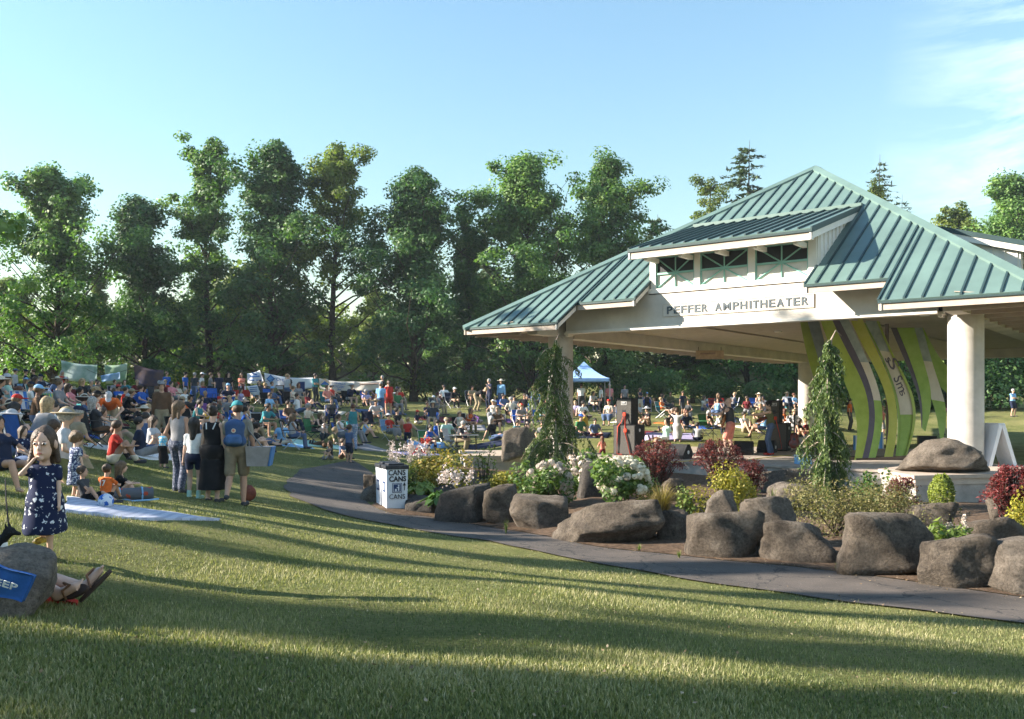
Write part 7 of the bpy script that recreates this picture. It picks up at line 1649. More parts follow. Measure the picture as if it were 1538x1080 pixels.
# ------------------------------------------------------------------ recycling bins
bin_w = mat('white_corrugated_plastic', (.62, .65, .70), .55, .03, 3, .04, 30); blk = mat('black_moulded_plastic', (.02, .022, .028), .5, .1, 8); ink = mat('black_marker_ink', (.015, .015, .02), .7, .02, 9); navy_ink = mat('navy_printed_ink', (.02, .04, .11), .6, .05, 9)
BH, BW = .86, .43
corner = Vector(hit(581, 767)); corner.z += .01
for i in range(2):
    al = D2R(21); ex = Vector((math.cos(al), math.sin(al), 0)); ey = Vector((-math.sin(al), math.cos(al), 0))
    o_ = corner + ey * (i * (BW + .035)) + ex * (-.02 * i)
    b_ = empty('recycling_bin', o_, al); tag(b_, ['white recycling bin with black lid lettered CANS facing the path', 'white recycling bin behind the one lettered CANS'][i], 'bin', 'recycling bins beside the path')
    t = .015
    mb = MB(); V = [(0, 0, 0), (BW, 0, 0), (BW, BW, 0), (0, BW, 0), (-t, -t, BH), (BW + t, -t, BH), (BW + t, BW + t, BH), (-t, BW + t, BH)]
    mb.add(V, [(3, 2, 1, 0), (4, 5, 6, 7), (0, 1, 5, 4), (1, 2, 6, 5), (2, 3, 7, 6), (3, 0, 4, 7)]); mb.build('bin_body', bin_w, b_)
    lid = MB(); lid.box((-.035, -.035, BH - .02), (BW + .035, BW + .035, BH + .06), bev=.012); lid.box((.04, .04, BH + .058), (BW - .04, BW - .04, BH + .10), bev=.02); lid.build('lid', blk, b_)
    X4 = Matrix.Rotation(D2R(90), 4, 'X')
    def front(x, z): return Matrix.Translation((x, -.016, z)) @ X4
    def leftf(y, z): return Matrix.Translation((-.016, y, z)) @ Matrix.Rotation(D2R(-90), 4, 'Z') @ X4
    text_on('CANS', 'lettering', .36, .115, front(.03, .715), ink, b_, .006, .022); text_on('CANS', 'lettering', .36, .115, front(.045, .585), ink, b_, .006, .03); text_on('CANS', 'lettering', .33, .10, front(.05, .225), ink, b_, .006, -.005)
    lg = MB(); lg.box((.115, -.018, .355), (.315, -.006, .555)); lg.build('logo_frame', navy_ink, b_); l2 = MB(); l2.box((.128, -.0195, .368), (.302, -.0185, .542)); l2.build('logo_border', bin_w, b_); l3 = MB(); l3.box((.138, -.021, .378), (.292, -.0198, .532)); l3.build('logo_field', navy_ink, b_)
    mn = MB(); mn.tube([(.245, -.0215, .505), (.245, -.0235, .505)], .017, 14); mn.prism([(0, 0)] * 3, 0, 0) if False else None
    mn.box((.232, -.0235, .395), (.258, -.0215, .485)); mn.box((.205, -.0235, .455), (.232, -.0215, .470)); mn.box((.165, -.0235, .385), (.205, -.0215, .435)); mn.build('logo_figure', bin_w, b_)
    ar = MB(); ar.add([(.335, -.018, .50), (.40, -.018, .50), (.3675, -.018, .57)], [(0, 1, 2)]); ar.add([(.335, -.021, .50), (.40, -.021, .50), (.3675, -.021, .57)], [(0, 1, 2)]); ar.box((.361, -.021, .40), (.374, -.018, .50)); ar.build('arrow', ink, b_)
    pn = MB(); pn.box((-.018, .10, .36), (-.010, .33, .58)); pn.build('side_print', navy_ink, b_); p2 = MB(); p2.box((-.0205, .14, .40), (-.0182, .29, .54)); p2.build('side_print_centre', mat('grey_blue_print', (.30, .36, .44), .6, .05, 9), b_)
    dot = MB(); dot.tube([(-.014, .22, .80), (-.022, .22, .80)], .02, 12); dot.build('grommet', blk, b_)

# ------------------------------------------------------------------ blue canopy tent
cn = empty('canopy_tent', gat(877, 53.5)); tag(cn, 'pale blue pop-up canopy tent at the back of the lawn', 'tent')
zg = cn.location.z; wz = lambda py: ZC - (py - YH) / FPX * 53.5 - zg
W2 = 1.42; ze_, zp = wz(569), wz(543)
nn = 10; V = []; F = []
for k in range(4):
    a0 = [(-W2, -W2), (W2, -W2), (W2, W2), (-W2, W2)][k]; a1 = [(W2, -W2), (W2, W2), (-W2, W2), (-W2, -W2)][k]; b0 = len(V)
    for j in range(nn + 1):
        t = j / nn; z = ze_ + (zp - ze_) * t ** 1.5
        for q in (a0, a1): V.append((q[0] * (1 - t), q[1] * (1 - t), z))
    F += [(b0 + 2 * j, b0 + 2 * j + 1, b0 + 2 * j + 3, b0 + 2 * j + 2) for j in range(nn)]
cm = mat('pale_blue_tent_fabric', (.30, .46, .75), .7, .06, 2); obj('tent_roof', raw_mesh('tent_roof', np.array(V), F, False, [cm]), cn)
vl = MB()
for (x0, y0), (x1, y1) in (((-W2, -W2), (W2, -W2)), ((W2, -W2), (W2, W2)), ((W2, W2), (-W2, W2)), ((-W2, W2), (-W2, -W2))): vl.add([(x0, y0, ze_ - .18), (x1, y1, ze_ - .18), (x1, y1, ze_), (x0, y0, ze_)], [(0, 1, 2, 3)])
vl.build('valance', cm, cn)
for sx_ in (-1, 1):
    for sy_ in (-1, 1): mb = MB(); mb.box((sx_ * (W2 - .03) - .03, sy_ * (W2 - .03) - .03, -.05), (sx_ * (W2 - .03) + .03, sy_ * (W2 - .03) + .03, ze_)); mb.build('tent_leg', fr_m, cn)

# ------------------------------------------------------------------ banners, tables
def banner(pts, Y, m, label, sag=.06, n=14, name='banner', dy=0.0):
    """cloth hung between corner pixels (tl, tr, br, bl) at distance Y, gently bulging"""
    a, b, c, d = [at(*p, Y + (dy if i in (1, 2) else 0)) for i, p in enumerate(pts)]; V = []; m_ = 6
    for j in range(m_ + 1):
        for i in range(n + 1):
            u_, v_ = i / n, j / m_; p = (a * (1 - u_) + b * u_) * (1 - v_) + (d * (1 - u_) + c * u_) * v_
            V.append((p.x, p.y + .05 * math.sin(9 * u_ + 2 * v_) * (.3 + v_), p.z - sag * math.sin(u_ * 3.14159)))
    N = len(V); w = n + 1; V += [(x, y + .012, z) for x, y, z in V]
    F = [(j * w + i, (j + 1) * w + i, (j + 1) * w + i + 1, j * w + i + 1) for j in range(m_) for i in range(n)]; F = F + [tuple(N + k for k in f[::-1]) for f in F]
    for i in range(n): F += [(i, i + 1, N + i + 1, N + i), (m_ * w + i + 1, m_ * w + i, N + m_ * w + i, N + m_ * w + i + 1)]
    e = empty(name, (0, 0, 0)); tag(e, label, 'banner', 'banners hung behind the crowd'); obj('banner_cloth', raw_mesh('banner_cloth', np.array(V), F, True, [m]), e)
    cr_ = MB()
    for q, dx in ((a, -.9), (b, .9)): cr_.tube([q, (q.x + dx, q.y + .3, q.z + .35)], .012, 5)
    cr_.build('cord', blk, e); e['_f'] = 0
    def place(px, py, off=.075):
        p = at(px, py, Y - off + (dy * (px - pts[0][0]) / max(1, pts[1][0] - pts[0][0]))); tilt = math.atan2((b - a).z, (b - a).x) if True else 0
        return Matrix.Translation(p) @ Matrix.Rotation(D2R(90), 4, 'X') @ Matrix.Rotation(math.atan2((b - a).z, (b - a).x), 4, 'Z')
    return e, place
ban_w = mat('white_banner_vinyl', (.62, .64, .68), .6, .04, 2); ban_c = mat('cream_banner_vinyl', (.58, .54, .48), .6, .04, 2); blue_ink = mat('blue_banner_ink', (.03, .12, .36), .6, .04, 5)
pic1 = mat('green_landscape_print', (.10, .22, .16), .7, 0, 1.1, col2=(.50, .58, .60), detail=7); pic2 = mat('pale_green_print', (.13, .26, .14), .7, 0, .9, col2=(.42, .50, .40), detail=6); pic3 = mat('dark_colourful_print', (.015, .025, .08), .7, 0, 1.0, col2=(.16, .09, .05), detail=7)
PXM = 1 / FPX
banner([(92, 541), (146, 548), (146, 572), (92, 570)], 51, pic1, 'green and pale picture banner behind the woman in red', .08)
banner([(157, 548), (191, 545), (190, 572), (158, 576)], 51.5, pic2, 'pale green picture banner above the blue table sign', .08)
e, pl_ = banner([(151, 564), (180, 559), (181, 570), (152, 574)], 50, mat('blue_printed_sign', (.03, .18, .50), .5, 0, 1.2, col2=(.35, .50, .62)), 'tilted blue printed sign on the table', .0)
banner([(200, 546), (246, 556), (245, 584), (203, 575)], 51, pic3, 'dark blue banner with orange swirls near the bright blue shirts', .1)
e, pl_ = banner([(371, 561), (390, 556), (397, 574), (371, 576)], 50, ban_w, 'crumpled white banner with blue strokes left of the diamond banner', .05)
mb = MB(); 
for (x0, y0, x1, y1) in ((376, 566, 390, 565), (374, 571, 382, 571), (385, 571, 393, 571), (378, 560, 386, 563)): mb.tube([at(x0, y0, 49.88), at(x1, y1, 49.88)], .035, 4)
mb.build('printed_strokes', blue_ink, e)
e, pl_ = banner([(397, 560), (470, 567), (470, 583), (398, 579)], 50, ban_w, 'white banner with blue diamond logo strung between the trees', .12)
dmd = MB(); c_ = at(406.5, 569, 49.85); k_ = .24; dmd.add([(c_.x - k_, c_.y, c_.z), (c_.x, c_.y, c_.z - k_), (c_.x + k_, c_.y, c_.z), (c_.x, c_.y, c_.z + k_)], [(0, 1, 2, 3)]); k_ = .17; dmd2 = MB(); dmd2.add([(c_.x - k_, c_.y - .012, c_.z), (c_.x, c_.y - .012, c_.z - k_), (c_.x + k_, c_.y - .012, c_.z), (c_.x, c_.y - .012, c_.z + k_)], [(0, 1, 2, 3)])
dmd.build('diamond_logo', blue_ink, e); dmd2.build('diamond_centre', mat('light_blue_ink', (.10, .26, .52), .6, .05, 6), e)
text_on('Oregon', 'lettering', .78, .25, pl_(414.5, 573.5, .14), blue_ink, e, .01, .01)
e, pl_ = banner([(479, 568), (532, 573), (531, 590), (480, 584)], 49, ban_c, 'cream banner with round mountain logo and cycling lettering', .08)
c_ = at(488, 575.5, 48.86); r_ = .25; lg = MB(); lg.tube([(c_.x, c_.y, c_.z), (c_.x, c_.y - .006, c_.z)], r_, 26); lg.build('round_logo', mat('orange_sky_print', (.58, .36, .12), .6, 0, 6, col2=(.50, .55, .60)), e)
mt = MB(); mt.add([(c_.x - .24, c_.y - .012, c_.z - .08), (c_.x + .24, c_.y - .012, c_.z - .08), (c_.x + .13, c_.y - .012, c_.z + .02), (c_.x, c_.y - .012, c_.z + .11), (c_.x - .12, c_.y - .012, c_.z + .02)], [(0, 1, 2, 3, 4)]); mt.build('logo_mountain', blue_ink, e)
fd = MB(); fd.add([(c_.x - .24, c_.y - .015, c_.z - .085), (c_.x - .14, c_.y - .015, c_.z - .21), (c_.x + .14, c_.y - .015, c_.z - .21), (c_.x + .24, c_.y - .015, c_.z - .085)], [(0, 1, 2, 3)]); fd.build('logo_field', mat('green_print', (.06, .22, .10), .6, .05, 6), e)
text_on('CORVALLIS', 'lettering', .74, .12, pl_(498.5, 576.5, .14), blue_ink, e, .01, .01); text_on('CYCLERY', 'lettering', .60, .12, pl_(501, 581.6, .14), blue_ink, e, .01, .01); text_on('INC', 'lettering', .24, .11, pl_(507, 586.4, .14), blue_ink, e, .01, .01)
e, pl_ = banner([(531, 573), (573, 571), (573, 584), (532, 587)], 49.5, ban_c, 'pale banner with a faint line of print at the end of the row', .05)
mb = MB(); mb.tube([at(540, 577.5, 49.36), at(569, 576, 49.36)], .045, 4); mb.build('faint_print', mat('brown_print', (.30, .22, .18), .7, .1, 9), e)
def table(px, Y, w, d, h, rz, label, cl=None, drop=.6, topm=None):
    t = empty('folding_table', gat(px, Y), rz); tag(t, label, 'table', 'tables behind and beside the crowd')
    MB().box((-w / 2, -d / 2, h - .03), (w / 2, d / 2, h), bev=.008).build('table_top', topm or mat('grey_table_top', (.34, .33, .31), .6, .05, 5), t)
    for sx_ in (-1, 1):
        for sy_ in (-1, 1): m_ = MB(); m_.tube([(sx_ * (w / 2 - .08), sy_ * (d / 2 - .06), 0), (sx_ * (w / 2 - .10), sy_ * (d / 2 - .08), h - .03)], .014, 6); m_.build('table_leg', frd_m, t)
    if cl:
        c = MB(); c.box((-w / 2 - .02, -d / 2 - .02, h + .003), (w / 2 + .02, d / 2 + .02, h + .012)); c.add([(-w / 2 - .02, -d / 2 - .025, h + .01), (w / 2 + .02, -d / 2 - .025, h + .01), (w / 2 + .03, -d / 2 - .05, h - drop), (-w / 2 - .03, -d / 2 - .05, h - drop)], [(3, 2, 1, 0)]); c.build('table_cloth', cl, t)
    return t
table(700, 36.6, 1.0, .6, .70, .1, 'small grey table of the man writing on the lawn')
pot = empty('paper_cup', gat(699, 36.5) + Vector((0, 0, .72))); tag(pot, 'white and red paper cup on the small table', 'cup'); mb = MB(); mb.tube([(0, 0, 0), (0, 0, .17)], [.04, .055], 12); mb.build('cup_body', cloth('white'), pot); mb = MB(); mb.tube([(0, 0, .05), (0, 0, .09)], [.0445, .0485], 12); mb.build('cup_band', cloth('red'), pot)
table(364, 48.5, 1.0, .6, .75, .0, 'table with bright red cloth and bottles behind the crowd', cloth('red'), .35)
for k in range(5):
    b_ = gat(359.5 + 2.2 * k, 48.4) + Vector((0, 0, .765)); mb = MB(); mb.tube([b_, b_ + Vector((0, 0, .18)), b_ + Vector((0, 0, .22)), b_ + Vector((0, 0, .30))], [.045, .045, .018, .018], 10); o = mb.build('bottle', [cloth('black'), cloth('white'), cloth('charcoal'), cloth('maroon'), cloth('white')][k]); tag(o, ['dark bottle at the banner-free end of the red table', 'white bottle second on the red table', 'grey bottle in the middle of the red table', 'maroon bottle fourth on the red table', 'white bottle at the banner end of the red table'][k], 'bottle', 'bottles on the red table')
e, pl_ = banner([(370, 580), (386, 578), (393, 594), (377, 592)], 47.6, ban_w, 'small white poster hanging askew from the red table', .02)
mb = MB()
for yy in (582, 585, 588): mb.tube([at(375, yy, 47.5), at(386, yy - .6, 47.5)], .02, 4)
mb.build('printed_strokes', blue_ink, e)
t = table(441, 48.5, 2.0, .7, .78, 0, 'table with dark navy cloth lettered IOS', mat('dark_navy_cloth', (.012, .014, .03), .85, .05, 9), .72)
text_on('IOS', 'lettering', .36, .26, Matrix.Translation((.10, -.40, .22)) @ X4, cloth('white'), t, .006, .01)
t2 = table(168, 49, 1.8, .7, .75, 0, 'table under the blue printed sign behind the crowd', cloth('khaki'), .4)
cs = empty('display_case', gat(421, 48.6) + Vector((0, 0, .79))); tag(cs, 'small glass-fronted box on the navy cloth table', 'box'); MB().box((-.22, -.15, 0), (.22, .15, .26), bev=.01).build('case_body', cloth('brown'), cs); MB().box((-.18, -.157, .04), (.18, -.151, .22)).build('case_front', cloth('light grey'), cs)
sc_ = empty('display_board', gat(453, 48.3) + Vector((0, 0, .79))); tag(sc_, 'dark blue upright board on the navy cloth table', 'board'); MB().box((-.17, -.02, 0), (.17, .02, .48), bev=.006).build('board_panel', mat('dark_blue_board', (.02, .04, .13), .6, .05, 6), sc_)
hd = MB(); hd.box((-.75, -.02, 0), (.75, .02, .42)); 

# ------------------------------------------------------------------ things on the stage
def spk(p, rz, w, d, h, label, horn=True, group='loudspeakers on the stage', badge=None):
    s = empty('loudspeaker', p, rz); tag(s, label, 'loudspeaker', group)
    MB().box((-w / 2, -d / 2, 0), (w / 2, d / 2, h), bev=.018).build('cabinet', mat('black_speaker_carpet', (.022, .022, .024), .9, .15, 20, .3, 150), s)
    MB().box((-w / 2 + .03, -d / 2 - .012, .03), (w / 2 - .03, -d / 2 + .001, h - .03), bev=.004).build('grille', mat('dark_grey_grille', (.07, .066, .06), .7, .1, 40, .4, 220), s)
    if horn:
        m_ = MB(); m_.box((-.10, -d / 2 - .02, h * .74), (.10, -d / 2 - .013, h * .88)); m_.build('horn_flare', mat('pale_grey_plastic', (.36, .36, .35), .6, .05, 9), s); m2 = MB(); m2.box((-.07, -d / 2 - .024, h * .77), (.07, -d / 2 - .0205, h * .85)); m2.build('horn_mouth', blk, s)
        m3 = MB(); m3.box((-.06, -d / 2 - .02, h * .40), (.06, -d / 2 - .013, h * .55)); m3.build('port', blk, s)
        MBt = Matrix.Translation((-.055, -d / 2 - .0245, h * .785)) @ X4; text_on('JBL', 'badge', .11, .055, MBt, cloth('white'), s, .003, .02)
    else:
        m_ = MB(); m_.tube([(w / 2 + .001, -.05, h * .82), (w / 2 + .012, -.05, h * .82)], .055, 16); m_.build('side_logo', cloth('white'), s)
        for zz in (.12, .12):
            pass
        for yy in (-.12, .06): m_ = MB(); m_.tube([(w / 2 + .001, yy, h * .14), (w / 2 + .015, yy, h * .14)], .035, 14); m_.build('pole_socket', mat('pale_grey_plastic', (.36, .36, .35), .6, .05, 9), s)
    return s
ZS = STAGE_Z + .004
def on_stage(px, py): x, y = st(px, py); return Vector((x, y, ZS))
p1_ = on_stage(945, 683); RZ = D2R(-32)
spk(p1_, RZ, .78, .75, .98, 'big black subwoofer under the left speaker tower', False); spk(p1_ + Vector((-.06, .02, .985)), RZ, .56, .5, .86, 'tall black speaker with horn atop the left subwoofer')
strap_m = mat('red_orange_webbing', (.52, .05, .02), .7, .08, 12)
def strap(p0, rz, pts, label, th=.028):
    e = empty('ratchet_strap', p0, rz); tag(e, label, 'strap', 'red straps on the speaker towers'); mb = MB(); mb.tube(pts, th, 6, flat=.35); mb.build('webbing', strap_m, e); b = MB(); b.box((pts[0][0] - .05, pts[0][1] - .03, pts[0][2] - .06), (pts[0][0] + .05, pts[0][1] + .02, pts[0][2] + .06), bev=.01); b.build('ratchet', strap_m, e)
fy = -.42
strap(p1_, RZ, [(-.02, fy + .10, 1.32), (-.14, fy + .10, 1.06), (-.22, fy, .92), (-.235, fy, .4), (-.24, fy, .04), (-.05, fy - .03, .03)], 'red strap looped down the front of the left speaker tower')
strap(p1_, RZ, [(.06, fy, .80), (.0, fy + .1, 1.28), (.05, fy, .72), (.14, fy, .4), (.22, fy, .04)], 'red strap slanting across the left subwoofer')
p2_ = on_stage(1172, 677); RZ2 = D2R(-30)
spk(p2_, RZ2, .62, .62, .98, 'black subwoofer behind the fiddle player', False); spk(p2_ + Vector((-.14, .1, .985)), RZ2, .42, .42, .80, 'black speaker on the subwoofer behind the fiddle player')
strap(p2_, RZ2, [(-.08, -.36, 1.15), (.06, -.37, .6), (.14, -.37, .08), (-.2, -.40, .05)], 'red strap slanting across the right subwoofer')
def wedge(p, rz, label, s=1.0):
    o = empty('stage_monitor', p, rz); tag(o, label, 'monitor', 'wedge monitors on the stage floor'); w = .30 * s
    P = [(-.26, 0), (.24, 0), (.30, .12), (.02, .44), (-.12, .44), (-.30, .20)]; P = [(y * s, z * s) for y, z in P]
    mb = MB(); n = len(P); V = [(-w, y, z) for y, z in P] + [(w, y, z) for y, z in P]; mb.add(V, [tuple(range(n)), tuple(range(2 * n - 1, n - 1, -1))] + [(i, n + i, n + (i + 1) % n, (i + 1) % n) for i in range(n)]); mb.build('cabinet', mat('black_speaker_carpet', (.022, .022, .024), .9, .15, 20), o)
    a, b = Vector((0, P[5][0], P[5][1])), Vector((0, P[4][0], P[4][1])); nr_ = Vector((0, -(b.z - a.z), b.y - a.y)).normalized()
    g = MB(); V = [Vector((sx_ * (w - .03), q.y, q.z)) + nr_ * .006 for q in (a.lerp(b, .06), a.lerp(b, .94)) for sx_ in (-1, 1)]; g.add(V, [(0, 1, 3, 2)]); g.build('grille', mat('dark_grey_grille', (.07, .066, .06), .7, .1, 40), o)
    l_ = MB(); c = MB(); c.tube([(-w - .001, -.02 * s, .2 * s), (-w - .012, -.02 * s, .2 * s)], .055 * s, 14); c.build('side_socket', cloth('white'), o); return o
wedge(on_stage(1020, 689), D2R(140), 'wedge monitor left of the singer facing away'); wedge(on_stage(1062, 685), D2R(150), 'wedge monitor in front of the singer', .9); wedge(on_stage(1117, 683), D2R(160), 'wedge monitor between the two musicians'); wedge(on_stage(1152, 680), D2R(150), 'wedge monitor beside the fiddle player feet', .95)
def mic(p, h, boom, rz, label):
    o = empty('microphone_stand', p, rz); tag(o, label, 'microphone stand', 'microphone stands'); mb = MB(); mb.tube([(0, 0, .12), (0, 0, h)], .012, 8); mb.build('pole', frd_m, o)
    for k in range(3): a = k * 2.094; l_ = MB(); l_.tube([(0, 0, .14), (.26 * math.cos(a), .26 * math.sin(a), .01)], .010, 6); l_.build('leg', frd_m, o)
    b = MB(); b.tube([(0, .22, h - .10), (0, -boom, h + boom * .45)], .009, 6); b.build('boom', frd_m, o); m_ = MB(); e = Vector((0, -boom, h + boom * .45)); m_.tube([e, e + Vector((0, -.14, .03)), e + Vector((0, -.15, .032)), e + Vector((0, -.2, .04))], [.014, .02, .028, .026], 10); m_.build('microphone', mat('grey_microphone', (.30, .30, .31), .4, .05, 9, metal=.5), o)
mic(on_stage(1071, 682), 1.38, .30, D2R(70), 'microphone stand with boom in front of the singer'); mic(on_stage(1128, 681), 1.35, .35, D2R(70), 'microphone stand between singer and fiddle player'); mic(on_stage(1200, 679), 1.0, .3, D2R(-60), 'low microphone stand left of the right weeping cedar')
def guitar(M4, label, c=(.30, .12, .04), s=1.0, name='guitar'):
    o = empty(name, (0, 0, 0)); o.matrix_world = M4; tag(o, label, name); F = Field((-.28, -.12, -.30), (.28, .12, .34), .013)
    F.ell((0, 0, -.08), (.19, .055, .19), None, .03); F.ell((0, 0, .16), (.145, .05, .14), None, .07); b = obj('guitar_body', F.mesh('guitar_body'), o, m=mat(f'{name}_varnish_{c[0]:.2f}', c, .25, .15, 6, spec=.6)); 
    MB().box((-.026, -.065, .20), (.026, -.035, .78)).build('neck', mat('dark_fretboard', (.03, .02, .015), .5, .1, 12), o); MB().box((-.038, -.062, .78), (.038, -.03, .94), bev=.008).build('headstock', mat('dark_fretboard', (.03, .02, .015), .5, .1, 12), o)
    h_ = MB(); h_.tube([(0, -.052, .05), (0, -.062, .05)], .045, 18); h_.build('sound_hole', blk, o); MB().box((-.06, -.068, -.14), (.06, -.05, -.115)).build('bridge', mat('dark_fretboard', (.03, .02, .015), .5, .1, 12), o); return o
def performer(px, foot, hpx, pose, deg, **k):
    x, y = st(px, foot); J = skeleton(POSES[pose], k.get('fem', False), 0); sc = hpx / FPX * y / (J['head'][2] + .115)
    return person((x, y, ZS), D2R(deg), pose, scale=sc, h=HR, fingers=True, group='musicians on the stage', **k)
sg, SJ = performer(1097, 685, 87, 'strumming', -122, shirt='charcoal', sleeve='none', low=('shorts', 'coral'), hair=None, skin=2, label='bald singer in dark sleeveless shirt and red shorts playing guitar', shoes='khaki'); face_parts(sg, SJ, 1.0)
fd_, FJ = performer(1157, 683, 80, 'fiddling', -104, shirt='olive', sleeve='none', low=('trousers', 'denim'), hair=('a hair bun', 'dark'), fem=True, skin=2, label='woman in olive top and jeans playing beside the singer', shoes='red'); face_parts(fd_, FJ, 1.0)
MS = Matrix.Translation(sg.location) @ Matrix.Rotation(sg.rotation_euler.z, 4, 'Z') @ Matrix.Scale(sg.scale[0], 4)
guitar(MS @ Matrix.Translation((-.02, -.22, 1.03)) @ Matrix.Rotation(D2R(58), 4, 'Y') @ Matrix.Rotation(D2R(-22), 4, 'X'), 'brown acoustic guitar played by the bald singer')
MF = Matrix.Translation(fd_.location) @ Matrix.Rotation(fd_.rotation_euler.z, 4, 'Z') @ Matrix.Scale(fd_.scale[0], 4)
guitar(MF @ Matrix.Translation((.0, -.26, 1.14)) @ Matrix.Rotation(D2R(30), 4, 'Y') @ Matrix.Rotation(D2R(-64), 4, 'X') @ Matrix.Scale(.72, 4), 'small dark red string instrument held by the woman in olive', (.16, .03, .015), 1, 'mandolin')
gs = on_stage(1193, 678); guitar(Matrix.Translation(gs + Vector((0, 0, .36))) @ Matrix.Rotation(D2R(-20), 4, 'Z') @ Matrix.Rotation(D2R(-12), 4, 'X'), 'red-brown guitar resting upright beside the right subwoofer', (.20, .035, .02))
am = empty('amplifier', on_stage(1196, 675) + Vector((.1, .5, 0)), .2); tag(am, 'small white-fronted amplifier behind the upright guitar', 'amplifier'); MB().box((-.26, -.14, 0), (.26, .14, .42), bev=.012).build('cabinet', cloth('cream'), am); MB().box((-.22, -.155, .06), (.22, -.142, .33)).build('grille', cloth('light grey'), am)
def box_thing(name, p, rz, dims, m, label, cat, lidm=None):
    e = empty(name, p, rz); tag(e, label, cat); w, d, h = dims; MB().box((-w / 2, -d / 2, 0), (w / 2, d / 2, h), bev=.012).build('body', m, e)
    if lidm: MB().box((-w / 2 - .01, -d / 2 - .01, h + .001), (w / 2 + .01, d / 2 + .01, h + .05), bev=.01).build('lid', lidm, e)
    return e
box_thing('cool_box', on_stage(1206, 697), .1, (.40, .26, .20), cloth('sky blue'), 'pale blue cool box on the stage floor beside the cedar', 'box', cloth('white'))
box_thing('equipment_case', Vector((*st(1392, 668, .6)[:2], ZS)), -.3, (.62, .45, .40), blk, 'black equipment case on the stage behind the big boulder', 'case', blk)
box_thing('carton', on_stage(1290, 676), .3, (.42, .10, .52), weave('blue_white_panels', (.10, .28, .62), (.62, .62, .62), (1.3, 1, .0)), 'blue and white panel standing behind the curved sculpture', 'panel')
box_thing('carton', on_stage(1322, 674), .1, (.22, .10, .62), weave('blue_white_panels', (.10, .28, .62), (.62, .62, .62), (1.3, 1, .0)), 'narrow blue and white panel seen in the sculpture gap', 'panel')
cb = MB(); pts = [Vector((*st(a, b)[:2], ZS + .012)) for a, b in ((975, 686), (1010, 695), (1060, 691), (1110, 693), (1150, 688), (1190, 684))]; cb.tube(pts, .012, 5); o = cb.build('cable', mat('yellow_cable', (.45, .36, .08), .6, .05, 9)); tag(o, 'yellow cable lying across the stage floor', 'cable')
# A-frame board on the right plinth
af = empty('sandwich_board', Vector((*st(1494, 699, PZ_)[:2], PZ_ - .004)), D2R(8)); tag(af, 'white plastic sandwich board standing beside the round column', 'sign'); afm = mat('white_moulded_plastic', (.66, .67, .70), .45, .03, 4)
kA = af.location.y / FPX; zt_ = ZC - (637 - YH) * kA - PZ_
for s_, xb in ((-1, -19 * kA), (1, 22 * kA)):
    V = []
    for yy in (-.28, .28):
        V += [(xb - .045 * 1, yy, 0), (xb + .045, yy, 0), (.05 + s_ * .03, yy, zt_), (-.05 + s_ * .03, yy, zt_)]
    MB().add(V, [(0, 1, 2, 3), (7, 6, 5, 4), (0, 4, 5, 1), (1, 5, 6, 2), (2, 6, 7, 3), (3, 7, 4, 0)]).build('panel', afm, af)
MB().box((-.09, -.27, zt_ - .02), (.09, .27, zt_ + .03), bev=.02).build('handle_bar', afm, af)
# wooden sign hanging under the side beam
hs_ = empty('hanging_sign', at(1066, 533, 37.5)); tag(hs_, 'tan wooden sign hanging under the side beam', 'sign'); kk = 37.5 / FPX
MB().box((-21 * kk, -.03, -6.5 * kk), (21 * kk, .03, 6.5 * kk), bev=.006).build('board', mat('tan_sign_wood', (.42, .32, .22), .8, .1, 6), hs_); mb = MB(); mb.tube([(-15 * kk, -.036, 1.5 * kk), (8 * kk, -.036, 2 * kk)], .03, 4); mb.build('dark_print', mat('brown_print', (.30, .22, .18), .7, .1, 9), hs_)
for s_ in (-1, 1): m_ = MB(); m_.tube([(s_ * 17 * kk, 0, 6 * kk), (s_ * 17 * kk, 0, 12 * kk)], .01, 5); m_.build('hanger', frd_m, hs_)

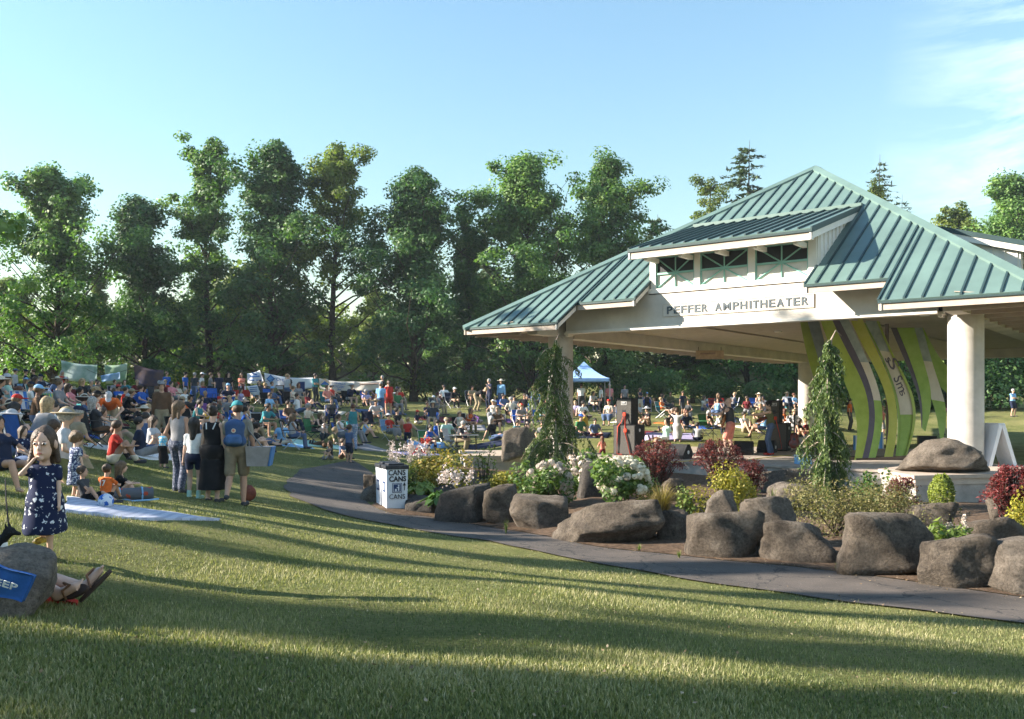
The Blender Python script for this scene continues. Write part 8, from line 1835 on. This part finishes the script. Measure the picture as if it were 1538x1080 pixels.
# ------------------------------------------------------------------ curved painted sculpture under the roof
scu = empty('sculpture', on_stage(1300, 690)); tag(scu, 'tall sculpture of curved green, purple and cream panels under the roof', 'sculpture')
SC = {k: mat(f'painted_{k}', c, .6, .08, 3, .1, 60, col2=c2) for k, c, c2 in (('moss_green', (.26, .33, .04), (.36, .43, .07)), ('plum', (.07, .055, .085), (.11, .09, .125)), ('grey_teal', (.20, .25, .25), (.38, .41, .42)), ('cream', (.56, .48, .40), (.64, .57, .49)), ('leaf_green', (.22, .34, .05), (.32, .44, .09)), ('olive_yellow', (.40, .40, .05), (.48, .46, .09)))}
def cpx(p): return (1240 + p[0] / 4.91, 480 + p[1] / 4.91)
def strip(Lp, Rp, Y0, m, parent, bow=.5, t0=0., t1=1., th=.07, off=0.0, n=22):
    Lc, Rc = catmull([cpx(p) for p in Lp], 8), catmull([cpx(p) for p in Rp], 8); Lc, Rc = resample(Lc, 60), resample(Rc, 60)
    for _ in range(150):
        for C in (Lc, Rc): C[1:-1] = .5 * C[1:-1] + .25 * (C[:-2] + C[2:])
    ii = np.linspace(t0 * 59, t1 * 59, n); V = []
    for f in (0, 1):
        for i in ii:
            a, b = [np.array([np.interp(i, np.arange(60), C[:, c]) for c in (0, 1)]) for C in (Lc, Rc)]; Y = Y0 + bow * math.sin(i / 59 * 3.14159) + off + f * th
            V += [tuple(at(a[0], a[1], Y)), tuple(at(b[0], b[1], Y + .12))]
    k = 2 * n; F = []
    for j in range(n - 1): F += [(2 * j, 2 * j + 2, 2 * j + 3, 2 * j + 1), (k + 2 * j, k + 2 * j + 1, k + 2 * j + 3, k + 2 * j + 2), (2 * j, k + 2 * j, k + 2 * j + 2, 2 * j + 2), (2 * j + 1, 2 * j + 3, k + 2 * j + 3, k + 2 * j + 1)]
    F += [(0, 1, k + 1, k), (k - 2, 2 * k - 2, 2 * k - 1, k - 1)]
    c = scu.location
    o = obj('stripe', raw_mesh('stripe', np.array(V) - np.array(c), F, False, [m]), parent); return o
def panel_grp(): return empty('panel', parent=scu)
lerp = lambda A, B, t: [(a[0] * (1 - t) + b[0] * t, a[1] * (1 - t) + b[1] * t) for a, b in zip(A, B)]
pA = panel_grp(); e0 = [(-55, -40), (50, 250), (145, 480), (245, 690), (262, 800), (210, 1045)]; e1 = [(30, -40), (150, 230), (285, 450), (345, 640), (330, 800), (265, 1045)]; e2 = [(80, -40), (210, 220), (322, 430), (386, 650), (375, 800), (310, 1045)]; e3 = [(150, -40), (285, 235), (382, 455), (438, 650), (436, 800), (362, 1045)]
strip(e0, e1, 26.6, SC['moss_green'], pA); strip(e1, e2, 26.6, SC['plum'], pA, off=.12); strip(e2, e3, 26.6, SC['grey_teal'], pA, off=.24, t1=.34); strip(e2, e3, 26.6, SC['cream'], pA, off=.24, t0=.34, t1=.6); strip(e2, e3, 26.6, SC['leaf_green'], pA, off=.24, t0=.6)
pG = panel_grp(); strip([(-200, -40), (-160, 160), (-120, 330), (-70, 480)], [(-150, -40), (-90, 160), (-40, 340), (-10, 470)], 27.6, SC['moss_green'], pG, .2); strip([(-150, -40), (-90, 160), (-40, 340), (-10, 470)], [(-60, -40), (-10, 160), (40, 330), (80, 520)], 27.6, SC['grey_teal'], pG, .2, off=.12)
pB = panel_grp(); strip([(165, -40), (270, 210), (370, 340), (440, 500), (490, 700), (472, 850), (425, 1045)], [(255, -40), (378, 240), (460, 380), (520, 530), (545, 720), (528, 880), (490, 1045)], 27.3, SC['olive_yellow'], pB)
pC = panel_grp(); c0 = [(240, -40), (405, 250), (500, 500), (550, 680), (548, 800), (515, 1010)]; c3 = [(375, -40), (485, 250), (600, 430), (690, 600), (690, 740), (600, 1000)]; c1, c2_ = lerp(c0, c3, .14), lerp(c0, c3, .84)
strip(c0, c1, 27.9, SC['leaf_green'], pC); strip(c1, c2_, 27.9, SC['grey_teal'], pC, off=.10, t1=.27); strip(c1, c2_, 27.9, SC['cream'], pC, off=.10, t0=.27, t1=.72); strip(c1, c2_, 27.9, SC['leaf_green'], pC, off=.10, t0=.72); strip(c2_, c3, 27.9, SC['moss_green'], pC, off=.18)
for px_, py_, w_, ang, tx in ((492, 330, .34, 62, 'S'), (556, 470, .5, 66, 'Sm'), (560, 545, .16, 60, 'S'), (455, 300, .16, 62, 's')):
    q = cpx((px_, py_)); p = at(q[0], q[1], 28.25) - scu.location; M4 = Matrix.Translation(p) @ X4 @ Matrix.Rotation(D2R(-ang), 4, 'Z') @ Matrix.Translation((-w_ / 2, -w_ / 3, 0)); text_on(tx, 'painted_lettering', w_, w_ * (.9 if len(tx) == 1 else .55), M4, SC['plum'], pC, .02, .0)
pD = panel_grp(); d0 = [(480, 60), (560, 250), (640, 430), (700, 600), (707, 800)]; d1 = [(525, 60), (610, 260), (672, 440), (722, 610), (712, 800)]; d2 = [(655, 60), (715, 290), (775, 470), (795, 600), (735, 830)]
strip(d0, d1, 28.8, SC['plum'], pD, .3); strip(d1, d2, 28.8, SC['leaf_green'], pD, .3, off=.1)
pE = panel_grp(); e_a = [(600, 60), (690, 320), (765, 545), (832, 720), (842, 870)]; e_b = [(715, 60), (810, 400), (882, 590), (915, 690), (865, 890)]
strip(e_a, e_b, 29.5, SC['grey_teal'], pE, .3, t1=.3); strip(e_a, e_b, 29.5, SC['cream'], pE, .3, t0=.3, t1=.66); strip(e_a, e_b, 29.5, SC['leaf_green'], pE, .3, t0=.66)
pF = panel_grp(); strip([(625, 60), (720, 330), (830, 480), (930, 580)], [(720, 60), (830, 270), (900, 350), (970, 400)], 30.3, SC['leaf_green'], pF, .2)
pole = MB(); a_, b_ = at(1332, 560, 29.2) - scu.location, at(1334, 672, 29.2) - scu.location; pole.tube([a_ + Vector((0, 0, 1.6)), b_], .06, 12); pole.build('support_pole', mat('weathered_pole', (.22, .17, .14), .8, .1, 6), scu)
base = MB(); base.box((-1.6, -.35, 0), (2.1, .75, .05)); base.build('base_board', mat('dark_wood_base', (.06, .04, .03), .8, .15, 5), scu)

# ------------------------------------------------------------------ the evening air
hz_m = bpy.data.materials.new('thin_evening_haze'); hz_m.use_nodes = True; hz_m.node_tree.nodes.clear()
pv = hz_m.node_tree.nodes.new('ShaderNodeVolumePrincipled'); pv.inputs['Density'].default_value = .00035; pv.inputs['Color'].default_value = (.80, .90, 1.0, 1); pv.inputs['Anisotropy'].default_value = .2
ho = hz_m.node_tree.nodes.new('ShaderNodeOutputMaterial'); hz_m.node_tree.links.new(pv.outputs[0], ho.inputs['Volume'])
hb_ = MB(); hb_.box((-1700, -1700, -2.0), (1700, 1700, 34.0)); hzo = hb_.build('haze', hz_m); tag(hzo, 'thin pale evening haze between the near lawn and the trees', 'haze', kind='stuff')
